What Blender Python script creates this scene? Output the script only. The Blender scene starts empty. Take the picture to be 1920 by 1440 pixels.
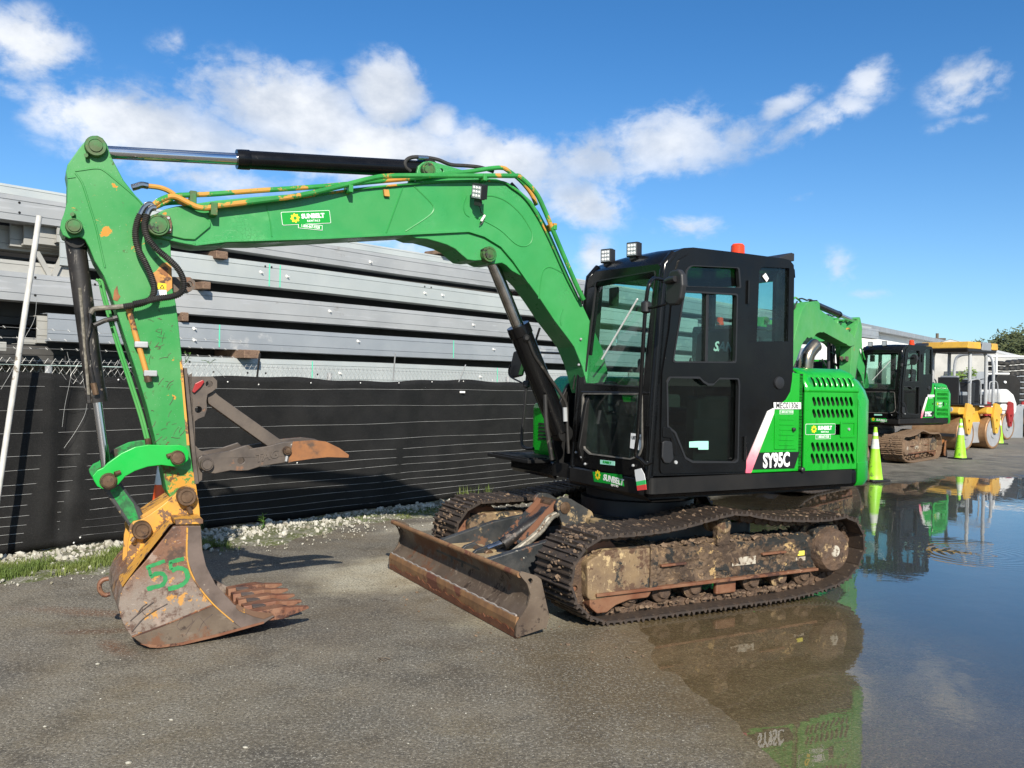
import bpy, bmesh, math, random
import numpy as np
from mathutils import Vector, Matrix, Euler
from mathutils.geometry import tessellate_polygon
random.seed(7); rng = np.random.default_rng(7)
R = math.radians
sc = bpy.context.scene
COL = sc.collection

# ------------------------------------------------------------------ camera
cam_d = bpy.data.cameras.new('camera'); cam = bpy.data.objects.new('camera', cam_d); COL.objects.link(cam)
cam_d.sensor_width = 36; cam_d.lens = 36*1650/1920; cam_d.clip_start = .05; cam_d.clip_end = 3000
cam.location = (0, 0, 1.6)
cam.rotation_euler = (Matrix.Rotation(R(90)-.00303, 3, 'X') @ Matrix.Rotation(.0192, 3, 'Z')).to_euler()
sc.camera = cam
sc.view_settings.view_transform = 'Standard'; sc.view_settings.look = 'None'
sc.view_settings.exposure = .42; sc.view_settings.gamma = 1; sc.view_settings.use_curve_mapping = False
sc.render.resolution_x = 1024; sc.render.resolution_y = 768
try:
    sc.cycles.max_bounces = 8; sc.cycles.transparent_max_bounces = 24; sc.cycles.caustics_reflective = False
    sc.cycles.caustics_refractive = False; sc.cycles.sample_clamp_indirect = 8
except Exception: pass

# ------------------------------------------------------------------ node helpers
class NT:
    def __init__(s, tree):
        s.t = tree; s.N = tree.nodes; s.L = tree.links
    def put(s, sock, v):
        if isinstance(v, bpy.types.NodeSocket): s.L.new(v, sock)
        elif v is not None:
            if isinstance(v, (tuple, list)) and len(v) == 3 and sock.type == 'RGBA': v = (*v, 1)
            sock.default_value = v
    def math(s, op, a, b=None, clamp=False):
        n = s.N.new('ShaderNodeMath'); n.operation = op; n.use_clamp = clamp
        s.put(n.inputs[0], a); s.put(n.inputs[1], b); return n.outputs[0]
    def vmath(s, op, a, b=None):
        n = s.N.new('ShaderNodeVectorMath'); n.operation = op
        s.put(n.inputs[0], a); s.put(n.inputs[1], b)
        return n.outputs['Value'] if op in ('LENGTH', 'DOT_PRODUCT', 'DISTANCE') else n.outputs[0]
    def coord(s, kind='Object', scale=None):
        n = s.N.new('ShaderNodeTexCoord'); o = n.outputs[kind]
        if scale:
            m = s.N.new('ShaderNodeMapping'); s.L.new(o, m.inputs[0]); m.inputs['Scale'].default_value = scale; o = m.outputs[0]
        return o
    def noise(s, scale, detail=4, rough=.55, vec=None, dist=0, out=0):
        n = s.N.new('ShaderNodeTexNoise'); n.inputs['Scale'].default_value = scale; n.inputs['Detail'].default_value = detail
        n.inputs['Roughness'].default_value = rough; n.inputs['Distortion'].default_value = dist
        s.put(n.inputs['Vector'], vec if vec is not None else s.coord()); return n.outputs[out]
    def voro(s, scale, feat='F1', vec=None, rand=1):
        n = s.N.new('ShaderNodeTexVoronoi'); n.feature = feat; n.inputs['Scale'].default_value = scale
        n.inputs['Randomness'].default_value = rand
        s.put(n.inputs['Vector'], vec if vec is not None else s.coord()); return n.outputs['Distance']
    def ramp(s, v, lo, hi, a=0., b=1.):
        n = s.N.new('ShaderNodeMapRange'); n.interpolation_type = 'SMOOTHSTEP'; s.put(n.inputs[0], v)
        for i, x in enumerate((lo, hi, a, b)): s.put(n.inputs[i+1], x)
        return n.outputs[0]
    def mix(s, f, a, b, mode='MIX'):
        n = s.N.new('ShaderNodeMix'); n.data_type = 'RGBA'; n.blend_type = mode
        s.put(n.inputs[0], f); s.put(n.inputs[6], a); s.put(n.inputs[7], b); return n.outputs[2]
    def sep(s, v):
        n = s.N.new('ShaderNodeSeparateXYZ'); s.put(n.inputs[0], v); return n.outputs
    def comb(s, x, y, z):
        n = s.N.new('ShaderNodeCombineXYZ')
        for i, q in enumerate((x, y, z)): s.put(n.inputs[i], q)
        return n.outputs[0]
    def bump(s, h, strength=.3, dist=.01, nrm=None):
        n = s.N.new('ShaderNodeBump'); n.inputs['Strength'].default_value = strength; n.inputs['Distance'].default_value = dist
        s.put(n.inputs['Height'], h); s.put(n.inputs['Normal'], nrm); return n.outputs[0]

MATS = {}
def newmat(name):
    m = bpy.data.materials.new(name); m.use_nodes = True; m.node_tree.nodes.clear()
    MATS[name] = m; t = NT(m.node_tree); out = t.N.new('ShaderNodeOutputMaterial')
    return m, t, out
def pbsdf(t, out, base, rough=.5, metal=0., nrm=None, spec=.5, coat=0.):
    p = t.N.new('ShaderNodeBsdfPrincipled')
    t.put(p.inputs['Base Color'], base); t.put(p.inputs['Roughness'], rough); t.put(p.inputs['Metallic'], metal)
    t.put(p.inputs['Specular IOR Level'], spec); t.put(p.inputs['Normal'], nrm); t.put(p.inputs['Coat Weight'], coat)
    p.inputs['Coat Roughness'].default_value = .12
    t.L.new(p.outputs[0], out.inputs[0]); return p
def worn(name, base, var=None, vs=1.5, chips=(), rough=.45, rvar=.15, metal=0., bump=.15, bscale=30, bdist=.004, crackle=0, coat=0., speck=0, streak=None, spec=.5):
    """paint or metal: base colour with soft variation, chips = (colour, noise scale, threshold, softness)"""
    m, t, out = newmat(name); c = base
    if var: c = t.mix(t.ramp(t.noise(vs, 5, .6), .35, .65), base, var)
    r = t.ramp(t.noise(4, 4, .6), .3, .7, rough-rvar, rough+rvar)
    if streak:   # thin runs down the surface
        sv = t.coord(scale=streak[3] if len(streak) > 3 else (14, 14, 1.2))
        c = t.mix(t.ramp(t.noise(streak[1], 5, .6, vec=sv), streak[2], streak[2]+.12), c, streak[0])
    for k, (col, s_, th, so) in enumerate(chips):
        big = t.noise(s_*.22, 3, .5, vec=t.vmath('ADD', t.coord(), (3.1*k+1, 7.7*k, 1.3*k)))
        n = t.noise(s_, 8, .68, vec=t.vmath('ADD', t.coord(), (5.3*k, 2.1*k+2, 9.1*k)))
        f = t.ramp(t.math('ADD', t.math('MULTIPLY', n, .6), t.math('MULTIPLY', big, .4)), th, th+so)
        c = t.mix(f, c, col); r = t.math('ADD', r, t.math('MULTIPLY', f, .2))
    if speck:
        c = t.mix(t.ramp(t.voro(55), .12, .05, 0, speck), c, (.5, .55, .5))
    h = t.noise(bscale, 6, .6)
    nrm = t.bump(h, bump, bdist) if bump else None
    if crackle:
        cr = t.ramp(t.voro(crackle, 'DISTANCE_TO_EDGE', vec=t.vmath('ADD', t.coord(), t.vmath('MULTIPLY', t.noise(9, 3, out=1), (.08, .08, .08)))), 0, .035)
        msk = t.ramp(t.noise(1.6, 3), .47, .60, 0, .8)
        crm = t.math('MAXIMUM', cr, t.math('SUBTRACT', 1, msk))
        c = t.mix(t.math('SUBTRACT', 1, crm), c, (base[0]*.62, base[1]*.62, base[2]*.62))
        nrm = t.bump(crm, .5, .004, nrm)
    pbsdf(t, out, c, t.math('MINIMUM', r, 1), metal, nrm, coat=coat, spec=spec)
    return m
def plain(name, base, rough=.5, metal=0., emit=None, spec=.5):
    m, t, out = newmat(name); p = pbsdf(t, out, base, rough, metal, spec=spec)
    if emit: p.inputs['Emission Color'].default_value = (*base, 1); p.inputs['Emission Strength'].default_value = emit
    return m
def glassmat(name, tint, rough=.0, refl=1.0, ior=1.5, dirt=0.0):
    m, t, out = newmat(name)
    tr = t.N.new('ShaderNodeBsdfTransparent'); tr.inputs[0].default_value = (*tint, 1)
    gl = t.N.new('ShaderNodeBsdfGlossy'); gl.inputs['Roughness'].default_value = rough; gl.inputs[0].default_value = (refl, refl, refl, 1)
    fr = t.N.new('ShaderNodeFresnel'); fr.inputs[0].default_value = ior
    gm = t.N.new('ShaderNodeNewGeometry'); ff = t.math('MULTIPLY', fr.outputs[0], t.math('SUBTRACT', 1, gm.outputs['Backfacing']))
    mx = t.N.new('ShaderNodeMixShader'); t.L.new(ff, mx.inputs[0]); t.L.new(tr.outputs[0], mx.inputs[1]); t.L.new(gl.outputs[0], mx.inputs[2])
    o = mx.outputs[0]
    if dirt:
        df = t.N.new('ShaderNodeBsdfDiffuse'); df.inputs[0].default_value = (.35, .38, .36, 1)
        m2 = t.N.new('ShaderNodeMixShader'); t.put(m2.inputs[0], t.ramp(t.noise(6, 5, .7), .4, .8, dirt*.3, dirt)); t.L.new(o, m2.inputs[1]); t.L.new(df.outputs[0], m2.inputs[2]); o = m2.outputs[0]
    t.L.new(o, out.inputs[0]); return m

# ------------------------------------------------------------------ world and sun
SUN_EL = R(32); TO_SUN = Vector((.20*math.cos(SUN_EL), -.98*math.cos(SUN_EL), math.sin(SUN_EL))).normalized()
W = bpy.data.worlds.new('World'); sc.world = W; W.use_nodes = True; W.node_tree.nodes.clear()
t = NT(W.node_tree)
sky = t.N.new('ShaderNodeTexSky'); sky.sky_type = 'NISHITA'; sky.sun_disc = False
sky.sun_elevation = SUN_EL; sky.sun_rotation = math.atan2(TO_SUN.x, TO_SUN.y); sky.altitude = 0; sky.air_density = 1.0; sky.dust_density = .3; sky.ozone_density = 3.0
SKY_K = .10
d = t.coord('Generated'); dx, dy, dz = t.sep(d)[:3]
az = t.math('ARCTAN2', dx, dy); el = t.math('ARCSINE', dz)
tint = t.mix(t.ramp(dz, .0, .42), (.66, .88, 1.08), (.33, .72, 1.02))
skyc = t.mix(1.0, sky.outputs[0], tint, 'MULTIPLY')
vec = t.comb(az, el, 0)
def pxdir(u, v):
    a, b = u-960, v-715; r = .0192
    a, b = (a*math.cos(r)+b*math.sin(r))/1650, (-a*math.sin(r)+b*math.cos(r))/1650
    return math.atan(a), math.atan(-b*math.cos(math.atan(a)))
CL = [  # clouds of the photographed sky: centre, half sizes (pixels of the 1920 photo turned into angles), tilt, weight
 (60, 85, 105, 60, 5, 1.0), (300, 245, 240, 75, 8, 1.05), (560, 215, 230, 85, 10, 1.15), (725, 185, 85, 85, 0, 1.15), (720, 275, 260, 70, 8, 1.1), (950, 310, 190, 75, 14, 1.05), (820, 240, 60, 50, 0, .8),
 (1080, 375, 110, 55, 15, .95), (1250, 270, 200, 75, -8, .86), (1110, 300, 120, 60, 0, .85), (600, 300, 600, 45, 6, .85), (400, 330, 330, 40, 5, .6),
 (120, 215, 90, 45, 0, .7), (320, 85, 50, 30, -20, .45), (1820, 150, 95, 55, -15, .74), (1630, 150, 60, 38, -25, .74), (1465, 200, 80, 26, -25, .72),
 (1540, 225, 150, 34, -22, .66), (1380, 250, 120, 45, -8, .66), (1290, 420, 85, 32, 5, .8), (1565, 505, 45, 45, -30, .62), (1110, 480, 50, 50, 0, .72), (1640, 550, 60, 14, 0, .5), (1800, 230, 80, 16, -8, .42), (700, 430, 300, 60, 8, .6), (1500, 375, 40, 22, 0, .4)]
tot = None
for (u, v, su, sv, rot, w) in CL:
    a0, e0 = pxdir(u, v)
    mp = t.N.new('ShaderNodeMapping'); mp.vector_type = 'TEXTURE'
    t.L.new(vec, mp.inputs[0]); mp.inputs['Location'].default_value = (a0, e0, 0); mp.inputs['Rotation'].default_value = (0, 0, -R(rot))
    mp.inputs['Scale'].default_value = (su/1650*math.cos(a0)**1, sv/1650, 1)
    f = t.ramp(t.vmath('LENGTH', mp.outputs[0]), 1.5, 0, 0, w)
    tot = f if tot is None else t.math('MAXIMUM', tot, f)
nv = t.comb(t.math('MULTIPLY', az, 1.0), t.math('MULTIPLY', el, 1.45), 0)
nz = t.noise(13, 8, .62, vec=nv, dist=.25); nz2 = t.noise(4.5, 4, .5, vec=t.vmath('ADD', nv, (4, 2, 0)))
out_f = t.ramp(t.math('ABSOLUTE', az), .56, .75); hi = t.ramp(el, .85, 1.1)
amb = t.math('MULTIPLY', t.math('MAXIMUM', out_f, hi), t.ramp(t.noise(3.2, 3, .5, vec=nv), .42, .62, 0, .8))
tot = t.math('MAXIMUM', tot, amb)
nz3 = t.noise(46, 5, .6, vec=nv, dist=.4)
dens = t.math('ADD', tot, t.math('ADD', t.math('MULTIPLY', t.math('SUBTRACT', nz, .5), 1.7), t.math('MULTIPLY', t.math('SUBTRACT', nz3, .5), .55)))
alpha = t.ramp(dens, .20, .78)
alpha = t.math('MULTIPLY', alpha, t.ramp(tot, .05, .35))
shade = t.ramp(t.math('ADD', t.math('MULTIPLY', t.noise(9, 6, .6, vec=t.vmath('ADD', nv, (0, .05, 0))), .7), t.math('MULTIPLY', nz2, .3)), .36, .62)
ccol = t.mix(shade, (4.6, 5.1, 5.9), (7.6, 7.8, 8.1))
alpha = t.math('MULTIPLY', alpha, t.ramp(t.math('ADD', t.math('MULTIPLY', nz2, .5), t.math('MULTIPLY', tot, .32)), .33, .58, .55, .97))
fin = t.mix(alpha, skyc, ccol)
# ground-coloured below the horizon
fin = t.mix(t.ramp(dz, -.02, -.06), fin, (1.1, 1.05, .95))
bg = t.N.new('ShaderNodeBackground'); t.L.new(fin, bg.inputs[0]); bg.inputs[1].default_value = SKY_K
wo = t.N.new('ShaderNodeOutputWorld'); t.L.new(bg.outputs[0], wo.inputs[0])
sd = bpy.data.lights.new('sun', 'SUN'); sd.energy = 5.0; sd.angle = R(.53); sd.color = (1, .93, .82)
so = bpy.data.objects.new('sun', sd); COL.objects.link(so); so.rotation_euler = (-TO_SUN).to_track_quat('-Z', 'Y').to_euler(); so.location = (2, -6, 8)

# ------------------------------------------------------------------ materials
GREEN = (.018, .30, .045); ORANGE = (.55, .22, .02); RUST = (.10, .035, .015)
worn('green_paint', (.032, .26, .062), (.052, .31, .092), vs=1.6, chips=[((.09, .36, .12), 3.5, .58, .10), (ORANGE, 13, .655, .01), (RUST, 16, .675, .01)], rough=.38, crackle=42, bump=.08, speck=.0)
worn('green_stick', (.024, .24, .05), (.06, .27, .075), vs=2.5, chips=[((.06, .16, .04), 5, .60, .10), (ORANGE, 10, .60, .012), (RUST, 12, .645, .012), ((.05, .12, .03), 30, .6, .02)], rough=.45, bump=.12, speck=.35)
worn('green_low', (.05, .20, .04), (.12, .2, .03), chips=[((.50, .24, .03), 9, .50, .01), ((.12, .07, .03), 12, .57, .02)], rough=.6, bump=.3)
worn('green_hood', (.005, .31, .014), (.010, .345, .022), vs=1.6, streak=((.006, .25, .014), 3, .55, (5, 5, 1)), rough=.3, bump=.03, bscale=8, coat=.25, chips=[((.01, .2, .02), 6, .66, .03)])
worn('green_link', (.003, .36, .04), (.005, .40, .05), rough=.4, bump=.1, bscale=12, bdist=.01, chips=[((.03, .05, .02), 9, .63, .02)])
worn('green_faded', (.05, .30, .07), (.09, .33, .09), rough=.5, chips=[((.3, .2, .05), 8, .62, .02)], bump=.1)
worn('green_worn', (.015, .09, .03), (.02, .2, .05), vs=25, chips=[((.01, .25, .05), 14, .5, .04), ((.05, .04, .03), 10, .56, .04)], rough=.6, bump=.5)
worn('black_paint', (.0035, .0035, .004), (.006, .006, .006), rough=.22, rvar=.08, bump=.05, bscale=6, bdist=.003, chips=[((.05, .045, .04), 40, .66, .03)], coat=0, spec=.3)
worn('black_matte', (.006, .006, .006), (.012, .011, .010), rough=.6, spec=.3, chips=[((.10, .085, .07), 26, .66, .03)])
worn('black_worn', (.009, .008, .008), (.02, .017, .015), vs=4, rough=.42, streak=((.30, .27, .23), 5, .60, (9, 9, 1.6)), chips=[((.14, .11, .09), 13, .57, .03), ((.38, .35, .31), 26, .61, .04)], bump=.3)
worn('yellow_ear', (.62, .31, .045), (.50, .25, .05), vs=4, chips=[((.16, .09, .05), 18, .53, .015), ((.13, .07, .04), 7, .555, .03), ((.45, .30, .15), 9, .6, .05)], rough=.55, bump=.25)
m, t, out = newmat('bucket_steel')
zz_ = t.sep(t.coord())[2]; n1 = t.noise(2.2, 7, .68)
c = t.mix(t.ramp(t.math('ADD', zz_, t.math('MULTIPLY', t.math('SUBTRACT', n1, .5), 1.0)), .25, .5), (.235, .19, .155), (.19, .095, .055))
c = t.mix(t.ramp(t.noise(9, 8, .7), .50, .62), c, (.10, .055, .038)); c = t.mix(t.ramp(t.noise(5, 8, .7, vec=t.vmath('ADD', t.coord(), (4, 4, 4))), .55, .63, 0, .8), c, (.33, .25, .20))
c = t.mix(t.ramp(t.noise(11, 8, .72, vec=t.vmath('ADD', t.coord(), (1, 7, 4))), .57, .60), c, (.50, .25, .06)); c = t.mix(t.ramp(t.noise(2.6, 6, .7, vec=t.vmath('ADD', t.coord((('Object'))), (8, 1, 2))), .56, .62, 0, .85), c, (.065, .042, .032))
c = t.mix(t.ramp(t.noise(3, 5, .7, vec=t.coord(scale=(9, 9, 30))), .60, .68, 0, .6), c, (.36, .31, .27))
pbsdf(t, out, c, t.ramp(t.noise(6, 4), .3, .7, .42, .72), .12, t.bump(t.noise(24, 7, .7), .5, .006))
worn('bucket_cutter', (.10, .075, .062), (.16, .12, .10), vs=4, chips=[((.22, .10, .06), 7, .60, .03), ((.3, .25, .2), 18, .63, .03)], rough=.5, bump=.3, metal=.2)
worn('rusty_steel', (.16, .06, .03), (.22, .11, .06), vs=6, chips=[((.07, .03, .02), 12, .53, .05), ((.33, .2, .12), 14, .6, .04)], rough=.6, bump=.5, metal=.1)
worn('rust_orange', (.30, .12, .035), (.20, .085, .035), vs=4, chips=[((.08, .055, .04), 7, .52, .1)], rough=.7, bump=.4)
worn('thumb_steel', (.075, .06, .05), (.12, .095, .075), vs=4, chips=[((.22, .11, .06), 9, .57, .05), ((.02, .02, .02), 8, .6, .05), ((.5, .47, .42), 34, .655, .02)], rough=.55, bump=.4, metal=.15)
worn('blade_steel', (.105, .075, .054), (.165, .125, .09), vs=3, streak=((.20, .155, .115), 5, .56, (1.6, 6, 6)), chips=[((.16, .075, .04), 5, .54, .06), ((.045, .03, .022), 9, .555, .04), ((.26, .2, .15), 24, .61, .05)], rough=.5, bump=.35, metal=.25)
worn('blade_edge', (.25, .135, .06), (.17, .09, .045), vs=9, chips=[((.13, .045, .025), 6, .53, .03)], rough=.65, bump=.4)
worn('muddy_steel', (.115, .07, .042), (.06, .038, .026), vs=9, chips=[((.36, .25, .13), 16, .565, .04), ((.04, .028, .02), 11, .56, .04)], rough=.8, bump=1.0, bscale=28, bdist=.02)
worn('track_shoe', (.078, .058, .045), (.045, .035, .029), vs=8, chips=[((.13, .08, .05), 9, .545, .05), ((.36, .27, .18), 30, .575, .03)], rough=.55, bump=.7, bscale=40, metal=.25)
worn('track_dry', (.20, .13, .08), (.14, .09, .055), vs=8, chips=[((.34, .25, .15), 20, .575, .04)], rough=.8, bump=.7, bscale=40)
worn('frame_mud', (.085, .055, .034), (.14, .093, .056), vs=9, chips=[((.018, .019, .018), 7, .505, .035), ((.24, .16, .09), 24, .56, .03), ((.055, .036, .024), 16, .53, .04), ((.40, .27, .12), 13, .595, .02)], rough=.85, bump=1.0, bscale=30, bdist=.02)
worn('cap_mud', (.15, .10, .06), (.22, .15, .08), vs=6, chips=[((.022, .023, .022), 6, .52, .03), ((.46, .34, .18), 12, .56, .04), ((.09, .05, .03), 20, .54, .04)], rough=.7, bump=.7, bscale=26, bdist=.01, streak=((.42, .33, .2), 7, .60, (22, 22, 2)))
worn('dozer_black', (.02, .023, .025), (.05, .05, .048), vs=6, chips=[((.30, .22, .12), 10, .56, .04), ((.15, .075, .04), 6, .585, .03), ((.5, .47, .4), 22, .62, .03)], rough=.5, bump=.4)
worn('pin_steel', (.10, .06, .035), (.16, .10, .06), vs=14, chips=[((.05, .035, .03), 20, .55, .05)], rough=.45, bump=.4, metal=.5)
worn('pin_green', (.03, .16, .035), (.06, .10, .03), vs=14, chips=[((.3, .18, .06), 26, .56, .04), ((.02, .02, .015), 20, .55, .05)], rough=.5, bump=.3)
worn('chrome', (.62, .64, .68), None, rough=.10, rvar=.04, metal=1.0, bump=0)
worn('chrome_dull', (.30, .29, .28), (.42, .40, .38), vs=12, rough=.22, rvar=.06, metal=1.0, bump=.05)
worn('exhaust_steel', (.30, .25, .18), (.42, .36, .26), vs=12, rough=.22, rvar=.08, metal=1.0, bump=.05)
worn('rubber', (.015, .014, .013), (.03, .027, .023), vs=8, rough=.55, bump=.15, chips=[((.10, .085, .065), 30, .6, .05)])
worn('hose_wrap', (.10, .09, .07), (.22, .2, .16), vs=30, rough=.7, bump=.4)
worn('pipe_green', (.03, .27, .05), (.02, .2, .04), vs=6, chips=[((.52, .25, .04), 6, .535, .02)], rough=.42, bump=.1)
worn('pipe_orange', (.55, .27, .05), (.42, .19, .05), vs=7, chips=[((.10, .05, .03), 12, .57, .02)], rough=.5, bump=.1)
worn('galvanised', (.34, .35, .355), (.41, .42, .42), vs=.8, chips=[((.46, .46, .44), 3, .58, .1), ((.26, .25, .235), 7, .6, .1)], rough=.5, metal=.15, bump=.05, bscale=5, streak=((.43, .44, .45), 1.2, .55, (2, 2, 18)))
worn('galvanised_pale', (.43, .46, .45), (.49, .52, .505), vs=.8, chips=[((.36, .37, .36), 3, .63, .1)], rough=.5, metal=.2, bump=.05, bscale=5)
worn('galvanised_blue', (.29, .315, .34), (.35, .375, .395), vs=.8, chips=[((.44, .45, .45), 4, .58, .08)], rough=.45, metal=.15, bump=.05, bscale=5)
worn('galvanised_warm', (.36, .355, .325), (.43, .42, .385), vs=1.4, chips=[((.36, .35, .31), 5, .6, .05)], rough=.6, metal=.1, bump=.05)
worn('timber', (.17, .105, .07), (.26, .17, .11), vs=9, rough=.85, bump=.6, streak=((.08, .05, .035), 12, .5, (1, 12, 12)))
worn('white_paint', (.66, .66, .63), (.72, .72, .70), rough=.5, bump=.05)
worn('white_wall', (.78, .78, .75), (.82, .82, .80), vs=.2, rough=.7, bump=0)
worn('white_pole', (.58, .57, .53), (.46, .45, .42), vs=8, rough=.6, bump=.1, chips=[((.2, .17, .13), 14, .58, .03)])
worn('grey_paint', (.22, .24, .26), (.26, .28, .30), rough=.45, bump=.05)
worn('drum_grey', (.26, .27, .28), (.33, .34, .35), vs=3, rough=.5, bump=.1)
worn('yellow_paint', (.70, .40, .045), (.58, .33, .05), vs=3, rough=.45, bump=.03, chips=[((.30, .2, .1), 6, .58, .06), ((.1, .07, .05), 14, .62, .04)])
worn('red_paint', (.33, .015, .015), (.25, .02, .02), vs=4, rough=.45, bump=.1, chips=[((.1, .02, .02), 6, .6, .04)])
worn('drum_rust', (.24, .13, .06), (.34, .2, .1), vs=5, rough=.5, metal=.3, bump=.15)
worn('cone_lime', (.30, .72, .02), (.34, .68, .05), vs=5, rough=.5, bump=.05, chips=[((.14, .25, .04), 9, .60, .03)])
worn('cone_orange', (.85, .11, .02), None, rough=.5, bump=.05)
worn('cone_white', (.72, .74, .68), (.6, .62, .55), vs=9, rough=.45, bump=.05)
worn('wood_dark', (.10, .07, .05), (.16, .11, .08), rough=.9, bump=.4)
worn('seat_fabric', (.03, .03, .032), (.04, .04, .042), rough=.9, bump=.3)
worn('interior_grey', (.05, .052, .05), (.07, .07, .065), rough=.7, bump=.1)
worn('spray_green', (.018, .20, .06), (.03, .27, .08), vs=16, chips=[((.15, .10, .07), 18, .61, .03)], rough=.6, bump=.2)
worn('weld_grey', (.25, .22, .2), (.34, .3, .27), vs=20, rough=.6, bump=.5)
worn('white_mud', (.36, .31, .24), (.50, .46, .37), vs=12, chips=[((.12, .08, .05), 18, .515, .04)], rough=.7, bump=.4)
worn('leaf_green', (.06, .14, .02), (.10, .20, .03), vs=6, rough=.6, bump=0)
worn('bark', (.09, .07, .05), (.14, .11, .08), rough=.9, bump=.5)
plain('black_void', (.004, .004, .004), .8)
plain('white_decal', (.80, .80, .78), .45); plain('black_decal', (.008, .008, .008), .4); plain('green_decal', (.004, .30, .03), .35)
plain('yellow_decal', (.85, .62, .02), .4); plain('pink_decal', (.72, .10, .16), .5); plain('tag_green', (.05, .6, .15), .5); plain('tag_red', (.8, .07, .06), .5)
plain('mint_paint', (.12, .62, .40), .6); plain('bolt_white', (.75, .74, .70), .5); plain('mint_label', (.35, .72, .58), .5)
plain('plastic_black', (.015, .015, .016), .45); plain('lamp_face', (.30, .33, .35), .12); plain('lens_amber', (.75, .055, .008), .2); plain('lens_orange', (.9, .3, .02), .25)
plain('mirror_back', (.02, .02, .021), .5); plain('mirror_glass', (.55, .6, .6), .05, 1.0); plain('dark_metal', (.03, .03, .032), .5, .3); plain('wire', (.42, .42, .40), .5, .5)
worn('wire_white', (.26, .26, .25), (.44, .44, .42), vs=2.5, rough=.6, bump=0, chips=[((.10, .10, .10), 2, .56, .05)]); plain('pale_yellow', (.8, .72, .1), .6)
m, t, out = newmat('stripe_fade')   # white band whose paint reddens towards its foot
zf = t.ramp(t.math('ADD', t.sep(t.coord())[2], t.math('MULTIPLY', t.noise(20), .12)), 1.36, 1.02)
pbsdf(t, out, t.mix(zf, (.78, .76, .72), (.70, .13, .2)), .5)
glassmat('cab_glass', (.78, .91, .87), refl=.95, ior=1.5, dirt=.04)
glassmat('side_glass', (.70, .85, .81), refl=.95, ior=1.5, dirt=.02)
glassmat('dark_glass', (.42, .52, .49), refl=.9, ior=1.5, dirt=.01)
# ------------------------------------------------------------------ survey helpers: a pixel of the 1920x1440 photo to a point on a real plane of the place
C0 = np.array([1.049, 7.256]); _a = R(61.5)
FW = np.array([-math.sin(_a), -math.cos(_a)]); LF = np.array([math.cos(_a), -math.sin(_a)])
P0 = np.array([-3.115, 8.915]); _f = R(41.4); DD = np.array([math.sin(_f), math.cos(_f)]); NN = np.array([-math.cos(_f), math.sin(_f)])
def _ray(u, v):
    a, b = u-960, v-715; r = .0192
    return (a*math.cos(r)+b*math.sin(r))/1650, (-a*math.sin(r)+b*math.cos(r))/1650
def EY(u, v, y):          # excavator side plane -> (x, z)
    a, b = _ray(u, v); d_ = np.array([a, 1.]); t_ = (C0@LF+y)/(d_@LF); return (float((t_*d_-C0)@FW), float(1.6-b*t_))
def EX(u, v, x):          # excavator cross plane -> (y, z)
    a, b = _ray(u, v); d_ = np.array([a, 1.]); t_ = (C0@FW+x)/(d_@FW); return (float((t_*d_-C0)@LF), float(1.6-b*t_))
def FBK(u, v, n):         # plane parallel to the fence -> (s, z)
    a, b = _ray(u, v); d_ = np.array([a, 1.]); t_ = (P0@NN+n)/(d_@NN); return (float((t_*d_-P0)@DD), float(1.6-b*t_))
def GR(u, v, z=0):
    a, b = _ray(u, v); t_ = (1.6-z)/b; return (a*t_, t_)
def DEP(u, v, Y):         # at depth Y -> world (X, z)
    a, b = _ray(u, v); return (a*Y, 1.6-b*Y)
def OY(pts, y): return [EY(u, v, y) for u, v in pts]
def OF(pts, n): return [FBK(u, v, n) for u, v in pts]

# ------------------------------------------------------------------ mesh helpers
def link(me, name, mat, parent=None, smooth=False, bev=0, seg=2, label=None):
    o = bpy.data.objects.new(name, me); COL.objects.link(o)
    for mm in (mat if isinstance(mat, (list, tuple)) else [mat]): me.materials.append(MATS[mm])
    if parent: o.parent = parent
    if smooth:
        me.shade_smooth()
        if smooth == 'auto':
            try: me.set_sharp_from_angle(angle=R(35))
            except Exception: pass
    if bev:
        b = o.modifiers.new('bevel', 'BEVEL'); b.width = bev; b.segments = seg; b.limit_method = 'ANGLE'; b.angle_limit = R(40); b.harden_normals = False
    if label: o['label'] = label
    return o
def mk(name, verts, faces, mat, parent=None, fix=True, **k):
    me = bpy.data.meshes.new(name); me.from_pydata([tuple(v) for v in verts], [], [tuple(f) for f in faces]); me.validate()
    if fix:
        bm = bmesh.new(); bm.from_mesh(me); bmesh.ops.recalc_face_normals(bm, faces=bm.faces); bm.to_mesh(me); bm.free()
    return link(me, name, mat, parent, **k)
MAP = {'xz': lambda a, b, t: (a, t, b), 'yz': lambda a, b, t: (t, a, b), 'xy': lambda a, b, t: (a, b, t)}
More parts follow.
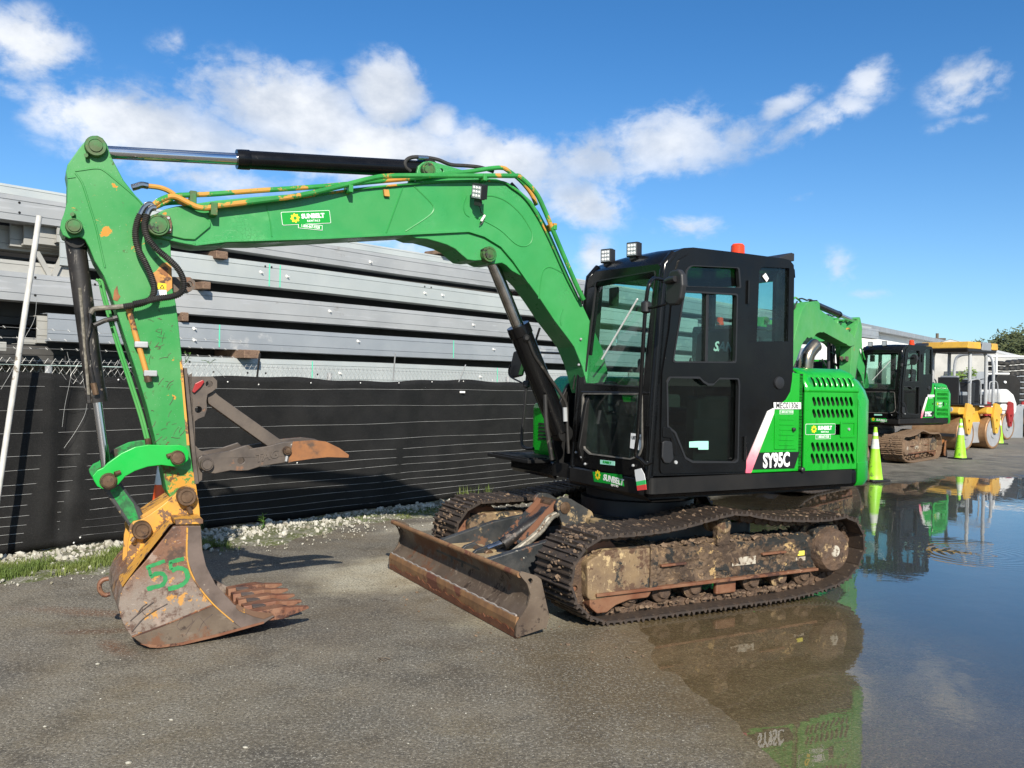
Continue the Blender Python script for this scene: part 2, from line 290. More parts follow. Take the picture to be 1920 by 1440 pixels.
def slab(name, poly, t0, t1, mat, parent=None, holes=(), plane='xz', bev=0, fn=None, **k):
    """prism: a flat outline (with holes) given thickness t0..t1"""
    f = fn or MAP[plane]
    loops = [list(poly)] + [list(h) for h in holes]
    tris = tessellate_polygon([[Vector((p[0], p[1], 0)) for p in l] for l in loops])
    flat = [p for l in loops for p in l]; n = len(flat)
    verts = [f(a, b, t0) for a, b in flat] + [f(a, b, t1) for a, b in flat]
    faces = []
    for tr in tris:
        tr = list(tr)
        if len(set(tr)) == 3: faces.append(tr); faces.append([i+n for i in tr][::-1])
    k0 = 0
    for l in loops:
        m_ = len(l)
        for i in range(m_): faces.append((k0+i, k0+(i+1) % m_, n+k0+(i+1) % m_, n+k0+i))
        k0 += m_
    o = mk(name, verts, faces, mat, parent, **k)
    if not holes and bev:
        pass
    if bev:
        bm = bmesh.new(); bm.from_mesh(o.data)
        bmesh.ops.dissolve_limit(bm, angle_limit=R(1), verts=bm.verts, edges=bm.edges) if not holes else None
        bm.to_mesh(o.data); bm.free()
        b = o.modifiers.new('bevel', 'BEVEL'); b.width = bev; b.segments = 2; b.limit_method = 'ANGLE'; b.angle_limit = R(50)
    return o
def fillet(poly, r, seg=5, only=None):
    out = []; n = len(poly)
    for i in range(n):
        p0, p, p1 = [np.array(poly[j % n], float) for j in (i-1, i, i+1)]
        rr = r[i] if isinstance(r, (list, tuple)) else r
        a, b = p0-p, p1-p; la, lb = np.linalg.norm(a), np.linalg.norm(b)
        if rr <= 0 or la < 1e-6 or lb < 1e-6 or (only is not None and i not in only): out.append(tuple(p)); continue
        a /= la; b /= lb; ang = math.acos(max(-1, min(1, a@b)))
        if ang > R(172): out.append(tuple(p)); continue
        dd = min(rr/math.tan(ang/2), la*.48, lb*.48); r2 = dd*math.tan(ang/2)
        s_, e_ = p+a*dd, p+b*dd; c_ = p+(a+b)/np.linalg.norm(a+b)*(r2/math.sin(ang/2))
        a0 = math.atan2(*(s_-c_)[::-1]); a1 = math.atan2(*(e_-c_)[::-1]); da = (a1-a0+math.pi) % (2*math.pi)-math.pi
        for k in range(seg+1):
            w = a0+da*k/seg; out.append((c_[0]+r2*math.cos(w), c_[1]+r2*math.sin(w)))
    return out
def rect(x0, x1, z0, z1, r=0, seg=4):
    p = [(x0, z0), (x1, z0), (x1, z1), (x0, z1)]; return fillet(p, r, seg) if r else p
def circ(c, r, n=16, a0=0): return [(c[0]+r*math.cos(a0+2*math.pi*i/n), c[1]+r*math.sin(a0+2*math.pi*i/n)) for i in range(n)]
def box(name, x, y, z, mat, parent=None, bev=.004, **k):
    (x0, x1), (y0, y1), (z0, z1) = x, y, z
    v = [(a, b, c) for a in (x0, x1) for b in (y0, y1) for c in (z0, z1)]
    f = [(0, 1, 3, 2), (4, 6, 7, 5), (0, 4, 5, 1), (2, 3, 7, 6), (0, 2, 6, 4), (1, 5, 7, 3)]
    return mk(name, v, f, mat, parent, bev=bev, **k)
def frames(pts):
    P = [Vector(p) for p in pts]; T = []
    for i in range(len(P)):
        a = P[max(i-1, 0)]; b = P[min(i+1, len(P)-1)]; d_ = (b-a); T.append(d_.normalized() if d_.length > 1e-9 else Vector((0, 0, 1)))
    up = Vector((0, 0, 1)) if abs(T[0].z) < .9 else Vector((1, 0, 0))
    N = [(up-T[0]*up.dot(T[0])).normalized()]
    for i in range(1, len(P)):
        n_ = N[-1]-T[i]*N[-1].dot(T[i]); N.append(n_.normalized() if n_.length > 1e-6 else N[-1])
    return P, T, N
def tube_geo(pts, r, seg=8, caps=True, off=0):
    P, T, N = frames(pts); V = []; F = []
    for i, (p, t_, n_) in enumerate(zip(P, T, N)):
        b = t_.cross(n_); rr = r[i] if isinstance(r, (list, tuple)) else r
        for k in range(seg):
            w = 2*math.pi*k/seg; V.append(p+n_*(rr*math.cos(w))+b*(rr*math.sin(w)))
    m_ = len(P)
    for i in range(m_-1):
        for k in range(seg): F.append((off+i*seg+k, off+i*seg+(k+1) % seg, off+(i+1)*seg+(k+1) % seg, off+(i+1)*seg+k))
    if caps: F.append(tuple(off+k for k in range(seg))[::-1]); F.append(tuple(off+(m_-1)*seg+k for k in range(seg)))
    return V, F
def tube(name, pts, r, mat, parent=None, seg=8, **k):
    V, F = tube_geo(pts, r, seg); k.setdefault('smooth', 'auto'); return mk(name, V, F, mat, parent, **k)
def multi(name, parts, mat, parent=None, **k):   # several (V, F) joined in ONE part
    V = []; F = []
    for v, f in parts:
        o = len(V); V += list(v); F += [tuple(i+o for i in q) for q in f]
    return mk(name, V, F, mat, parent, **k)
def cr(pts, n=6):          # smooth curve through points
    P = [np.array(p, float) for p in pts]; Q = [2*P[0]-P[1]]+P+[2*P[-1]-P[-2]]; out = []
    for i in range(1, len(Q)-2):
        for k in range(n):
            u = k/n; out.append(tuple(.5*(2*Q[i]+(Q[i+1]-Q[i-1])*u+(2*Q[i-1]-5*Q[i]+4*Q[i+1]-Q[i+2])*u*u+(3*Q[i]-Q[i-1]-3*Q[i+1]+Q[i+2])*u**3)))
    out.append(tuple(P[-1])); return out
def cyl(name, p0, p1, r, mat, parent=None, seg=20, **k):
    return tube(name, [p0, p1], r, mat, parent, seg=seg, **k)
def lathe(name, prof, c, axis, mat, parent=None, seg=24, **k):
    """profile (distance along axis, radius) turned about an axis through c"""
    ax = Vector(axis).normalized(); u_ = ax.orthogonal().normalized(); w_ = ax.cross(u_); c = Vector(c); V = []; F = []
    for d_, r_ in prof:
        for i in range(seg):
            a = 2*math.pi*i/seg; V.append(c+ax*d_+u_*(r_*math.cos(a))+w_*(r_*math.sin(a)))
    for j in range(len(prof)-1):
        for i in range(seg): F.append((j*seg+i, j*seg+(i+1) % seg, (j+1)*seg+(i+1) % seg, (j+1)*seg+i))
    F.append(tuple(range(seg))); F.append(tuple((len(prof)-1)*seg+i for i in range(seg)))
    k.setdefault('smooth', 'auto'); return mk(name, V, F, mat, parent, **k)
def txt(name, body, size, M, mat, parent=None, ext=.0008, bold=.0, xs=1., shear=0, space=1.):
    c = bpy.data.curves.new(name, 'FONT'); c.body = body; c.size = size; c.extrude = ext; c.offset = bold; c.align_x = 'CENTER'; c.align_y = 'CENTER'; c.shear = shear; c.space_character = space; c.resolution_u = 3
    o = bpy.data.objects.new(name, c); COL.objects.link(o)
    me = bpy.data.meshes.new_from_object(o); bpy.data.objects.remove(o)
    me.transform(Matrix.Diagonal((xs, 1, 1, 1))); me.transform(M); return link(me, name, mat, parent)
def side_M(x, z, y, rot=0):     # lettering on a face turned to +y of the machine (reads from the left side: local +x of text = -x of machine)
    return Matrix.Translation((x, y, z)) @ Matrix(((-1, 0, 0, 0), (0, 0, 1, 0), (0, 1, 0, 0), (0, 0, 0, 1))) @ Matrix.Rotation(rot, 4, 'Z')
def empty(name, loc=(0, 0, 0), rz=0, label=None, cat=None, group=None):
    o = bpy.data.objects.new(name, None); COL.objects.link(o); o.location = loc; o.rotation_euler = (0, 0, rz); tag(o, label, cat, group); return o
def tag(o, label=None, cat=None, group=None, kind=None):
    if label: o['label'] = label
    if cat: o['category'] = cat
    if group: o['group'] = group
    if kind: o['kind'] = kind
    return o
def fb(s, n, z): p = P0+DD*s+NN*n; return (float(p[0]), float(p[1]), z)

from mathutils import noise
# ------------------------------------------------------------------ ground with a shallow puddle
PUD = np.array([(.95, 5.2), (1.0, 4.5), (1.12, 4.0), (1.2, 3.2), (1.6, 2.4), (4, 1.4), (9, 3), (15, 8), (19, 15), (15.5, 17.6), (11.5, 17.1), (9.66, 16.55), (8.1, 15.85), (6.9, 15.1), (5.95, 14.4),
                (4.6, 13.9), (3.5, 13.1), (2.5, 12.15), (1.9, 11.0), (1.5, 9.4), (1.15, 7.8), (.9, 6.4)])
def poly_sd(px, py, poly):
    d = np.full(px.shape, 1e9); inside = np.zeros(px.shape, bool); n = len(poly)
    for i in range(n):
        a, b = poly[i], poly[(i+1) % n]; e = b-a; wx, wy = px-a[0], py-a[1]
        h = np.clip((wx*e[0]+wy*e[1])/(e@e), 0, 1); d = np.minimum(d, np.hypot(wx-e[0]*h, wy-e[1]*h))
        c = ((a[1] > py) != (b[1] > py)) & (px < (b[0]-a[0])*(py-a[1])/(b[1]-a[1]+1e-12)+a[0]); inside ^= c
    return np.where(inside, -d, d)
def wob(x, y, k=1.0):
    return (np.sin(1.7*x*k+.6)*np.cos(1.3*y*k-.4)+.6*np.sin(3.9*x*k-2.1*y*k+1)+.4*np.sin(6.3*y*k+4.1*x*k)+.25*np.sin(13*x*k+9*y*k))/2.2
def gh(x, y):
    sd_ = poly_sd(x, y, PUD)+(.20*wob(x, y, 1.2)+.10*wob(x+3, y, 3.7))*np.clip(y/8, .45, 2)
    z = np.clip(-sd_/.7, -1, 1); z = -.006-.026*(z*.5+.5*np.sign(z)*z*z)
    z = np.where(sd_ > 0, np.minimum(-.006+.012*sd_/.6, .0), z)
    return z+.0015*wob(x, y, .5)*np.where(sd_ > 0, 1, .3)
def axis(a, b, step, far, g=1.22):
    m_ = list(np.arange(a, b, step)); s_ = step; lo = [a]; 
    while lo[-1] > -far: s_ *= g; lo.append(lo[-1]-s_)
    s_ = step; hi = [m_[-1]]
    while hi[-1] < far: s_ *= g; hi.append(hi[-1]+s_)
    return np.array(lo[1:][::-1]+m_+hi[1:])
gx, gy = axis(-6.5, 20, .11, 900), axis(1.2, 21, .11, 900)
GX, GY = np.meshgrid(gx, gy); GZ = gh(GX, GY)
nx, ny = len(gx), len(gy)
V = np.stack([GX.ravel(), GY.ravel(), GZ.ravel()], 1)
ii, jj = np.meshgrid(np.arange(nx-1), np.arange(ny-1)); q = (jj*nx+ii).ravel()
F = np.stack([q, q+1, q+nx+1, q+nx], 1)
me = bpy.data.meshes.new('ground'); me.from_pydata(V.tolist(), [], F.tolist()); me.shade_smooth()
m, t, out = newmat('asphalt')
pos = t.coord('Object'); X_, Y_, Z_ = t.sep(pos)[:3]
def blob(cx_, cy_, rx, ry, rot=0, soft=.45, wobble=.5):
    mp = t.N.new('ShaderNodeMapping'); mp.vector_type = 'TEXTURE'; t.L.new(pos, mp.inputs[0])
    mp.inputs['Location'].default_value = (cx_, cy_, 0); mp.inputs['Rotation'].default_value = (0, 0, R(rot)); mp.inputs['Scale'].default_value = (rx, ry, 1e3)
    return t.ramp(t.math('ADD', t.vmath('LENGTH', mp.outputs[0]), t.math('MULTIPLY', t.math('SUBTRACT', t.noise(2.2, 6, .6), .5), wobble*2)), 1, 1-soft)
base = t.mix(t.ramp(t.noise(.55, 5, .6), .3, .7), (.125, .110, .084), (.215, .190, .146))
base = t.mix(t.ramp(t.noise(2.6, 6, .65), .48, .72, 0, .8), base, (.080, .070, .054))
base = t.mix(t.ramp(t.noise(.9, 7, .7, vec=t.vmath('ADD', pos, (3, 3, 0))), .52, .66, 0, .6), base, (.20, .17, .115))
base = t.mix(t.ramp(t.noise(1.7, 7, .72, vec=t.vmath('ADD', pos, (13, 5, 0))), .53, .66, 0, .65), base, (.052, .046, .038))
base = t.mix(blob(-.75, 7.5, 1.35, .75, 50), base, (.46, .42, .31))
base = t.mix(blob(.4, 6.0, .9, .6, 20, wobble=.6), base, (.33, .305, .22))
base = t.mix(blob(-.2, 9.2, 1.5, .55, 45), base, (.12, .11, .085))
base = t.mix(blob(-.9, 9.6, .9, .25, 45), base, (.34, .31, .24))
base = t.mix(blob(-2.6, 5.85, .95, .14, -8, .8), base, (.17, .105, .065))
base = t.mix(blob(-2.3, 5.15, .3, .11, -45, .9), base, (.16, .09, .055))
base = t.mix(blob(-2.55, 5.45, .35, .10, 10, .8), base, (.13, .08, .05))
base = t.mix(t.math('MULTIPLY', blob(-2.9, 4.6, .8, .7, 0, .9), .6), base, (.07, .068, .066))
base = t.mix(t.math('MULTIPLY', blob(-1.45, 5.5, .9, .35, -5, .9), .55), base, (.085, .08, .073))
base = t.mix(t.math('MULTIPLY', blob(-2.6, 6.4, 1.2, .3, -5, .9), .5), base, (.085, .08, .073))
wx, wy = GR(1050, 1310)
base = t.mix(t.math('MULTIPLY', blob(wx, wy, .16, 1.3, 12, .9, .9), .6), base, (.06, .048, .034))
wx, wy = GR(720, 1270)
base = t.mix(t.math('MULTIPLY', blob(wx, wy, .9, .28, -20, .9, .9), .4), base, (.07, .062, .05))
wx, wy = GR(420, 1330)
base = t.mix(t.math('MULTIPLY', blob(wx, wy, .7, .3, 15, .9, .9), .35), base, (.24, .215, .165))
fary = t.ramp(Y_, 14.5, 22)
base = t.mix(t.math('MULTIPLY', fary, .8), base, t.mix(t.ramp(t.noise(.5, 6, .7), .3, .7), (.30, .275, .23), (.20, .185, .155)))
mudm = blob(.62, 5.0, .95, 1.6, 0, .75)
base = t.mix(mudm, base, (.125, .098, .062))
# aggregate: pale and dark stones in the binder
vc = t.voro(75); vr = t.noise(95, 2, .5)
st = t.ramp(t.math('ADD', vc, t.math('MULTIPLY', t.math('SUBTRACT', vr, .5), .9)), .22, .05)
base = t.mix(t.math('MULTIPLY', st, .95), base, (.56, .52, .42))
base = t.mix(t.ramp(t.noise(48, 4, .7, vec=t.vmath('ADD', pos, (2, 8, 0))), .5, .62, 0, .8), base, (.31, .285, .235))
base = t.mix(t.ramp(t.noise(70, 4, .75, vec=t.vmath('ADD', pos, (7, 1, 0))), .50, .60, 0, .85), base, (.055, .05, .043))
base = t.mix(t.ramp(t.noise(130, 3, .7), .56, .70, 0, .75), base, (.045, .043, .040))
base = t.mix(t.ramp(t.noise(38, 3, .6, vec=t.vmath('ADD', pos, (9, 3, 0))), .67, .72, 0, .8), base, (.55, .53, .45))
crk = t.voro(.42, 'DISTANCE_TO_EDGE', vec=t.vmath('ADD', pos, t.vmath('MULTIPLY', t.noise(1.5, 6, .65, out=1), (1.3, 1.3, 0))))
base = t.mix(t.ramp(crk, .005, .001, 0, .25), base, (.03, .028, .025))
wet = t.ramp(t.math('ADD', Z_, t.math('MULTIPLY', t.math('SUBTRACT', t.noise(2.4, 6, .65), .5), .014)), .003, -.006)
wetb = t.math('MAXIMUM', wet, t.math('MULTIPLY', mudm, .7))
deep = t.ramp(t.math('ADD', X_, t.math('MULTIPLY', t.noise(.8, 5), .8)), 1.9, 3.8)  # bed coloured darker to the right in place of deeper water
base = t.mix(wet, base, t.mix(t.math('MULTIPLY', deep, .85), t.mix(.55, t.mix(t.ramp(t.noise(1.1, 6, .6), .35, .65), (.13, .10, .062), (.19, .15, .095)), t.mix(1, base, (.95, .85, .7), 'MULTIPLY')), (.022, .022, .020)))
rgh = t.ramp(wetb, 0, 1, .86, .27)
nb = t.bump(t.math('ADD', t.math('MULTIPLY', t.noise(140, 3, .6), .6), t.math('MULTIPLY', t.voro(75), .5)), .55, .006)
nb = t.bump(t.noise(5, 4), .25, .03, nb)
pbsdf(t, out, base, rgh, nrm=nb, spec=.4)
g = link(me, 'ground', 'asphalt'); tag(g, kind='structure')
# water sheet: only where the ground dips below it
m, t, out = newmat('puddle_water')
tr = t.N.new('ShaderNodeBsdfTransparent'); tr.inputs[0].default_value = (.90, .87, .80, 1)
gl = t.N.new('ShaderNodeBsdfGlossy'); gl.inputs['Roughness'].default_value = .012; gl.inputs[0].default_value = (1, 1, 1, 1)
pos = t.coord('Object')
rv = t.vmath('MULTIPLY', t.vmath('SUBTRACT', pos, (4.65, 8.6, 0)), (1, 1, 0))
rr = t.vmath('LENGTH', rv); ring = t.math('MULTIPLY', t.math('SINE', t.math('MULTIPLY', rr, 62)), t.ramp(rr, 1.0, .2))
h = t.math('ADD', t.math('MULTIPLY', t.noise(3, 3, .5), .25), t.math('ADD', t.math('MULTIPLY', ring, .10), t.math('MULTIPLY', t.noise(26, 2, .5), t.math('MULTIPLY', t.ramp(t.noise(.7, 2), .5, .6), .06))))
nb = t.bump(h, .09, .05); t.L.new(nb, gl.inputs['Normal'])
fr = t.N.new('ShaderNodeFresnel'); fr.inputs[0].default_value = 1.33; t.L.new(nb, fr.inputs['Normal'])
gm = t.N.new('ShaderNodeNewGeometry'); ff = t.math('MULTIPLY', fr.outputs[0], t.math('SUBTRACT', 1, gm.outputs['Backfacing']))
mx = t.N.new('ShaderNodeMixShader'); t.L.new(ff, mx.inputs[0]); t.L.new(tr.outputs[0], mx.inputs[1]); t.L.new(gl.outputs[0], mx.inputs[2]); t.L.new(mx.outputs[0], out.inputs[0])
cpt = PUD.mean(0); big = [tuple(cpt+(p-cpt)*(1+1.1/np.linalg.norm(p-cpt))) for p in PUD]
wtr = slab('water', big, -.0062, -.0061, 'puddle_water', plane='xy')
bm = bmesh.new(); bm.from_mesh(wtr.data); bmesh.ops.delete(bm, geom=[f for f in bm.faces if f.normal.z < .5], context='FACES'); bm.to_mesh(wtr.data); bm.free()
tag(wtr, kind='structure')

# ------------------------------------------------------------------ verge of white stones and grass along the fence
ss = np.arange(-3.2, 16, .12); nn = np.linspace(-1.25, 1.2, 30); V = []; F = []
for s_ in ss:
    wd = np.interp(s_, [-3, -1, 1, 3, 5, 16], [1.05, 1.15, .85, .72, .8, .9])*(1+.14*math.sin(s_*3.1)+.08*math.sin(s_*8.3))
    for k, n_ in enumerate(nn):
        n2 = n_*wd/1.25 if n_ < 0 else n_
        hgt = .03*min(1, max(0, (n2+wd)/.25)) if n_ < 0 else .03
        V.append(fb(s_, n2, -.012+hgt+.008*float(wob(np.array(s_*3.), np.array(n2*5.)))))
m_ = len(nn)
for i in range(len(ss)-1):
    for k in range(m_-1): F.append((i*m_+k, i*m_+k+1, (i+1)*m_+k+1, (i+1)*m_+k))
m, t, out = newmat('verge_dirt')
b_ = t.mix(t.ramp(t.noise(3, 6, .65), .38, .6), (.20, .185, .14), (.13, .145, .045))
b_ = t.mix(t.ramp(t.noise(40, 3, .6), .5, .62), b_, (.36, .34, .28)); b_ = t.mix(t.ramp(t.noise(9, 6, .7), .50, .60), b_, (.085, .10, .025))
pbsdf(t, out, b_, .95, nrm=t.bump(t.noise(60, 5, .7), .9, .02))
vg = mk('verge', V, F, 'verge_dirt', smooth=True, fix=False); tag(vg, kind='structure')
def ico():
    bm = bmesh.new(); bmesh.ops.create_icosphere(bm, subdivisions=1, radius=1); v = np.array([x.co for x in bm.verts]); f = np.array([[q.index for q in x.verts] for x in bm.faces]); bm.free(); return v, f
iv, jf = ico()
def scatter(name, n, fs, mat, label, kind='stuff'):
    V = []; F = []; k = 0
    for _ in range(n):
        s_, n_, r_, z_ = fs()
        rot = np.array(Euler((random.uniform(0, 6), random.uniform(0, 6), random.uniform(0, 6))).to_matrix())
        vv = (iv*(1+.22*rng.standard_normal((len(iv), 1))*.6)*np.array([1, random.uniform(.6, 1), random.uniform(.45, .8)]))@rot.T*r_
        p = fb(s_, n_, z_+r_*.3); V.append(vv+np.array(p)); F.append(jf+k); k += len(iv)
    me = bpy.data.meshes.new(name); me.from_pydata(np.concatenate(V).tolist(), [], np.concatenate(F).tolist())
    o = link(me, name, mat); tag(o, label, None, None, kind); return o
worn('limestone', (.32, .30, .24), (.52, .50, .43), vs=14, rough=.9, bump=.3, chips=[((.20, .18, .13), 7, .52, .08)])
def stone_pos():
    s_ = random.uniform(-3, 15)
    dn = abs(random.gauss(0, .36 if s_ < 1.5 else .24)); dn = min(dn, .95)
    return s_, -dn-.02, min(.05, random.lognormvariate(-4.2 if s_ < 1 else -4.4, .5)), .018
scatter('gravel', 6000, stone_pos, 'limestone', 'white limestone chippings strewn along the foot of the black fence')
def strays():
    s_ = random.uniform(-3, 15); return s_, -random.uniform(.3, 1.3), random.uniform(.004, .013), .008
scatter('loose_gravel', 1600, strays, 'limestone', 'small loose chips scattered over the edge of the asphalt')
# grass and moss
worn('grass_blade', (.085, .13, .02), (.16, .19, .045), vs=3, rough=.7, bump=0)
worn('moss', (.085, .10, .02), (.13, .14, .035), vs=30, rough=.95, bump=.9, bscale=60, bdist=.02)
def grass(name, n, regions, hgt, label):
    V = []; F = []
    for _ in range(n):
        s0, s1, n0, n1 = random.choice(regions); s_ = random.uniform(s0, s1); n_ = random.triangular(n0, n1, (n0+n1)/2)
        if wob(np.array(s_*2.3), np.array(n_*4.)) < -.15: continue
        x, y, _z = fb(s_, n_, 0); h_ = random.uniform(*hgt); a = random.uniform(0, 6.28); w_ = random.uniform(.0018, .004); lx, ly = math.cos(a)*h_*random.uniform(.1, .7), math.sin(a)*h_*random.uniform(.1, .7)
        px, py = -math.sin(a)*w_, math.cos(a)*w_; k = len(V)
        V += [(x-px, y-py, .012), (x+px, y+py, .012), (x+lx*.5+px*.7, y+ly*.5+py*.7, .012+h_*.65), (x+lx*.5-px*.7, y+ly*.5-py*.7, .012+h_*.65), (x+lx, y+ly, .012+h_)]
        F += [(k, k+1, k+2, k+3), (k+3, k+2, k+4)]
    o = mk(name, V, F, 'grass_blade', fix=False); tag(o, label, kind='stuff'); return o
grass('grass', 20000, [(-2.6, -.2, -1.1, -.45), (-1.2, -.3, -1.0, -.35), (-2.9, -1.0, -1.05, -.3)], (.02, .075), 'patch of short green grass in the stone verge on the left')
grass('weeds', 16000, [(1.6, 4.4, -.7, -.1), (4, 6, -.75, -.1), (6, 10, -.9, -.1), (9, 14, -1.0, .2)], (.012, .035), 'thin low grass and moss between the stones beside the fence')
grass('tuft', 260, [(-.35, -.05, -.12, -.02), (3.6, 4.2, -.15, -.02)], (.1, .22), 'sparse taller grass stems against the fence foot')

# ------------------------------------------------------------------ fence: black privacy screen on a chain link frame
fence = empty('fence', fb(0, 0, 0), 0, 'black fabric covered chain link fence with white threads behind the excavator', 'fence')
fo = fence.location
def fl(s, n, z): p = fb(s, n, z); return (p[0]-fo.x, p[1]-fo.y, z)
m, t, out = newmat('screen_fabric')
c_ = t.mix(t.ramp(t.noise(3, 5, .6), .3, .7), (.0095, .0095, .0095), (.017, .0165, .016))
c_ = t.mix(t.ramp(t.noise(160, 2, .8), .5, .75), c_, (.038, .038, .037))
c_ = t.mix(t.ramp(t.noise(30, 3, .7, vec=t.coord(scale=(.6, .6, 9))), .55, .7, 0, .6), c_, (.006, .006, .006))
pbsdf(t, out, c_, .6, nrm=t.bump(t.noise(220, 2, .7), .3, .002), spec=.18)
V = []; F = []; S = np.arange(-4.5, 17, .06); Zs = np.linspace(0, 1, 26)
def fab_n(s_, z_):
    w_ = .012*math.sin(s_*1.9+z_*2)+.006*math.sin(s_*5.3-z_*3.1)
    for s0, a_, wd in ((-1.35, .05, .10), (-1.28, -.035, .05), (2.9, .02, .2)):     # seams and pulled folds
        w_ += a_*math.exp(-((s_-s0-.16*(z_-.5))/wd)**2)
    if s_ < -.3:   # diagonal creases under the seam
        w_ += .018*math.sin((s_+1.2)*9+z_*12)*max(0, .75-z_)*math.exp(-((s_+1.3)/.9)**2)
    if abs(s_+1.47) < .12: w_ -= .03*math.exp(-((s_+1.47)/.05)**2)      # post behind the cloth
    return w_
for s_ in S:
    top = 1.585+.018*math.sin(s_*2.2)+.008*math.sin(s_*7)+.02*min(1, max(0, (s_-3)/3)); bot = .035+.012*math.sin(s_*4)
    for zz in Zs: z_ = bot+(top-bot)*zz; V.append(fl(s_, fab_n(s_, z_)+.007*noise.noise(Vector((s_*2.2, z_*4, 0)))+.004*noise.noise(Vector((s_*7, z_*9, 3))), z_))
nz_ = len(Zs)
for i in range(len(S)-1):
    for k in range(nz_-1): F.append((i*nz_+k, i*nz_+k+1, (i+1)*nz_+k+1, (i+1)*nz_+k))
o = mk('screen_fabric', V, F, 'screen_fabric', fence, smooth=True, fix=False)
so_ = o.modifiers.new('thick', 'SOLIDIFY'); so_.thickness = .003
for z_ in (1.47, 1.275, 1.065, .865, .745, .63, .535, .44, .355, .27, .19, .115):
    for (a_, b_) in ((-4.4, 16.9),):
        pts = [fl(s_, fab_n(s_, z_)-.008, z_+.006*math.sin(s_*1.1+z_*20)+.0035*math.sin(s_*3.7+z_*9)) for s_ in np.arange(a_, b_, .3)]
        tube('thread', pts, .0017, 'wire_white', fence, seg=4)
for s_ in (-4.2, -1.47, 1.6, 4.7, 7.8, 10.9, 14, 16.9):
    cyl('post', fl(s_, .07, 0), fl(s_, .07, 1.66), .03, 'galvanised', fence, seg=12)
tube('top_wire', [fl(s_, .03, 1.70+.004*math.sin(s_*4)) for s_ in np.arange(-4.5, 17, .5)], .002, 'wire', fence, seg=4)
# chain link above the cloth: zig-zag wires
parts = []; p_ = .062
for k in range(int((14+4.5)/p_)):
    s0 = -4.5+k*p_; sg = 1; pts = []
    for j in range(6):
        pts.append(fl(s0+(p_*.5 if j % 2 else 0), .02+(.004 if j % 2 else 0), 1.50+j*.045))
    parts.append(tube_geo(pts, .00135, 3, False)); pts = [fl(s0+p_-(p_*.5 if j % 2 else 0), .026, 1.50+j*.045) for j in range(6)]
    parts.append(tube_geo(pts, .00135, 3, False))
o = multi('chain_link_mesh', parts, 'wire', fence, fix=False); o['kind'] = 'stuff'
for z_, n_ in ((1.80, -.06), (1.88, -.13), (1.965, -.20)):
    pts = [fl(s_, n_, z_+.008*math.sin(s_*1.7+z_*9)) for s_ in np.arange(-4.5, .4, .1)]
    g_ = [tube_geo(pts, .0016, 4)]
    for s_ in np.arange(-4.4, .3, .13):
        c_ = Vector(fl(s_, n_, z_+.008*math.sin(s_*1.7+z_*9)))
        g_.append(tube_geo([c_+Vector((-.008, 0, -.012)), c_+Vector((.008, 0, .012))], .0012, 3)); g_.append(tube_geo([c_+Vector((.010, 0, -.008)), c_+Vector((-.010, 0, .01))], .0012, 3))
    multi('barbed_wire', g_, 'wire', fence, fix=False)
# loose strands of wire
for pts in ([(124, 660), (130, 700), (118, 760), (112, 800)], [(160, 690), (148, 678), (138, 690), (128, 706), (140, 716)], [(118, 840), (138, 810), (156, 775), (158, 745), (150, 710), (152, 690)], [(200, 700), (214, 690), (226, 668), (238, 690), (226, 712), (212, 690)], [(85, 690), (100, 682), (112, 700), (120, 712)], [(420, 708), (400, 690), (392, 672), (408, 668)], [(0, 730), (22, 690), (40, 640), (60, 600), (64, 560)]):
    tube('loose_wire', cr([fl(*(lambda q: (q[0], -.02-.01*k, q[1]))(FBK(u, v, 0))) for k, (u, v) in enumerate(pts)], 5), .0017, 'wire', fence, seg=4)
for (a_, b_) in (((487, 663), (481, 716)), ((741, 662), (737, 714)), ((873, 684), (860, 716)), ((994, 690), (985, 718))):
    (s0, z0), (s1, z1) = FBK(*a_, -.1), FBK(*b_, 0)
    cyl('outrigger_arm', fl(s1, .0, z1), fl(s0, -.1, z0+.0), .011 if a_[0] < 600 else .008, 'dark_metal' if a_[0] < 600 else 'galvanised', fence, seg=8)
for u, v in ((427, 716), (485, 721), (583, 718), (676, 718), (748, 718), (810, 716), (869, 715), (924, 713), (557, 868), (560, 978), (150, 1008), (138, 1018), (222, 712)):
    s_, z_ = FBK(u, v, -.02); lathe('tie', [(-.006, .002), (0, .009), (.006, .002)], fl(s_, -.02, z_), (NN[0], NN[1], 0), 'bolt_white', fence, seg=6)
s_, z_ = FBK(866, 735, -.02); box('clip_tag', (fl(s_, -.03, 0)[0]-.035, fl(s_, -.03, 0)[0]+.035), (fl(s_, -.03, 0)[1]-.01, fl(s_, -.03, 0)[1]+.01), (z_-.012, z_+.012), 'bolt_white', fence, bev=0)

# leaning white pole
(s0, z0), (s1, z1) = FBK(5, 850, -.3), FBK(74, 405, -.3)
kx = (s1-s0)/(z1-z0); sb = s0-kx*z0
a_, b_ = Vector(fb(sb, -.34, 0)), Vector(fb(s1, -.3, z1))
o = cyl('pole', (0, 0, 0), b_-a_, .023, 'white_pole', None, seg=14); o.location = a_
tag(o, 'long white pole leaning upright in front of the fence at far left', 'pole')

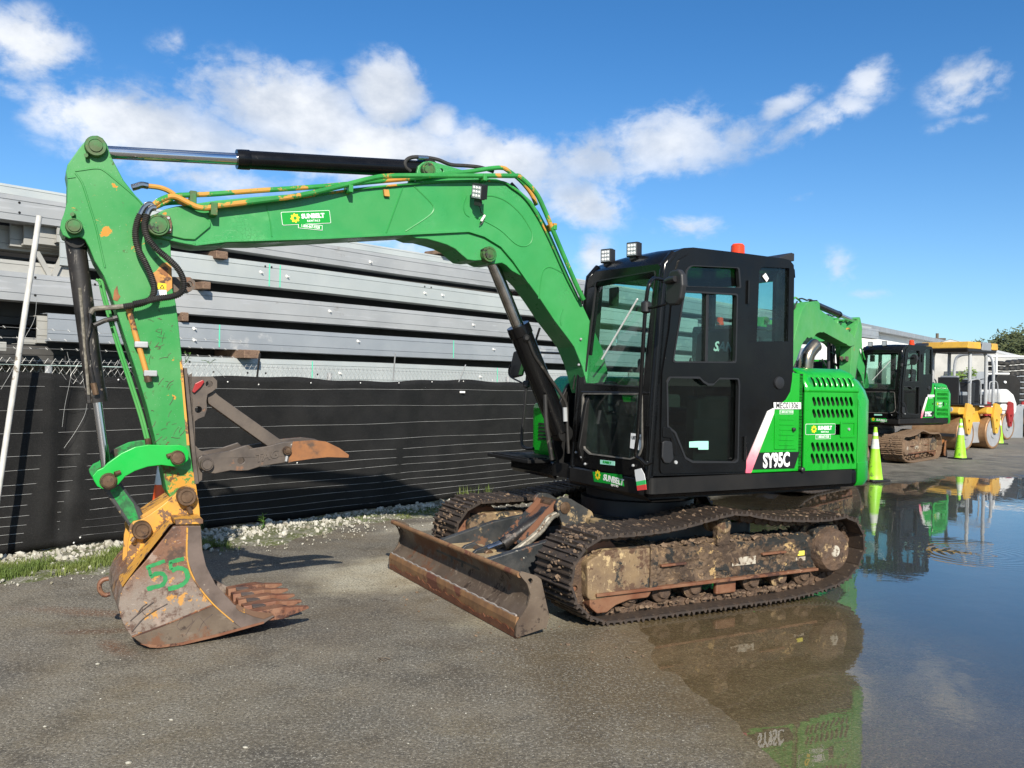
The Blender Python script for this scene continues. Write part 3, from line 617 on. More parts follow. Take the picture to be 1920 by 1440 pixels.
# ------------------------------------------------------------------ stack of galvanised steel channels beyond the fence
prof0 = [(.0, -.03), (.03, -.05), (.20, -.05), (.20, .03), (.035, .03), (.02, .05), (.02, .95), (.035, .97), (.20, .97), (.20, 1), (.03, 1), (0, .98), (-.003, .80), (.004, .79), (.004, .775), (-.003, .765), (-.003, .25), (.004, .24), (.004, .225), (-.003, .215)]
def beam(s0, s1, z0, z1, n, mat, label, tilt=0, bolts=(), marks=(), holes=(), name='steel_channel', group='galvanised channels in the stack behind the fence', depth=1.):
    org = Vector(fb(s0, n, z0)); root = None; h_ = z1-z0; V = []; F = []; L_ = s1-s0; m_ = len(prof0)
    K = max(1, int(L_/3))
    for i in range(K+1):
        q_ = L_*i/K; sag = -.012*math.sin(q_*.9+z0*5) if 0 < i < K else 0
        for pn, pz in prof0:
            V.append((DD[0]*q_+NN[0]*pn*depth, DD[1]*q_+NN[1]*pn*depth, pz*h_+tilt*q_+sag))
    for i in range(K):
        for k in range(m_): F.append((i*m_+k, i*m_+(k+1) % m_, (i+1)*m_+(k+1) % m_, (i+1)*m_+k))
    tri = tessellate_polygon([[Vector((a, b, 0)) for a, b in prof0]])
    F += [tuple(x) for x in tri]+[tuple(i+K*m_ for i in x)[::-1] for x in tri]
    o = mk(name, V, F, mat); o.location = org; tag(o, label, 'steel beam', group)
    # dark closed backing sheet of the channel
    for (s_, zr) in bolts:
        q_ = s_-s0; c_ = Vector((DD[0]*q_-NN[0]*.01, DD[1]*q_-NN[1]*.01, zr*h_+tilt*q_))
        lathe('bolt', [(0, .012), (.006, .013), (.008, .008), (.035, .007)], c_, (-NN[0], -NN[1], .1), 'bolt_white', o, seg=6)
        lathe('clip', [(0, .02), (.005, .02)], c_+Vector((-.012, 0, .010)), (-NN[0], -NN[1], 0), 'bolt_white', o, seg=5)
    for (s_, zr) in holes:
        q_ = s_-s0; c_ = Vector((DD[0]*q_-NN[0]*.0035, DD[1]*q_-NN[1]*.0035, zr*h_+tilt*q_)); lathe('bolt_hole', [(0, .013), (.0015, .013)], c_, (-NN[0], -NN[1], 0), 'black_void', o, seg=8)
    for s_ in marks:
        q_ = s_-s0; d1 = Vector((DD[0], DD[1], 0))*.008; c_ = Vector((DD[0]*q_-NN[0]*.0045, DD[1]*q_-NN[1]*.0045, tilt*q_))
        a1 = c_+Vector((0, 0, .02*h_)); b1 = c_+Vector((0, 0, .98*h_)); w_ = Vector((NN[0], NN[1], 0))*-.002
        mk('paint_mark', [a1-d1, a1+d1, b1+d1, b1-d1, a1-d1+w_, a1+d1+w_, b1+d1+w_, b1-d1+w_], [(0, 1, 2, 3), (4, 7, 6, 5), (0, 4, 5, 1), (1, 5, 6, 2), (2, 6, 7, 3), (3, 7, 4, 0)], 'mint_paint', o)
    return o
def sz(u, v, n=1.2): return FBK(u, v, n)[0]
beam(-9, 6.9, 3.10, 3.345, 1.2, 'galvanised', 'grey channel along the top of the stack, its left end out of frame', tilt=0, bolts=[(sz(694, 491), .35)], holes=[(sz(37, 360), .7), (sz(37, 386), .3)])
beam(6.95, 23, 3.12, 3.40, 1.2, 'galvanised_blue', 'top channel of the stack beyond the boom, running right behind the cab', bolts=[(sz(943, 525), .5)], holes=[(8.1, .75)])
beam(-9, 23, 3.345, 3.48, 1.42, 'galvanised_pale', 'narrow pale channel lying highest on the stack, set back from the rest')
beam(-.95, 12, 2.71, 2.995, 1.2, 'galvanised_pale', 'pale mint-grey channel in the second row with two green paint marks', bolts=[(sz(489, 521), .55), (sz(538, 526), .5), (sz(796, 554), .5), (sz(829, 558), .5)], marks=[sz(505, 500), sz(525, 505)], holes=[(sz(497, 505), .85), (sz(509, 506), .85), (sz(796, 540), .85), (sz(808, 542), .85)])
beam(12.05, 18.5, 2.74, 3.02, 1.2, 'galvanised', 'second row channel of the stack seen through the rear cab window')
beam(-9, 9, 2.315, 2.59, 1.2, 'galvanised', 'grey channel in the third row passing behind the dipper stick', bolts=[(sz(618, 583), .55), (sz(887, 602), .5)], holes=[(sz(66, 525), .85), (sz(66, 556), .2), (sz(178, 535), .8)])
beam(9.05, 18.2, 2.33, 2.61, 1.2, 'galvanised_blue', 'third row channel of the stack running behind the cab glass')
beam(-1.056, 10, 1.93, 2.205, 1.2, 'galvanised_blue', 'blue-grey channel in the fourth row with one green mark near the stick', bolts=[(sz(364, 617), .72), (sz(364, 644), .25), (sz(671, 640), .6), (sz(925, 654), .6)], marks=[sz(411, 630), sz(850, 650)])
beam(10.05, 18.4, 1.95, 2.22, 1.2, 'galvanised', 'fourth row channel of the stack, far part behind the machine')
beam(.05, 9.4, 1.50, 1.815, 1.2, 'galvanised_pale', 'pale lowest visible channel just above the black fence top', bolts=[(sz(637, 696), .5), (sz(900, 700), .5)], marks=[sz(585, 690), sz(932, 700)], holes=[(sz(355, 681), .8), (sz(400, 691), .45), (sz(464, 692), .45), (sz(498, 693), .45), (sz(464, 709), .1), (sz(498, 709), .1), (sz(595, 694), .45)])
beam(9.45, 18, 1.50, 1.815, 1.2, 'galvanised_warm', 'lowest visible channel of the stack at its far right part')
# stubs at the stepped left ends
for k, (ua, ub, va, vb, n_, lb) in enumerate([(108, 150, 402, 452, 1.22, 'short channel end beside the bucket cylinder top, first of four stepped ends'), (70, 112, 408, 455, 1.30, 'channel end just right of the white pole in the stepped row'), (46, 74, 409, 457, 1.38, 'channel end crossed by the white pole in the stepped row'), (20, 50, 411, 459, 1.46, 'channel end left of the white pole in the stepped row'), (-60, 24, 413, 458, 1.54, 'channel leaving the frame at far left in the stepped row')]):
    (s0, z1), (s1, _), (_, z0) = FBK(ua, va, n_), FBK(ub, va, n_), FBK(ua, vb, n_); beam(s0, s1+.9, z0, z1, n_, 'galvanised_warm', lb)
for ua, ub, va, vb, n_, lb in [(-60, 165, 478, 516, 1.25, 'short warm grey channel in the left of the stack under the stepped ends'), (70, 90, 591, 641, 1.27, 'short channel stub at the left end of the fourth row'), (36, 68, 632, 644, 1.33, 'low stub of channel sticking out left of the fourth row'), (-60, 12, 638, 655, 1.3, 'grey channel scrap at the left frame edge above the fence')]:
    (s0, z1), (s1, _), (_, z0) = FBK(ua, va, n_), FBK(ub, va, n_), FBK(ua, vb, n_); beam(s0, s1, z0, z1, n_, 'galvanised_warm', lb)
# V-shaped folded ends
for u0, u1_, lb in ((74, 100, 'slanting folded channel flange, left arm of the V shape'), (128, 106, 'slanting folded channel flange, right arm of the V shape')):
    (a0, za), (a1, zb) = FBK(u0, 470, 1.15), FBK(u1_, 517, 1.15); w_ = .028
    vs = []
    for n_ in (1.215, 1.24):
        for (s_, z_) in ((a0-w_, za), (a0+w_, za), (a1+w_, zb), (a1-w_, zb)): vs.append(fb(s_, n_, z_))
    o = mk('channel_flange', vs, [(0, 1, 2, 3), (4, 7, 6, 5), (0, 4, 5, 1), (1, 5, 6, 2), (2, 6, 7, 3), (3, 7, 4, 0)], 'galvanised_warm'); tag(o, lb, 'steel beam', 'galvanised channels in the stack behind the fence')
worn('gap_shade_steel', (.05, .05, .05), (.08, .078, .075), vs=2, rough=.6)
# second layer of the stack behind the gaps, its shade put into the colour
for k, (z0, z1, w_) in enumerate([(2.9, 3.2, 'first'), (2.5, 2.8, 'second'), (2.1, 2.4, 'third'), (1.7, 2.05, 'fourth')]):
    beam(-9, 17.8, z0, z1, 1.75, 'gap_shade_steel', 'channel coloured dark for shade deep in the stack, behind the %s gap from the top' % w_)
sh = empty('storage_shed', fb(-6, 2.6, 0), 0, 'low pale shed with a white fascia strip glimpsed through the left end of the stack', 'shed'); so2 = sh.location
def shb(nm, s0, s1, n0, n1, z0, z1, mt):
    vs = [Vector(fb(a, n_, z))-so2 for z in (z0, z1) for a, n_ in ((s0, n0), (s1, n0), (s1, n1), (s0, n1))]
    return mk(nm, vs, [(3, 2, 1, 0), (4, 5, 6, 7), (0, 1, 5, 4), (1, 2, 6, 5), (2, 3, 7, 6), (3, 0, 4, 7)], mt, sh)
shb('wall', -12, 3, 2.6, 4, 0, 1.68, 'galvanised_warm'); shb('dark_filler', -12, 3, 2.62, 3.9, 1.70, 3.0, 'black_void')  # solid black box fills the dark area above the wall
for k in range(26): shb('fascia_panel', -6+k*.22, -6+k*.22+.205, 2.55, 2.6, 1.695, 1.80, 'white_paint')
# timber bearers between the rows
def timber(u, v, n0, n1, w, h, label):
    s_, z_ = FBK(u, v, n0); vs = []
    for n_ in (n0, n1):
        for (a, b) in rect(s_-w/2, s_+w/2, z_-h/2, z_+h/2): vs.append(Vector(fb(a, n_, b))-Vector(fb(s_, n0, z_-h/2)))
    o = mk('timber_block', vs, [(0, 1, 2, 3), (4, 7, 6, 5), (0, 4, 5, 1), (1, 5, 6, 2), (2, 6, 7, 3), (3, 7, 4, 0)], 'timber', bev=.008); o.location = fb(s_, n0, z_-h/2)
    tag(o, label, 'timber block', 'timber blocks between the channels'); return o
timber(473, 664, 1.02, 1.7, .21, .10, 'rough pale timber block lying on the lowest channel over the fence')
timber(388, 535, 1.05, 1.7, .10, .085, 'round-ended timber bearer just right of the dipper stick')
timber(417, 478, 1.12, 1.7, .15, .09, 'brown timber bearer under the top channel beside the boom tip')
timber(348, 594, 1.15, 1.7, .08, .10, 'timber bearer edge beside the dipper stick above the fourth row')
timber(847, 473, 1.3, 1.75, .30, .06, 'brown timber lying on top of the stack below the boom')
timber(1010, 545, 1.15, 1.7, .12, .10, 'timber bearer in shade behind the boom cylinder rod')
for k, s_ in enumerate((-6, 2, 8, 15)):
    o = mk('timber_bearer', [Vector(p)-Vector(fb(s_, 1.2, 0)) for p in (fb(s_-.1, 1.24, 0), fb(s_+.1, 1.24, 0), fb(s_+.1, 1.9, 0), fb(s_-.1, 1.9, 0), fb(s_-.1, 1.24, 1.5), fb(s_+.1, 1.24, 1.5), fb(s_+.1, 1.9, 1.5), fb(s_-.1, 1.9, 1.5))], [(0, 1, 2, 3), (4, 7, 6, 5), (0, 4, 5, 1), (1, 5, 6, 2), (2, 6, 7, 3), (3, 7, 4, 0)], 'timber'); o.location = fb(s_, 1.2, 0)
    tag(o, 'upright timber support under the stack behind the fence cloth, %s' % ('left of frame', 'behind the bucket', 'behind the boom', 'behind the cab')[k], 'timber', 'supports under the stack')
# small vine shoots on the fence and weeds at its foot
def plant(name, base, n, hgt, spread, label, leaf=.025):
    r_ = empty(name, base, 0, label, 'plant'); S_ = []; V = []; F = []
    for k in range(n):
        a = random.uniform(0, 6.28); tip = Vector((math.cos(a)*spread*random.random(), math.sin(a)*spread*random.random(), hgt*random.uniform(.6, 1)))
        pts = cr([(0, 0, 0), tuple(tip*.5+Vector((.01, 0, .01))), tuple(tip)], 4); S_.append(tube_geo(pts, .0022, 4))
        for q in range(7):
            p = Vector(pts[int(len(pts)*(.2+.75*random.random())) - 1]); b = random.uniform(0, 6.28); d_ = Vector((math.cos(b), math.sin(b), random.uniform(-.3, .5)))*leaf*random.uniform(1, 2.2); w_ = Vector((-math.sin(b), math.cos(b), 0))*leaf*.3; i0 = len(V)
            V += [p, p+d_*.5+w_+Vector((0, 0, .004)), p+d_, p+d_*.5-w_+Vector((0, 0, .004))]; F += [(i0, i0+1, i0+2, i0+3)]
    multi('stem', S_, 'leaf_green', r_); mk('leaves', V, F, 'leaf_green', r_, fix=False); return r_
x_, y_ = GR(474, 1000); plant('weed_plant', (x_+.06, y_+.15, .01), 4, .2, .06, 'bright green leafy weed growing at the fence foot right of the bucket', .03)
x_, y_ = GR(687, 960); plant('weed_plant', (x_, y_+.1, .01), 4, .12, .07, 'small weed at the fence foot midway to the far track')
s_, z_ = FBK(352, 672, 0); plant('vine', fb(s_, .05, z_-.05), 3, .13, .08, 'light green vine shoot above the fence beside the dipper stick', .022)
s_, z_ = FBK(392, 678, 0); plant('vine', fb(s_+.03, .05, z_-.02), 2, .05, .12, 'thin vine sprig with few leaves over the fence top', .014)
# ------------------------------------------------------------------ the excavator, built in its own frame: x forward, y towards its left side, z up
exc = empty('excavator', (C0[0], C0[1], 0), math.atan2(FW[1], FW[0]), 'green and black crawler excavator in the foreground with cab, bucket and dozer blade', 'excavator')
GRP = {}     # part -> 'under', 'upper' or 'arm', used when the machine is copied
def sect(tagname, before):
    for o in list(exc.children):
        if o not in before: GRP[o.name] = tagname
TR = 'muddy_steel'
# ---- undercarriage
seen = set(exc.children)
import bisect
from mathutils import noise
def track_path():
    key = [(1.02, .0), (.5, -.0), (0, -.0), (-.6, .0), (-1.0, .035), (-1.2, .08), (-1.34, .17), (-1.42, .30), (-1.425, .42), (-1.34, .555), (-1.2, .615), (-.95, .60), (-.45, .635), (-.2, .685), (-.03, .70), (.12, .68), (.5, .622), (.88, .607), (1.1, .61), (1.24, .55), (1.33, .44), (1.36, .33), (1.33, .20), (1.24, .09), (1.12, .02)]
    pts = [np.array(p) for p in cr([(k[0], 0, k[1]) for k in key+[key[0]]], 8)]
    pts = np.array([(p[0], p[2]) for p in pts]); seg = np.hypot(*np.diff(pts, axis=0).T); cum = np.concatenate([[0], np.cumsum(seg)])
    return pts, cum
TP, TCUM = track_path(); NS = 43
def tp(sv):
    sv = sv % TCUM[-1]; i = min(bisect.bisect_right(TCUM, sv)-1, len(TP)-2); f = (sv-TCUM[i])/(TCUM[i+1]-TCUM[i]+1e-9)
    return TP[i]*(1-f)+TP[i+1]*f
pitch = TCUM[-1]/NS
# one shoe in local frame: X along the chain, Z outward, Y across; grouser bars proud
def shoe_mesh():
    L = pitch*.97; w = .225; V = []; F = []
    pr = [(-L/2-.012, -.004), (-L/2+.004, .004), (-L/2+.012, .024), (-L/2+.022, .024), (-L/2+.030, .004), (-L*.09, .004), (-L*.05, .020), (L*.02, .020), (L*.06, .004), (L/2-.034, .004), (L/2-.024, .020), (L/2-.014, .020), (L/2-.006, .003), (L/2-.002, -.006), (L/2-.03, -.010), (-L/2+.01, -.012)]
    me = None
    for y_ in (-w, w):
        for a, b in pr: V.append((a, y_, b-.02))
    n = len(pr)
    for i in range(n): F.append((i, (i+1) % n, n+(i+1) % n, n+i))
    tri = tessellate_polygon([[Vector((a, b, 0)) for a, b in pr]]); F += [tuple(x) for x in tri]+[tuple(i+n for i in x)[::-1] for x in tri]
    me = bpy.data.meshes.new('track_shoe'); me.from_pydata(V, [], F); me.materials.append(MATS['track_shoe'])
    bm = bmesh.new(); bm.from_mesh(me); bmesh.ops.recalc_face_normals(bm, faces=bm.faces); bm.to_mesh(me); bm.free(); return me
def link_mesh():
    V = []; F = []; L = pitch
    for y_ in (-.075, -.045, .045, .075):
        pr = [(-L*.58, -.030), (-L*.5, -.072), (-L*.2, -.085), (L*.1, -.062), (L*.35, -.085), (L*.52, -.075), (L*.58, -.030)]; 
        for a, b in pr: V.append((a, y_, b))
    n = 7
    for j in (0, 2):
        for i in range(n): F.append((j*n+i, j*n+(i+1) % n, (j+1)*n+(i+1) % n, (j+1)*n+i))
        F += [tuple(range(j*n, j*n+n)), tuple(range((j+1)*n, (j+2)*n))]
    v2, f2 = tube_geo([(0, -.09, -.055), (0, .09, -.055)], .02, 8); k = len(V); V += v2; F += [tuple(i+k for i in q) for q in f2]
    me = bpy.data.meshes.new('chain_link'); me.from_pydata([tuple(v) for v in V], [], F); me.materials.append(MATS['muddy_steel'])
    bm = bmesh.new(); bm.from_mesh(me); bmesh.ops.recalc_face_normals(bm, faces=bm.faces); bm.to_mesh(me); bm.free(); return me
SHOE, LINKM = shoe_mesh(), link_mesh()
def rough_box(name, x, y, z, mat, parent, nx=28, ny=8, nz=8, amp=.006, seed=0, topslope=0, **k):
    """box with a caked, uneven surface"""
    (x0, x1), (y0, y1), (z0, z1) = x, y, z; bm = bmesh.new(); bmesh.ops.create_grid(bm, x_segments=1, y_segments=1, size=1); bm.clear()
    V = {}; F = []
    def vid(i, j, l):
        if (i, j, l) not in V:
            p = np.array([x0+(x1-x0)*i/nx, y0+(y1-y0)*j/ny, z0+(z1-z0)*l/nz]); q = p*23+seed
            a = amp*(2.2*noise.noise(Vector(p*9+seed))+2.0*noise.noise(Vector(p*26+seed))+1.3*noise.noise(Vector(p*60+seed)))
            c_ = np.array([(x0+x1)/2, (y0+y1)/2, (z0+z1)/2]); dd = p-c_; dd[0] *= .05; dd /= np.linalg.norm(dd)+1e-9
            p = p+dd*a
            if topslope: p[2] -= topslope*max(0, (abs(j/ny-.5)*2-.35))*(l/nz)
            V[(i, j, l)] = (len(V), tuple(p))
        return V[(i, j, l)][0]
    for i in range(nx):
        for j in range(ny): F += [(vid(i, j, 0), vid(i+1, j, 0), vid(i+1, j+1, 0), vid(i, j+1, 0)), (vid(i, j, nz), vid(i+1, j, nz), vid(i+1, j+1, nz), vid(i, j+1, nz))]
        for l in range(nz): F += [(vid(i, 0, l), vid(i+1, 0, l), vid(i+1, 0, l+1), vid(i, 0, l+1)), (vid(i, ny, l), vid(i+1, ny, l), vid(i+1, ny, l+1), vid(i, ny, l+1))]
    for j in range(ny):
        for l in range(nz): F += [(vid(0, j, l), vid(0, j+1, l), vid(0, j+1, l+1), vid(0, j, l+1)), (vid(nx, j, l), vid(nx, j+1, l), vid(nx, j+1, l+1), vid(nx, j, l+1))]
    bm.free(); vs = [None]*len(V)
    for idx, p in V.values(): vs[idx] = p
    return mk(name, vs, F, mat, parent, smooth='auto', **k)
def track(side, label=None):
    yc = side*.885; tr_ = bpy.data.objects.new('track', None); COL.objects.link(tr_); tr_.parent = exc
    if label: tr_['label'] = label
    for i in range(NS):
        s_ = i*pitch+.03; a, b = tp(s_-pitch/2), tp(s_+pitch/2); c_ = (a+b)/2; th = math.atan2(b[1]-a[1], b[0]-a[0])
        # path runs with the outside on its left hand when walked as given -> outward normal
        tx = np.array([math.cos(th), math.sin(th)]); nrm = np.array([-tx[1], tx[0]])
        if (c_-np.array([0, .33]))@nrm < 0: nrm = -nrm
        M = Matrix(((tx[0], 0, nrm[0], c_[0]), (0, 1, 0, yc), (tx[1], 0, nrm[1], c_[1]), (0, 0, 0, 1)))
        if M.to_3x3().determinant() < 0: M = M @ Matrix.Diagonal((-1, 1, 1, 1))
        o = bpy.data.objects.new('track_shoe', SHOE); COL.objects.link(o); o.parent = tr_; o.matrix_local = M
        o = bpy.data.objects.new('chain_link', LINKM); COL.objects.link(o); o.parent = tr_; o.matrix_local = M
    s = side
    fr = bpy.data.objects.new('track_frame', None); 
    yo, yi = yc+s*.10, yc-s*.10
    f1 = rough_box('track_frame', (-.97, 1.12), sorted((yc-s*.13, yc+s*.135)), (.20, .47), 'frame_mud', tr_, 150, 16, 20, .0085, 3+side, topslope=.05)
    slab('front_cap', fillet([(.62, .195), (1.16, .16), (1.17, .42), (1.02, .485), (.62, .475)], .04), yc-s*.145, yc+s*.155, 'cap_mud', tr_, bev=.01)
    rough_box('joint_band', (.60, .66), sorted((yc-s*.14, yc+s*.166)), (.19, .485), 'frame_mud', tr_, 6, 14, 20, .006, 9)
    box('frame_rail', (-.95, 1.1), sorted((yc+s*.10, yc+s*.175)), (.186, .206), 'rusty_steel', tr_, bev=.003)
    slab('guide_guard', fillet([(.62, .19), (1.14, .19), (1.14, .12), (1.08, .07), (1.0, .07), (.93, .11), (.82, .135), (.66, .135)], .03), yc+s*.03, yc+s*.15, 'rusty_steel', tr_, bev=.006)
    lathe('idler', [(-.06, .20), (-.045, .255), (-.02, .262), (.02, .262), (.045, .255), (.06, .20), (.065, .08)], (1.06, yc, .315), (0, 1, 0), 'rusty_steel', tr_, 36)
    slab('idler_plate', fillet([(1.30, .32), (1.27, .47), (1.2, .53), (1.12, .50), (1.12, .15), (1.2, .12), (1.28, .2)], .03), yc+s*.068, yc+s*.082, 'muddy_steel', tr_, holes=[circ((1.215, .44), .022, 10), circ((1.215, .235), .022, 10)])
    # motor and sprocket
    NT_ = 21; out_ = []
    for i in range(NT_*4):
        a = 2*math.pi*i/(NT_*4); r_ = (.292, .292, .255, .255)[i % 4]; out_.append((-1.08+r_*math.cos(a), .335+r_*math.sin(a)))
    slab('sprocket', out_, yc-.025, yc+.025, 'muddy_steel', tr_, bev=.004)
    lathe('motor_plate', [(0, .255), (.012, .255), (.02, .24)], (-1.08, yc+s*.045, .335), (0, s, 0), 'muddy_steel', tr_, 30)
    lathe('travel_motor', [(0, .19), (.05, .185), (.16, .168), (.185, .15), (.195, .05)], (-1.08, yc+s*.03, .335), (0, s, 0), 'muddy_steel', tr_, 30)
    lathe('motor_cap', [(0, .046), (.006, .040)], (-1.075, yc+s*.225, .335), (0, s, 0), 'white_mud', tr_, 14)
    slab('motor_bracket', fillet([(-.93, .21), (-.93, .49), (-1.0, .53), (-1.18, .52), (-1.22, .47), (-1.06, .45), (-1.0, .32), (-1.05, .2)], .02), yc+s*.05, yc+s*.14, 'frame_mud', tr_, bev=.006)
    # carrier roller and lower rollers
    lathe('carrier_roller', [(-.06, .04), (-.055, .065), (-.03, .065), (-.025, .05), (.03, .05), (.035, .068), (.06, .068), (.10, .065), (.115, .05)], (-.03, yc+s*.03, .585), (0, s, 0), 'cap_mud', tr_, 20)
    box('roller_bracket', (-.09, .03), sorted((yc+s*.07, yc+s*.13)), (.44, .56), 'frame_mud', tr_, bev=.008)
    for xr in (.78, .50, .22, -.34, -.62, -.86):
        lathe('track_roller', [(-.10, .03), (-.095, .055), (-.08, .085), (-.05, .085), (-.045, .062), (.045, .062), (.05, .085), (.08, .085), (.095, .055), (.115, .045)], (xr, yc+s*.01, .155), (0, s, 0), 'muddy_steel', tr_, 18)
    box('chain_guard', (-.16, .03), sorted((yc+s*.085, yc+s*.125)), (.085, .20), 'rusty_steel', tr_, bev=.012)
    for (xa, xb, zz) in ((.34, .56, .337), (-.62, -.38, .345)):
        box('frame_lip', (xa, xb), sorted((yc+s*.13, yc+s*.165)), (zz, zz+.016), 'rusty_steel', tr_, bev=.004)
    for (xa, xb, za, zb, mt) in ((-.33, -.10, .285, .345, 'white_mud'), (-.84, -.74, .27, .30, 'white_mud'), (-.83, -.76, .31, .345, 'pale_yellow')):
        box('decal_patch', (xa, xb), sorted((yc+s*.1405, yc+s*.143)), (za, zb), mt, tr_, bev=0)
    if side > 0: pass
    return tr_
track(1, 'near side crawler track caked with mud'); track(-1, 'far side crawler track seen past the blade')
# dried mud clods stuck between the grousers
worn('mud_clod', (.12, .08, .052), (.22, .15, .095), vs=22, rough=.95, bump=.6, chips=[((.07, .045, .03), 30, .52, .05)])
bmi = bmesh.new(); bmesh.ops.create_icosphere(bmi, subdivisions=1, radius=1); IV = np.array([v.co for v in bmi.verts]); IF = [[v.index for v in f.verts] for f in bmi.faces]; bmi.free()
for tr_ in [o for o in exc.children if o.name.startswith('track')]:
    side = 1 if 'near' in tr_.get('label', '') else -1; V = []; F = []
    for _ in range(850):
        s_ = random.uniform(0, TCUM[-1]); c_ = tp(s_); a, b = tp(s_-.01), tp(s_+.01); tx = (b-a)/np.linalg.norm(b-a); nrm = np.array([-tx[1], tx[0]])
        if (c_-np.array([0, .33]))@nrm < 0: nrm = -nrm
        if c_[1] < .03 and abs(c_[0]) < 1.0: continue
        y_ = side*.885+random.choice((random.gauss(0, .05), random.uniform(-.2, .2))); r_ = random.lognormvariate(-4.6, .45); r_ = min(r_, .024); p = np.array([c_[0]-nrm[0]*.012, y_, c_[1]-nrm[1]*.012]); k = len(V)
        V += [tuple(q) for q in (IV*(1+.25*rng.standard_normal((len(IV), 1)))*r_*np.array([1, 1.4, .8]))+p]; F += [[i+k for i in f] for f in IF]
    for _ in range(500):
        x_ = random.uniform(-1.0, 1.1); y_ = side*(.885+random.uniform(-.1, .12)); r_ = random.lognormvariate(-4.5, .4); k = len(V)
        V += [tuple(q) for q in (IV*(1+.3*rng.standard_normal((len(IV), 1)))*r_*np.array([1.3, 1, .7]))+np.array([x_, y_, .47 if random.random() < .45 else .055+random.uniform(0, .02)])]; F += [[i+k for i in f] for f in IF]
    o = mk('caked_mud', V, F, 'mud_clod', tr_, fix=False); o['kind'] = 'stuff'
# inner frame, slew ring
slab('car_body', fillet([(-.55, -.78), (.5, -.78), (.62, -.4), (.62, .4), (.5, .78), (-.55, .78)], .08), .30, .56, 'dozer_black', exc, plane='xy', bev=.01)
lathe('slew_ring', [(0, .46), (.12, .46), (.13, .42), (.24, .42)], (0, 0, .56), (0, 0, 1), 'dark_metal', exc, 40)
# ---- dozer blade
bl = bpy.data.objects.new('dozer_blade', None); COL.objects.link(bl); bl.parent = exc
outer = [(1.70, .075), (1.712, .13), (1.655, .19), (1.628, .25), (1.635, .31), (1.665, .36), (1.715, .405)]
outer = [(a, c) for a, _, c in cr([(a, 0, c) for a, c in outer], 4)]
back = [(a-.016, c-.002) for a, c in outer]
mk('mouldboard', [(a, y, c) for y in (-1.10, 1.10) for a, c in outer+back[::-1]], [tuple(i+j*len(outer)*2 for i in (k, (k+1) % (2*len(outer)))) + tuple(i+(1-j)*len(outer)*2 for i in ((k+1) % (2*len(outer)), k)) for j in (0,) for k in range(2*len(outer))]+[tuple(range(2*len(outer))), tuple(range(2*len(outer), 4*len(outer)))], 'blade_steel', bl, smooth='auto')
cyl('top_roll', (1.713, -1.105, .397), (1.713, 1.105, .397), .018, 'blade_edge', bl, 12)
slab('cutting_edge', [(1.722, .005), (1.738, .10), (1.73, .135), (1.712, .135), (1.718, .1), (1.70, .005)], -1.108, 1.108, 'blade_edge', bl, bev=.003)
worn('dark_rust', (.10, .034, .018), (.14, .055, .028), vs=10, rough=.6, bump=.4)
jag = [(-1.105, .004)]; yv = -1.105
while yv < 1.1: jag.append((yv, .035+.022*random.random()+.012*math.sin(yv*9))); yv += random.uniform(.012, .045)
jag += [(1.105, .05), (1.105, .004)]
slab('worn_edge', jag, 1.728, 1.7405, 'dark_rust', bl, plane='yz', fn=lambda a, b, t: (t-.012+b*.1+.0035, a, b+.001))
yv = -1.1; weld = []
while yv < 1.1: weld.append((1.718+.003*math.sin(yv*70), yv, .137+.003*math.sin(yv*43))); yv += .02
tube('weld_seam', weld, .0075, 'weld_grey', bl, seg=6)
endp = fillet([(1.74, .01), (1.735, .10), (1.66, .20), (1.64, .27), (1.665, .34), (1.728, .41), (1.70, .42), (1.60, .385), (1.565, .36), (1.50, .12), (1.52, .05)], .012, 3)
for s in (-1, 1): slab('end_plate', endp, s*1.10, s*1.118, 'blade_steel', bl, holes=[circ((1.645, .355), .020, 8)], bev=.003)
for s in (-1, 1):
    a0, a1 = Vector((1.62, s*.40, .25)), Vector((.55, s*.47, .42))
    pr = [(a0, .10), (Vector((1.1, s*.44, .34)), .13), (a1, .12)]
    V = []
    for p, h_ in pr:
        for dy in (-.03, .03):
            for dz in (-1, 1): V.append(p+Vector((0, dy, dz*h_)))
    F = [(0, 1, 3, 2), (8, 10, 11, 9)]
    for j in (0, 4): F += [(j, j+4, j+5, j+1), (j+2, j+3, j+7, j+6), (j, j+2, j+6, j+4), (j+1, j+5, j+7, j+3)]
    mk('push_arm', V, F, 'dozer_black', bl, bev=.008)
slab('blade_web', fillet([(1.63, -.42), (1.63, .42), (1.30, .40), (1.16, 0), (1.30, -.40)], 0.05), .27, .305, 'dozer_black', bl, plane='xy', bev=.006)
worn('clay', (.42, .30, .15), (.30, .22, .12), vs=7, chips=[((.03, .032, .03), 8, .55, .03), ((.55, .5, .42), 18, .6, .04)], rough=.85, bump=.8)
slab('clay_cake', [(1.6+.03*math.sin(i), -.33+i*.06) for i in range(12)]+[(1.33+.03*math.sin(i*2), .33-i*.06) for i in range(12)], .305, .335, 'clay', bl, plane='xy', bev=.01)
for s in (-1, 1):
    slab('cylinder_lug', fillet([(1.63, .18), (1.45, .18), (1.38, .33), (1.44, .38), (1.52, .36), (1.63, .28)], .02), s*.075, s*.11, 'dozer_black', bl, bev=.004)
lathe('lug_pin', [(-.14, .03), (-.135, .036), (.135, .036), (.14, .03)], (1.43, 0, .325), (0, 1, 0), 'pin_steel', bl, 14)
cyl('blade_rod', (1.43, 0, .325), (1.15, 0, .40), .028, 'chrome_dull', bl); cyl('blade_cylinder', (1.25, 0, .365), (.82, 0, .60), .046, 'black_worn', bl)
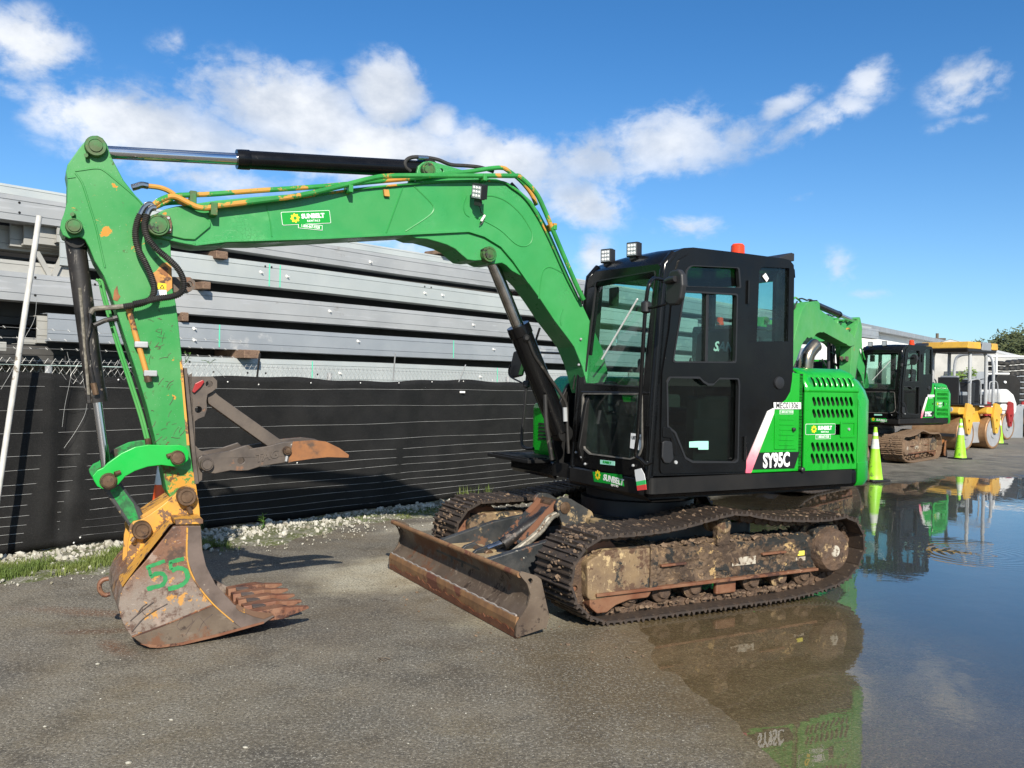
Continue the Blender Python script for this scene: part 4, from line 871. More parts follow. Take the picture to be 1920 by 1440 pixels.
# sloping guard over the blade cylinder
g0, g1 = Vector((1.16, 0, .365)), Vector((.835, 0, .655)); gd = (g1-g0).normalized(); gn = Vector((gd.z*-1, 0, gd.x)); 
V = []
for p in (g0, g1):
    for y_, dz in ((-.125, -.05), (-.125, 0), (.125, 0), (.125, -.05)): V.append(p+Vector((0, y_, 0))+gn*(dz))
    for y_, dz in ((.115, -.05), (.115, -.01), (-.115, -.01), (-.115, -.05)): V.append(p+Vector((0, y_, 0))+gn*(dz))
F = [tuple(range(8)), tuple(range(8, 16))]+[(k, (k+1) % 8, 8+(k+1) % 8, 8+k) for k in range(8)]
worn('guard_paint', (.018, .022, .026), (.025, .03, .034), chips=[((.17, .075, .04), 4.5, .54, .015), ((.5, .45, .38), 26, .66, .03)], rough=.45, bump=.25)
mk('cylinder_guard', V, F, 'guard_paint', bl)
for y_ in (.17, .20, .14):
    tube('blade_hose', cr([(.88, y_, .60), (.95, y_+.01, .57), (1.05, y_+.02, .47), (1.25, y_, .33)], 5), .014, 'hose_wrap' if y_ != .17 else 'white_mud', bl, 8)
for s in (-1, 1):
    slab('mount_ear', fillet([(.90, .67), (.85, .72), (.76, .71), (.56, .60), (.52, .46), (.80, .44)], .05), s*.15, s*.185, 'dozer_black', bl, bev=.005)
lathe('mount_pin', [(-.2, .02), (-.195, .045), (.195, .045), (.2, .02)], (.815, 0, .645), (0, 1, 0), 'pin_steel', bl, 16)
sect('under', seen); seen = set(exc.children)

# ---- upper structure: skirt, hood, counterweight
zt, zb = .95, .812
sk = [(.655, 1.02), (.655, -1.02), (-1.38, -1.02), (-1.38, 1.02)]
slab('deck', fillet(sk, .05), .84, .95, 'black_matte', exc, plane='xy')
pf = fillet([(0, zt), (.03, zt), (.045, zt-.02), (.045, zb+.03), (.02, zb), (0, zb)], .012, 3)    # (outward, z)
def skirt(pts, name):
    V = []; F = []; n = len(pf); m_ = len(pts)
    for (x, y, nx_, ny_) in pts:
        for o_, z_ in pf: V.append((x+nx_*(o_-.03), y+ny_*(o_-.03), z_))
    for i in range(m_-1):
        for k in range(n): F.append((i*n+k, i*n+(k+1) % n, (i+1)*n+(k+1) % n, (i+1)*n+k))
    F += [tuple(range(n)), tuple(range((m_-1)*n, m_*n))]
    return mk(name, V, F, 'black_paint', exc, smooth='auto')
skirt([(-1.40, 1.0, 0, 1), (.60, 1.0, 0, 1), (.635, .985, .5, .9), (.652, .95, 1, .2), (.655, .3, 1, 0), (.655, .0, 1, 0)], 'side_skirt')
skirt([(.655, -.25, 1, 0), (.655, -.95, 1, 0), (.60, -1.0, .2, -1), (-1.40, -1.0, 0, -1)], 'side_skirt')
slab('belly_plate', [(.62, .93), (.62, -.05), (.35, -.25), (-1.2, -.9), (-1.3, .95)], .79, .835, 'black_matte', exc, plane='xy')
# floor taper under the cab front
mk('cab_step', [(.672, .02, .93), (.672, .98, .83), (.672, .02, .83), (.60, .98, .78), (.60, .02, .80), (.3, .98, .78), (.3, .02, .78), (.672, .98, .93)], [(0, 2, 1, 7), (2, 4, 3, 1), (4, 6, 5, 3)], 'black_matte', exc)
# hood: rounded top shoulder profile in (y,z), then side panel with real louvres
x_h0, x_h1 = -.815, -1.405
HT = 1.712
# side panels are cut in the plane y=1.0 and bend inwards above z=1.57
def hood_fn(off=0.):
    def f(a, b, t):      # a = x, b = height along the skin
        zb_ = 1.565
        if b <= zb_: return (a, 1.0+t, b)
        q = b-zb_; R_ = .16; ang = min(q/R_, R(72)); ex = max(0, q-R_*R(72))
        y = 1.0-R_*(1-math.cos(ang)); z = zb_+R_*math.sin(ang)
        y -= ex*math.sin(R(72)); z += ex*math.cos(R(72)); ny_, nz_ = math.cos(ang), math.sin(ang)
        return (a, y+t*ny_, z+t*nz_)
    return f
def subdiv_rows(poly): return poly
slots = []
def slotrow(u0, u1, vt, vb, n, lean):
    for k in range(n):
        u = u0+(u1-u0)*k/(n-1); a0 = EY(u, vt, 1.0); a1 = EY(u+lean, vb, 1.0)
        dx_, dz_ = a1[0]-a0[0], a1[1]-a0[1]; L = math.hypot(dx_, dz_); ux, uz = dx_/L, dz_/L; w = .0155; r_ = w
        c0_ = (a0[0]+ux*r_, a0[1]+uz*r_); c1_ = (a1[0]-ux*r_, a1[1]-uz*r_); s_ = []
        for j in range(5): an = math.atan2(uz, ux)+math.pi/2+math.pi*j/4; s_.append((c0_[0]+r_*math.cos(an), c0_[1]+r_*math.sin(an)))
        for j in range(5): an = math.atan2(uz, ux)-math.pi/2+math.pi*j/4; s_.append((c1_[0]+r_*math.cos(an), c1_[1]+r_*math.sin(an)))
        slots.append(s_)
slotrow(1522, 1591, 744, 762, 9, 5); slotrow(1522, 1592, 767, 784, 9, 5); slotrow(1520, 1593, 829, 847, 9, 5); slotrow(1519, 1593, 850, 870, 9, 6)
side_bot = .955; zmid = 1.56
fnh = hood_fn()
slab('hood_panel', rect(x_h1, x_h0, side_bot, zmid), 0, .012, 'green_hood', exc, holes=slots+[rect(EY(1602, 0, 1)[0]+.06, EY(1574, 0, 1)[0], EY(1590, 815, 1)[1], EY(1590, 795, 1)[1])], fn=fnh)
# upper bend with the first louvre row
V = []; F = []
top_slots = []
rows_b = list(np.linspace(1.56, 1.56+.28, 15)); b_lo, b_hi = 1.60, 1.68
xs_ = [x_h1]; ncol = 9
for k in range(ncol):
    xc_ = EY(1519+ (1598-1519)*k/(ncol-1), 720, .96)[0]; xs_ += [xc_+.014, xc_-.014]
xs_ = sorted(set(xs_+[x_h0])); idx = {}
def hv(i, j, t_):
    key = (i, j, t_)
    if key not in idx: idx[key] = len(V); V.append(fnh(xs_[i], rows_b[j], t_))
    return idx[key]
cent = [EY(1519+(1598-1519)*k/(ncol-1), 720, .96)[0] for k in range(ncol)]
for i in range(len(xs_)-1):
    for j in range(len(rows_b)-1):
        xm, bm_ = (xs_[i]+xs_[i+1])/2, (rows_b[j]+rows_b[j+1])/2
        if b_lo < bm_ < b_hi and any(abs(xm-c_) < .012 for c_ in cent): continue
        F.append((hv(i, j, .012), hv(i+1, j, .012), hv(i+1, j+1, .012), hv(i, j+1, .012)))
o = mk('hood_shoulder', V, F, 'green_hood', exc, smooth='auto'); mo = o.modifiers.new('thick', 'SOLIDIFY'); mo.thickness = .008
# dark box behind the louvres and the hood top
box('engine_bay', (x_h1+.02, x_h0-.02), (-.9, .955), (.96, 1.6), 'black_void', exc, bev=0)
box('engine_cover', (x_h1, x_h0), (-.97, .90), (1.60, HT-.004), 'green_hood', exc, bev=.03)
slab('hood_panel', rect(x_h1, -.2, side_bot, 1.60), -1.0, -.985, 'green_hood', exc)
slab('hood_edge', rect(-.80, -.765, side_bot, 1.70), .90, 1.006, 'black_void', exc)
# front quarter: sloping boundary between black cab body and green panel
gq = OY([(1485, 698), (1484, 716), (1481, 735), (1473, 749), (1463, 757), (1452, 764), (1447, 776), (1407, 887), (1503, 884), (1504, 700)], 1.0)
gq = [(min(x, x), z) for x, z in gq]; gq[-2] = (x_h0+.012, .955); gq[-1] = (x_h0+.012, 1.695); gq[-3] = (gq[-3][0], .955)
slab('quarter_panel', gq, .93, 1.006, 'green_hood', exc, bev=.006)
st_ = OY([(1451, 764), (1438, 771), (1398, 865), (1397, 887), (1407, 887), (1450, 775)], 1.0)
slab('stripe', st_, .985, 1.0095, 'stripe_fade', exc, bev=.002)
bq = OY([(1397, 640), (1487, 640), (1486, 700), (1484, 716), (1481, 735), (1473, 749), (1463, 757), (1451, 764), (1438, 771), (1398, 865), (1397, 887)], 1.0)
slab('rear_quarter', [(x, z) for x, z in bq], .94, 1.003, 'black_paint', exc, bev=.004)
box('body_fill', (-.80, -.235), (.1, .95), (.95, 1.62), 'black_void', exc, bev=0)
# small louvred service door on the quarter
sv = OY([(1452, 777), (1493, 777), (1493, 842), (1451, 843)], 1.006)
slab('service_door', fillet(sv, .012), 1.006, 1.0125, 'green_hood', exc, bev=.003)
for k in range(6):
    a = EY(1461+(-1 if k > 2 else 0), 786.5+k*9.6, 1.01); b = EY(1487, 787+k*9.6, 1.01); tube('louvre', [(a[0], 1.0125, a[1]), (b[0], 1.0125, b[1])], .0045, 'green_hood', exc, 6)
a = EY(1486, 805, 1.01); lathe('door_knob', [(0, .014), (.02, .014), (.024, .008)], (a[0], 1.012, a[1]), (0, 1, 0), 'plastic_black', exc, 12)
a = EY(1499, 880, 1.0); lathe('rubber_stop', [(0, .02), (.03, .02), (.036, .012)], (a[0], 1.01, a[1]), (0, 1, 0), 'plastic_black', exc, 12)
# hood latch recess
a0, a1 = EY(1573, 789, 1.0), EY(1601, 820, 1.0)
fr_o = rect(a1[0], a0[0], a1[1], a0[1], .01); fr_i = rect(a1[0]+.018, a0[0]-.018, a1[1]+.018, a0[1]-.018, .006)
slab('latch_frame', fr_o, 1.010, 1.018, 'green_hood', exc, holes=[fr_i], bev=.002)
slab('latch_plate', rect(a1[0]+.02, a0[0]-.05, a1[1]+.02, a0[1]-.02), .995, 1.008, 'green_hood', exc); lathe('latch_lock', [(0, .012), (.012, .011)], ((a0[0]+a1[0])/2-.01, 1.008, (a0[1]+a1[1])/2), (0, 1, 0), 'galvanised', exc, 10)
# counterweight: plan outline swept up with chamfers
def cw_ring(off, z):
    plan = [(-1.42, 1.012), (-1.52, 1.0), (-1.615, .95), (-1.70, .84), (-1.765, .66), (-1.80, .4), (-1.815, 0)]
    pts = [(x, y) for x, y in plan]; pts += [(x, -y) for x, y in plan[::-1][1:]]
    q = []
    for x, y in pts:
        l_ = math.hypot((x+1.2), y); q.append((x-(x+1.2)/l_*off if abs(y) < 1.005 else x, y-math.copysign(min(abs(y), off*abs(y)/l_*1.2), y), z))
    return q
levels = [(.10, .80), (.02, .815), (0, .86), (0, 1.0), (.004, 1.0), (.004, 1.50), (.03, 1.58), (.075, 1.655), (.13, 1.70), (.2, 1.706)]
V = []; F = []; rings = [cw_ring(o_, z) for o_, z in levels]; n = len(rings[0])
for r_ in rings: V += r_
for i in range(len(rings)-1):
    for k in range(n-1): F.append((i*n+k, i*n+k+1, (i+1)*n+k+1, (i+1)*n+k))
    F.append((i*n+n-1, i*n, (i+1)*n, (i+1)*n+n-1))
F += [tuple(range(n)), tuple(range((len(rings)-1)*n, len(rings)*n))]
mk('counterweight', V, F, 'green_hood', exc, smooth='auto', bev=.006)
slab('hood_far', fillet([(-.55, -.98), (.48, -.98), (.48, -.38), (-.55, -.38)], .1), .95, 1.42, 'green_hood', exc, plane='xy', bev=.05)    # right side tank covers
slab('tank_grille', rect(.08, .34, 1.05, 1.3), -.375, -.36, 'black_matte', exc)
a = fillet([(-.9, .95), (.42, .95), (.46, 1.15), (.36, 1.50), (.2, 1.66), (-.9, 1.66)], .12)
slab('tank_cover', a, -.98, -.45, 'green_hood', exc, bev=.04)
vent = [EX(u, v, .62) for u, v in ((1040, 800), (1062, 800), (1057, 830), (1034, 830))]
for k in range(5):
    z_ = 1.10+k*.032; box('vent_slot', (.47, .488), (-.80, -.55), (z_, z_+.014), 'black_void', exc, bev=0)
slab('side_step', rect(.30, .86, -1.05, -.32), .935, .965, 'black_matte', exc, plane='xy', bev=.006)
for k in range(7): box('step_tread', (.66+k*.028, .675+k*.028), (-.98, -.36), (.965, .975), 'black_matte', exc, bev=0)
# exhaust, boom bracket, swivel post
ex_ = EY(1510, 700, .55); q = OY([(1512, 700), (1511, 684), (1515, 665), (1526, 650), (1530, 647)], .55)
tube('exhaust_pipe', cr([(a, .55, b) for a, b in [(q[0][0], 1.66)]+q[1:]], 6), .058, 'exhaust_steel', exc, 18)
for s in (-1, 1): slab('boom_bracket', fillet([(.62, .86), (.70, 1.1), (.64, 1.45), (.56, 1.60), (.35, 1.62), (.1, .96)], .06), -.02+s*.21, -.02+s*.175, 'black_matte', exc, bev=.006)

# ---- cab
cab = bpy.data.objects.new('cab', None); COL.objects.link(cab); cab.parent = exc
CM = 'black_paint'
roof = OY([(1242, 519), (1247, 500), (1254, 484), (1266, 472), (1282, 465), (1300, 464), (1395, 475), (1470, 485), (1481, 488), (1488, 497), (1489, 510)], 1.0)
lower = OY([(1487, 700), (1397, 700), (1397, 888), (1214, 893), (1218, 800), (1226, 730), (1236, 620)], 1.0)
w_door_top = fillet(OY([(1281, 497), (1384, 502), (1387, 541), (1283, 538)], 1.0), [.09, .02, .015, .015], 5)
w_door_mid = fillet(OY([(1280, 545), (1381, 551), (1378, 681), (1258, 680)], 1.0), .018, 3)
w_low = OY([(1252, 706), (1309, 706), (1316, 713), (1326, 719), (1336, 719), (1347, 708), (1383, 709), (1385, 720), (1382, 864), (1376, 868), (1296, 868), (1282, 860), (1273, 838), (1262, 812), (1248, 800), (1247, 716)], 1.0)
w_low = fillet(w_low, .016, 3)
w_rear = fillet(OY([(1424, 500), (1489, 504), (1488, 672), (1432, 669), (1418, 660)], 1.0), [.05, .004, .004, .02, .03], 4)
w_rear = [(max(x, -.64), z) for x, z in w_rear]
side_out = roof+lower
slab('side_frame', side_out, .955, 1.0, CM, cab, holes=[w_door_top, w_door_mid, w_low, w_rear], bev=.006)
# door skin proud of the frame, with hinges and handle
door_o = fillet(OY([(1262, 520), (1272, 487), (1290, 477), (1400, 489), (1397, 884), (1236, 888), (1240, 700), (1253, 620)], 1.0), .03, 4)
slab('door', door_o, 1.0, 1.012, CM, cab, holes=[w_door_top, w_door_mid, w_low], bev=.005)
def ring(name, hole, y0, y1, grow, mat, parent=cab, plane='xz'):
    c_ = np.mean(np.array(hole), 0); inner = [tuple(np.array(p)+(c_-np.array(p))/np.linalg.norm(c_-np.array(p))*grow) for p in hole]
    return slab(name, hole, y0, y1, mat, parent, holes=[inner], plane=plane)
for h_ in (w_door_mid, w_low, w_door_top): ring('window_seal', h_, .985, 1.016, .016, 'plastic_black')
for nm, h_, y_, mt in (('door_window', w_door_top, .97, 'dark_glass'), ('door_window', w_door_mid, .975, 'side_glass'), ('door_window', w_low, .97, 'dark_glass'), ('rear_side_window', w_rear, .975, 'side_glass')):
    slab(nm, h_, y_, y_+.004, mt, cab)
a, b = EY(1325, 546, .99), EY(1321, 684, .99); box('window_bar', (a[0]-.012, a[0]+.012), (.978, 1.002), (b[1], a[1]+.005), 'grey_paint' if 0 else 'plastic_black', cab, bev=.002)
for (u, v) in ((1402, 548), (1395, 840)):
    a = EY(u, v, 1.012); cyl('hinge', (a[0], 1.02, a[1]-.085), (a[0], 1.02, a[1]+.085), .013, CM, cab, 10)
hd = OY([(1240, 828), (1246, 826), (1258, 828), (1261, 860), (1254, 869), (1244, 868), (1239, 858)], 1.013)
slab('door_handle', fillet(hd, .02), 1.012, 1.028, 'plastic_black', cab, bev=.006); a = EY(1267, 867, 1.013); lathe('door_lock', [(0, .014), (.008, .012)], (a[0], 1.012, a[1]), (0, 1, 0), 'galvanised', cab, 12)
slab('handle_boss', fillet(OY([(1243, 800), (1256, 802), (1268, 835), (1268, 855), (1262, 852), (1257, 822), (1242, 820)], 1.013), .01), 1.012, 1.02, CM, cab, bev=.004)
a = EY(1460, 718, 1.003); lathe('release_latch', [(0, .05), (.012, .046), (.016, .03)], (a[0], 1.003, a[1]), (0, 1, 0), 'plastic_black', cab, 18)
# far side of the cab
slab('far_side_frame', side_out, .03, .065, CM, cab, holes=[fillet([(.48, 1.45), (.42, 2.40), (-.10, 2.40), (-.10, 1.45)], .04), fillet([(-.2, 1.6), (-.2, 2.40), (-.62, 2.40), (-.62, 1.6)], .04)], bev=.004)
slab('far_window', fillet([(.48, 1.45), (.42, 2.40), (-.10, 2.40), (-.10, 1.45)], .04), .045, .049, 'cab_glass', cab); slab('far_window', [(-.2, 1.6), (-.2, 2.40), (-.62, 2.40), (-.62, 1.6)], .045, .049, 'cab_glass', cab)
# front: leaning plane x = f(z)
def fx(z): return float(np.interp(z, [.93, 1.0, 1.55, 2.1, 2.36], [.668, .662, .625, .585, .562]))
def EF(u, v):       # pixel to (y,z) on the leaning front
    x = .62
    for _ in range(4): y, z = EX(u, v, x); x = fx(z)
    return (y, z)
def ffn(a, b, t): return (fx(b)+t, a, b)
def dens(poly, step=.12):
    out_ = []
    for i in range(len(poly)):
        p, q_ = np.array(poly[i]), np.array(poly[(i+1) % len(poly)]); k = max(1, int(np.linalg.norm(q_-p)/step))
        for j in range(k): out_.append(tuple(p+(q_-p)*j/k))
    return out_
ws = [EF(u, v) for u, v in [(1116, 527), (1228, 507), (1229, 515), (1206, 727), (1094, 720), (1108, 600)]]
ws = fillet(ws, [.03, .012, .01, .02, .02, .3], 3)
wl = fillet([EF(u, v) for u, v in [(1092, 737), (1205, 737), (1206, 838), (1200, 856), (1182, 862), (1105, 852), (1094, 842), (1089, 820)]], [.03, .03, .05, .05, .05, .05, .03, .03], 3)
fo_ = [EF(u, v) for u, v in [(1071, 871), (1076, 800), (1083, 700), (1092, 600), (1098, 545), (1103, 522), (1116, 509)]]+[(.945, 2.44), (.985, 2.40), (1.0, 2.35), (1.0, 1.6), (1.0, .94)]
fo_ = dens(fo_, .2)
slab('front_frame', fo_, -.05, 0, CM, cab, holes=[dens(ws, .2), dens(wl, .2)], fn=ffn, bev=.005)
slab('windscreen', dens(ws, .3), -.022, -.018, 'cab_glass', cab, fn=ffn); slab('lower_windscreen', dens(wl, .3), -.02, -.016, 'cab_glass', cab, fn=ffn)
def fring(name, hole, grow, mat, t0, t1):
    c_ = np.mean(np.array(hole), 0); inner = [tuple(np.array(p)+(c_-np.array(p))/np.linalg.norm(c_-np.array(p))*grow) for p in hole]; return slab(name, hole, t0, t1, mat, cab, holes=[inner], fn=ffn)
worn('old_seal', (.09, .085, .075), (.15, .14, .125), vs=14, rough=.8, bump=.4)
fring('front_seal', wl, .016, 'old_seal', -.012, .006); fring('front_seal', ws, .012, 'plastic_black', -.012, .005)
# roof
rp = [(.30, 2.57), (.45, 2.53), (.54, 2.45), (.565, 2.36)]
slab('roof', roof[1:-1]+[(-.69, 2.47), (.50, 2.44)], .07, .955, CM, cab, bev=.012)
V = []; F = []
prf = [EY(u, v, 1.0) for u, v in [(1242, 519), (1247, 500), (1254, 484), (1266, 472), (1282, 465), (1300, 464), (1395, 475), (1470, 485), (1481, 488), (1488, 497), (1489, 512)]]
inn = [(x+(-.06 if x > .3 else (.0 if x > -.5 else .03)), z-.07) for x, z in prf]
yy = [(.0, -.045), (.025, -.012), (.06, 0), (.3, .012), (.7, .012), (.94, 0), (.975, -.012), (1.0, -.035)]
for y_, dz in yy:
    for x, z in prf: V.append((x-(0 if .05 < y_ < .95 else .012), y_, z+dz))
n = len(prf)
for i in range(len(yy)-1):
    for k in range(n-1): F.append((i*n+k, i*n+k+1, (i+1)*n+k+1, (i+1)*n+k))
o = mk('roof_skin', V, F, CM, cab, smooth=True); mo = o.modifiers.new('thick', 'SOLIDIFY'); mo.thickness = .03; mo.offset = -1
# corner pillars round the front edges and the rear wall
pl = [(ffx, zz) for zz, ffx in ((.94, 0), (1.3, 0), (1.7, 0), (2.1, 0), (2.34, 0))]
for y_, sg in ((.985, 1), (.02, -1)):
    tube('corner_pillar', [(fx(z)-.022, y_-.012*sg, z) for z in (.94, 1.2, 1.5, 1.8, 2.1, 2.33)]+[(.53, y_-.012*sg, 2.43), (.45, y_-.014*sg, 2.515)], .031, CM, cab, 14)
rear_h = fillet([(.12, 1.62), (.88, 1.62), (.88, 2.42), (.12, 2.42)], .05)
slab('rear_frame', rect(.03, .99, .95, 2.53), -.70, -.66, CM, cab, holes=[rear_h], plane='yz', bev=.006); slab('rear_window', rear_h, -.682, -.678, 'cab_glass', cab, plane='yz')
# curved rear corner glass
V = []; F = []
for k in range(7):
    a = R(90)*k/6; V += [(-.63-.07*math.sin(a), .925+.07*math.cos(a), 1.80), (-.63-.07*math.sin(a), .925+.07*math.cos(a), 2.43)]
for k in range(6): F.append((2*k, 2*k+2, 2*k+3, 2*k+1))
mk('corner_glass', V, F, 'side_glass', cab, smooth=True)
a, b = EY(1459, 512, .93), EY(1459, 665, .93); box('inner_post', (a[0]-.028, a[0]+.028), (.90, .945), (b[1], a[1]), CM, cab, bev=.006)
# interior: seat, levers, console, floor
box('cab_floor', (-.62, .60), (.07, .95), (.955, .99), 'interior_grey', cab, bev=0)
seat = [fillet(rect(-.42, .02, 1.28, 1.42), .04), fillet([(-.42, 1.38), (-.30, 1.36), (-.36, 2.02), (-.44, 2.06), (-.50, 2.0)], .04)]
slab('seat_cushion', seat[0], .28, .74, 'seat_fabric', cab, bev=.03); slab('seat_back', seat[1], .27, .75, 'seat_fabric', cab, bev=.03)
box('seat_base', (-.40, 0), (.32, .70), (.99, 1.28), 'interior_grey', cab); box('rear_console', (-.64, -.45), (.1, .9), (.99, 1.62), 'interior_grey', cab)
for y_ in (.17, .80):
    box('side_console', (-.35, .12), (y_-.07, y_+.07), (1.0, 1.52), 'interior_grey', cab, bev=.03); cyl('lever', (.08, y_, 1.5), (.12, y_, 1.72), .012, 'plastic_black', cab, 8)
    lathe('lever_grip', [(-.04, .012), (-.02, .022), (.04, .02), (.06, .01)], (.12, y_, 1.74), (.1, 0, 1), 'plastic_black', cab, 10)
for y_ in (.40, .50, .60): cyl('pedal_lever', (.38, y_, 1.0), (.28, y_, 1.55), .010, 'plastic_black', cab, 8)
box('monitor', (.42, .47), (.12, .24), (1.38, 1.6), 'plastic_black', cab, bev=.01); box('document_pouch', (-.1, .2), (.915, .93), (1.05, 1.35), 'interior_grey', cab, bev=0)
M = Matrix.Translation((-.31, .52, 1.93)) @ Matrix(((-.1, 0, .99, 0), (-1 if 0 else .0, 0, 0, 0), (0, 1, 0, 0), (0, 0, 0, 1)))
txt('seat_lettering', 'SANY', .10, side_M(EY(1361, 651, .76)[0], EY(1361, 651, .76)[1], .76), 'white_decal', cab, bold=.003, shear=.3)
for x, y_, z in ((.40, .2, 2.2),): box('inside_mirror', (x, x+.02), (y_-.06, y_+.06), (z, z+.15), 'plastic_black', cab, bev=.01)
cyl('wiper', (fx(1.95)+.006, .33, 1.78), (fx(2.2)+.006, .74, 2.21), .007, 'white_decal', cab, 6)
cyl('front_bar', (fx(1.52)-.01, .09, 1.525), (fx(1.52)-.01, .97, 1.535), .014, CM, cab, 8)
# roof lights, beacon, aerial plate
def work_light(loc, d, parent, s=1., name='work_light'):
    d = Vector(d).normalized(); o = bpy.data.objects.new(name, None); COL.objects.link(o); o.parent = parent
    o.location = loc; o.rotation_euler = d.to_track_quat('X', 'Z').to_euler()
    box('lamp_body', (-.03*s, .012*s), (-.05*s, .05*s), (-.055*s, .055*s), 'plastic_black', o, bev=.006*s)
    for k in range(6): box('cooling_fin', (-.05*s, -.03*s), (-.047*s+k*.018*s, -.042*s+k*.018*s), (-.05*s, .05*s), 'plastic_black', o, bev=0)
    box('lamp_glass', (.012*s, .016*s), (-.040*s, .040*s), (-.044*s, .044*s), 'lamp_face', o, bev=0)
    for a in (-.025, 0, .025):
        for b in (-.028, 0, .028): lathe('led', [(0, .011*s), (.003*s, .008*s)], (.0165*s, a*s, b*s), (1, 0, 0), 'white_decal', o, 8)
    box('lamp_bracket', (-.02*s, .0), (-.03*s, .03*s), (-.10*s, -.052*s), 'dark_metal', o); return o
for (u, v, yy_) in ((1137, 480, .28), (1186, 468, .62)):
    y_, z_ = EX(u, v, .47); l_ = work_light((.47, y_, z_), (1, .35, -.02), exc)
b_ = EY(1383, 465, .62); lathe('beacon', [(0, .062), (.05, .062), (.055, .055), (.115, .053), (.13, .04)], (b_[0], .62, 2.585), (0, 0, 1), 'lens_amber', exc, 20)
lathe('beacon_base', [(0, .068), (.035, .062)], (b_[0], .62, 2.56), (0, 0, 1), 'dark_metal', exc, 20)
a, b = EY(1413, 475, .55), EY(1470, 480, .7)
slab('roof_plate', [(a[0], 2.595), (b[0], 2.665), (b[0]-.03, 2.66), (b[0]-.03, 2.60), (a[0]-.02, 2.585)], .50, .78, 'dark_metal', exc, bev=.004)
# mirror on its bent arm, near side
def ar(pts, x): return [(xx, *EX(u, v, xx)) for (u, v), xx in zip(pts, x)]
ma = cr(ar([(1222, 866), (1211, 870), (1201, 861), (1192, 850), (1197, 800), (1206, 640), (1210, 580), (1214, 545), (1219, 530), (1226, 522), (1240, 524), (1244, 530)], [.68, .71, .74, .76, .78, .80, .80, .80, .78, .72, .62, .60]), 5)
tube('mirror_arm', ma, .0135, CM, exc, 10)
c_ = ar([(1211, 576)], [.80])[0]; lathe('arm_clamp', [(-.04, .02), (-.03, .034), (.03, .034), (.04, .02)], c_, (0, 0, 1), 'plastic_black', exc, 12)
tube('mirror_arm', cr([c_]+ar([(1222, 577), (1245, 571), (1253, 566), (1257, 555), (1258, 530)], [.80, .78, .74, .72, .70]), 5), .009, CM, exc, 8)
mo_ = [(u, v) for u, v in [(1261, 508), (1276, 505), (1283, 515), (1284, 535), (1280, 560), (1272, 572), (1258, 573), (1252, 566), (1254, 530)]]
mv = fillet([EX(u, v, .74) for u, v in mo_], .03, 3); slab('mirror', mv, .72, .765, 'mirror_back', exc, plane='yz', bev=.012)
c_ = (.775, *EX(1256, 526, .77)); lathe('mirror_joint', [(-.03, .02), (0, .024), (.06, .02)], c_, (0, 1, .1), 'plastic_black', exc, 12)
# far side mirror
fm = fillet([EX(u, v, .62) for u, v in [(966, 659), (983, 657), (984, 680), (978, 705), (962, 709), (957, 700)]], .03, 3)
slab('far_mirror', fm, .60, .64, 'mirror_back', exc, plane='yz', bev=.01); slab('mirror_face', [EX(u, v, .65) for u, v in [(981, 668), (984, 675), (977, 703), (971, 702)]], .641, .645, 'green_hood', exc, plane='yz')  # mirror face in hood green, its reflection put into the colour
tube('far_mirror_arm', cr([(.66, *EX(u, v, .66)) for u, v in [(1000, 841), (985, 840), (978, 825), (984, 760), (987, 720), (990, 690)]], 5), .013, 'plastic_black', exc, 8)
tube('far_mirror_arm', cr([(.66, *EX(u, v, .66)) for u, v in [(987, 722), (975, 716), (957, 706), (954, 695), (957, 685)]], 5), .008, 'plastic_black', exc, 8)
for (p0, p1) in (((1004, 640), (1012, 615)), ((1012, 661), (1060, 663))): cyl('rail', (.55, *EX(*p0, .55)), (.55, *EX(*p1, .55)), .010, 'plastic_black', exc, 6)
lathe('arm_clamp', [(-.03, .02), (-.02, .033), (.02, .033), (.03, .02)], (.66, *EX(987, 720, .66)), (0, 0, 1), 'plastic_black', exc, 12)
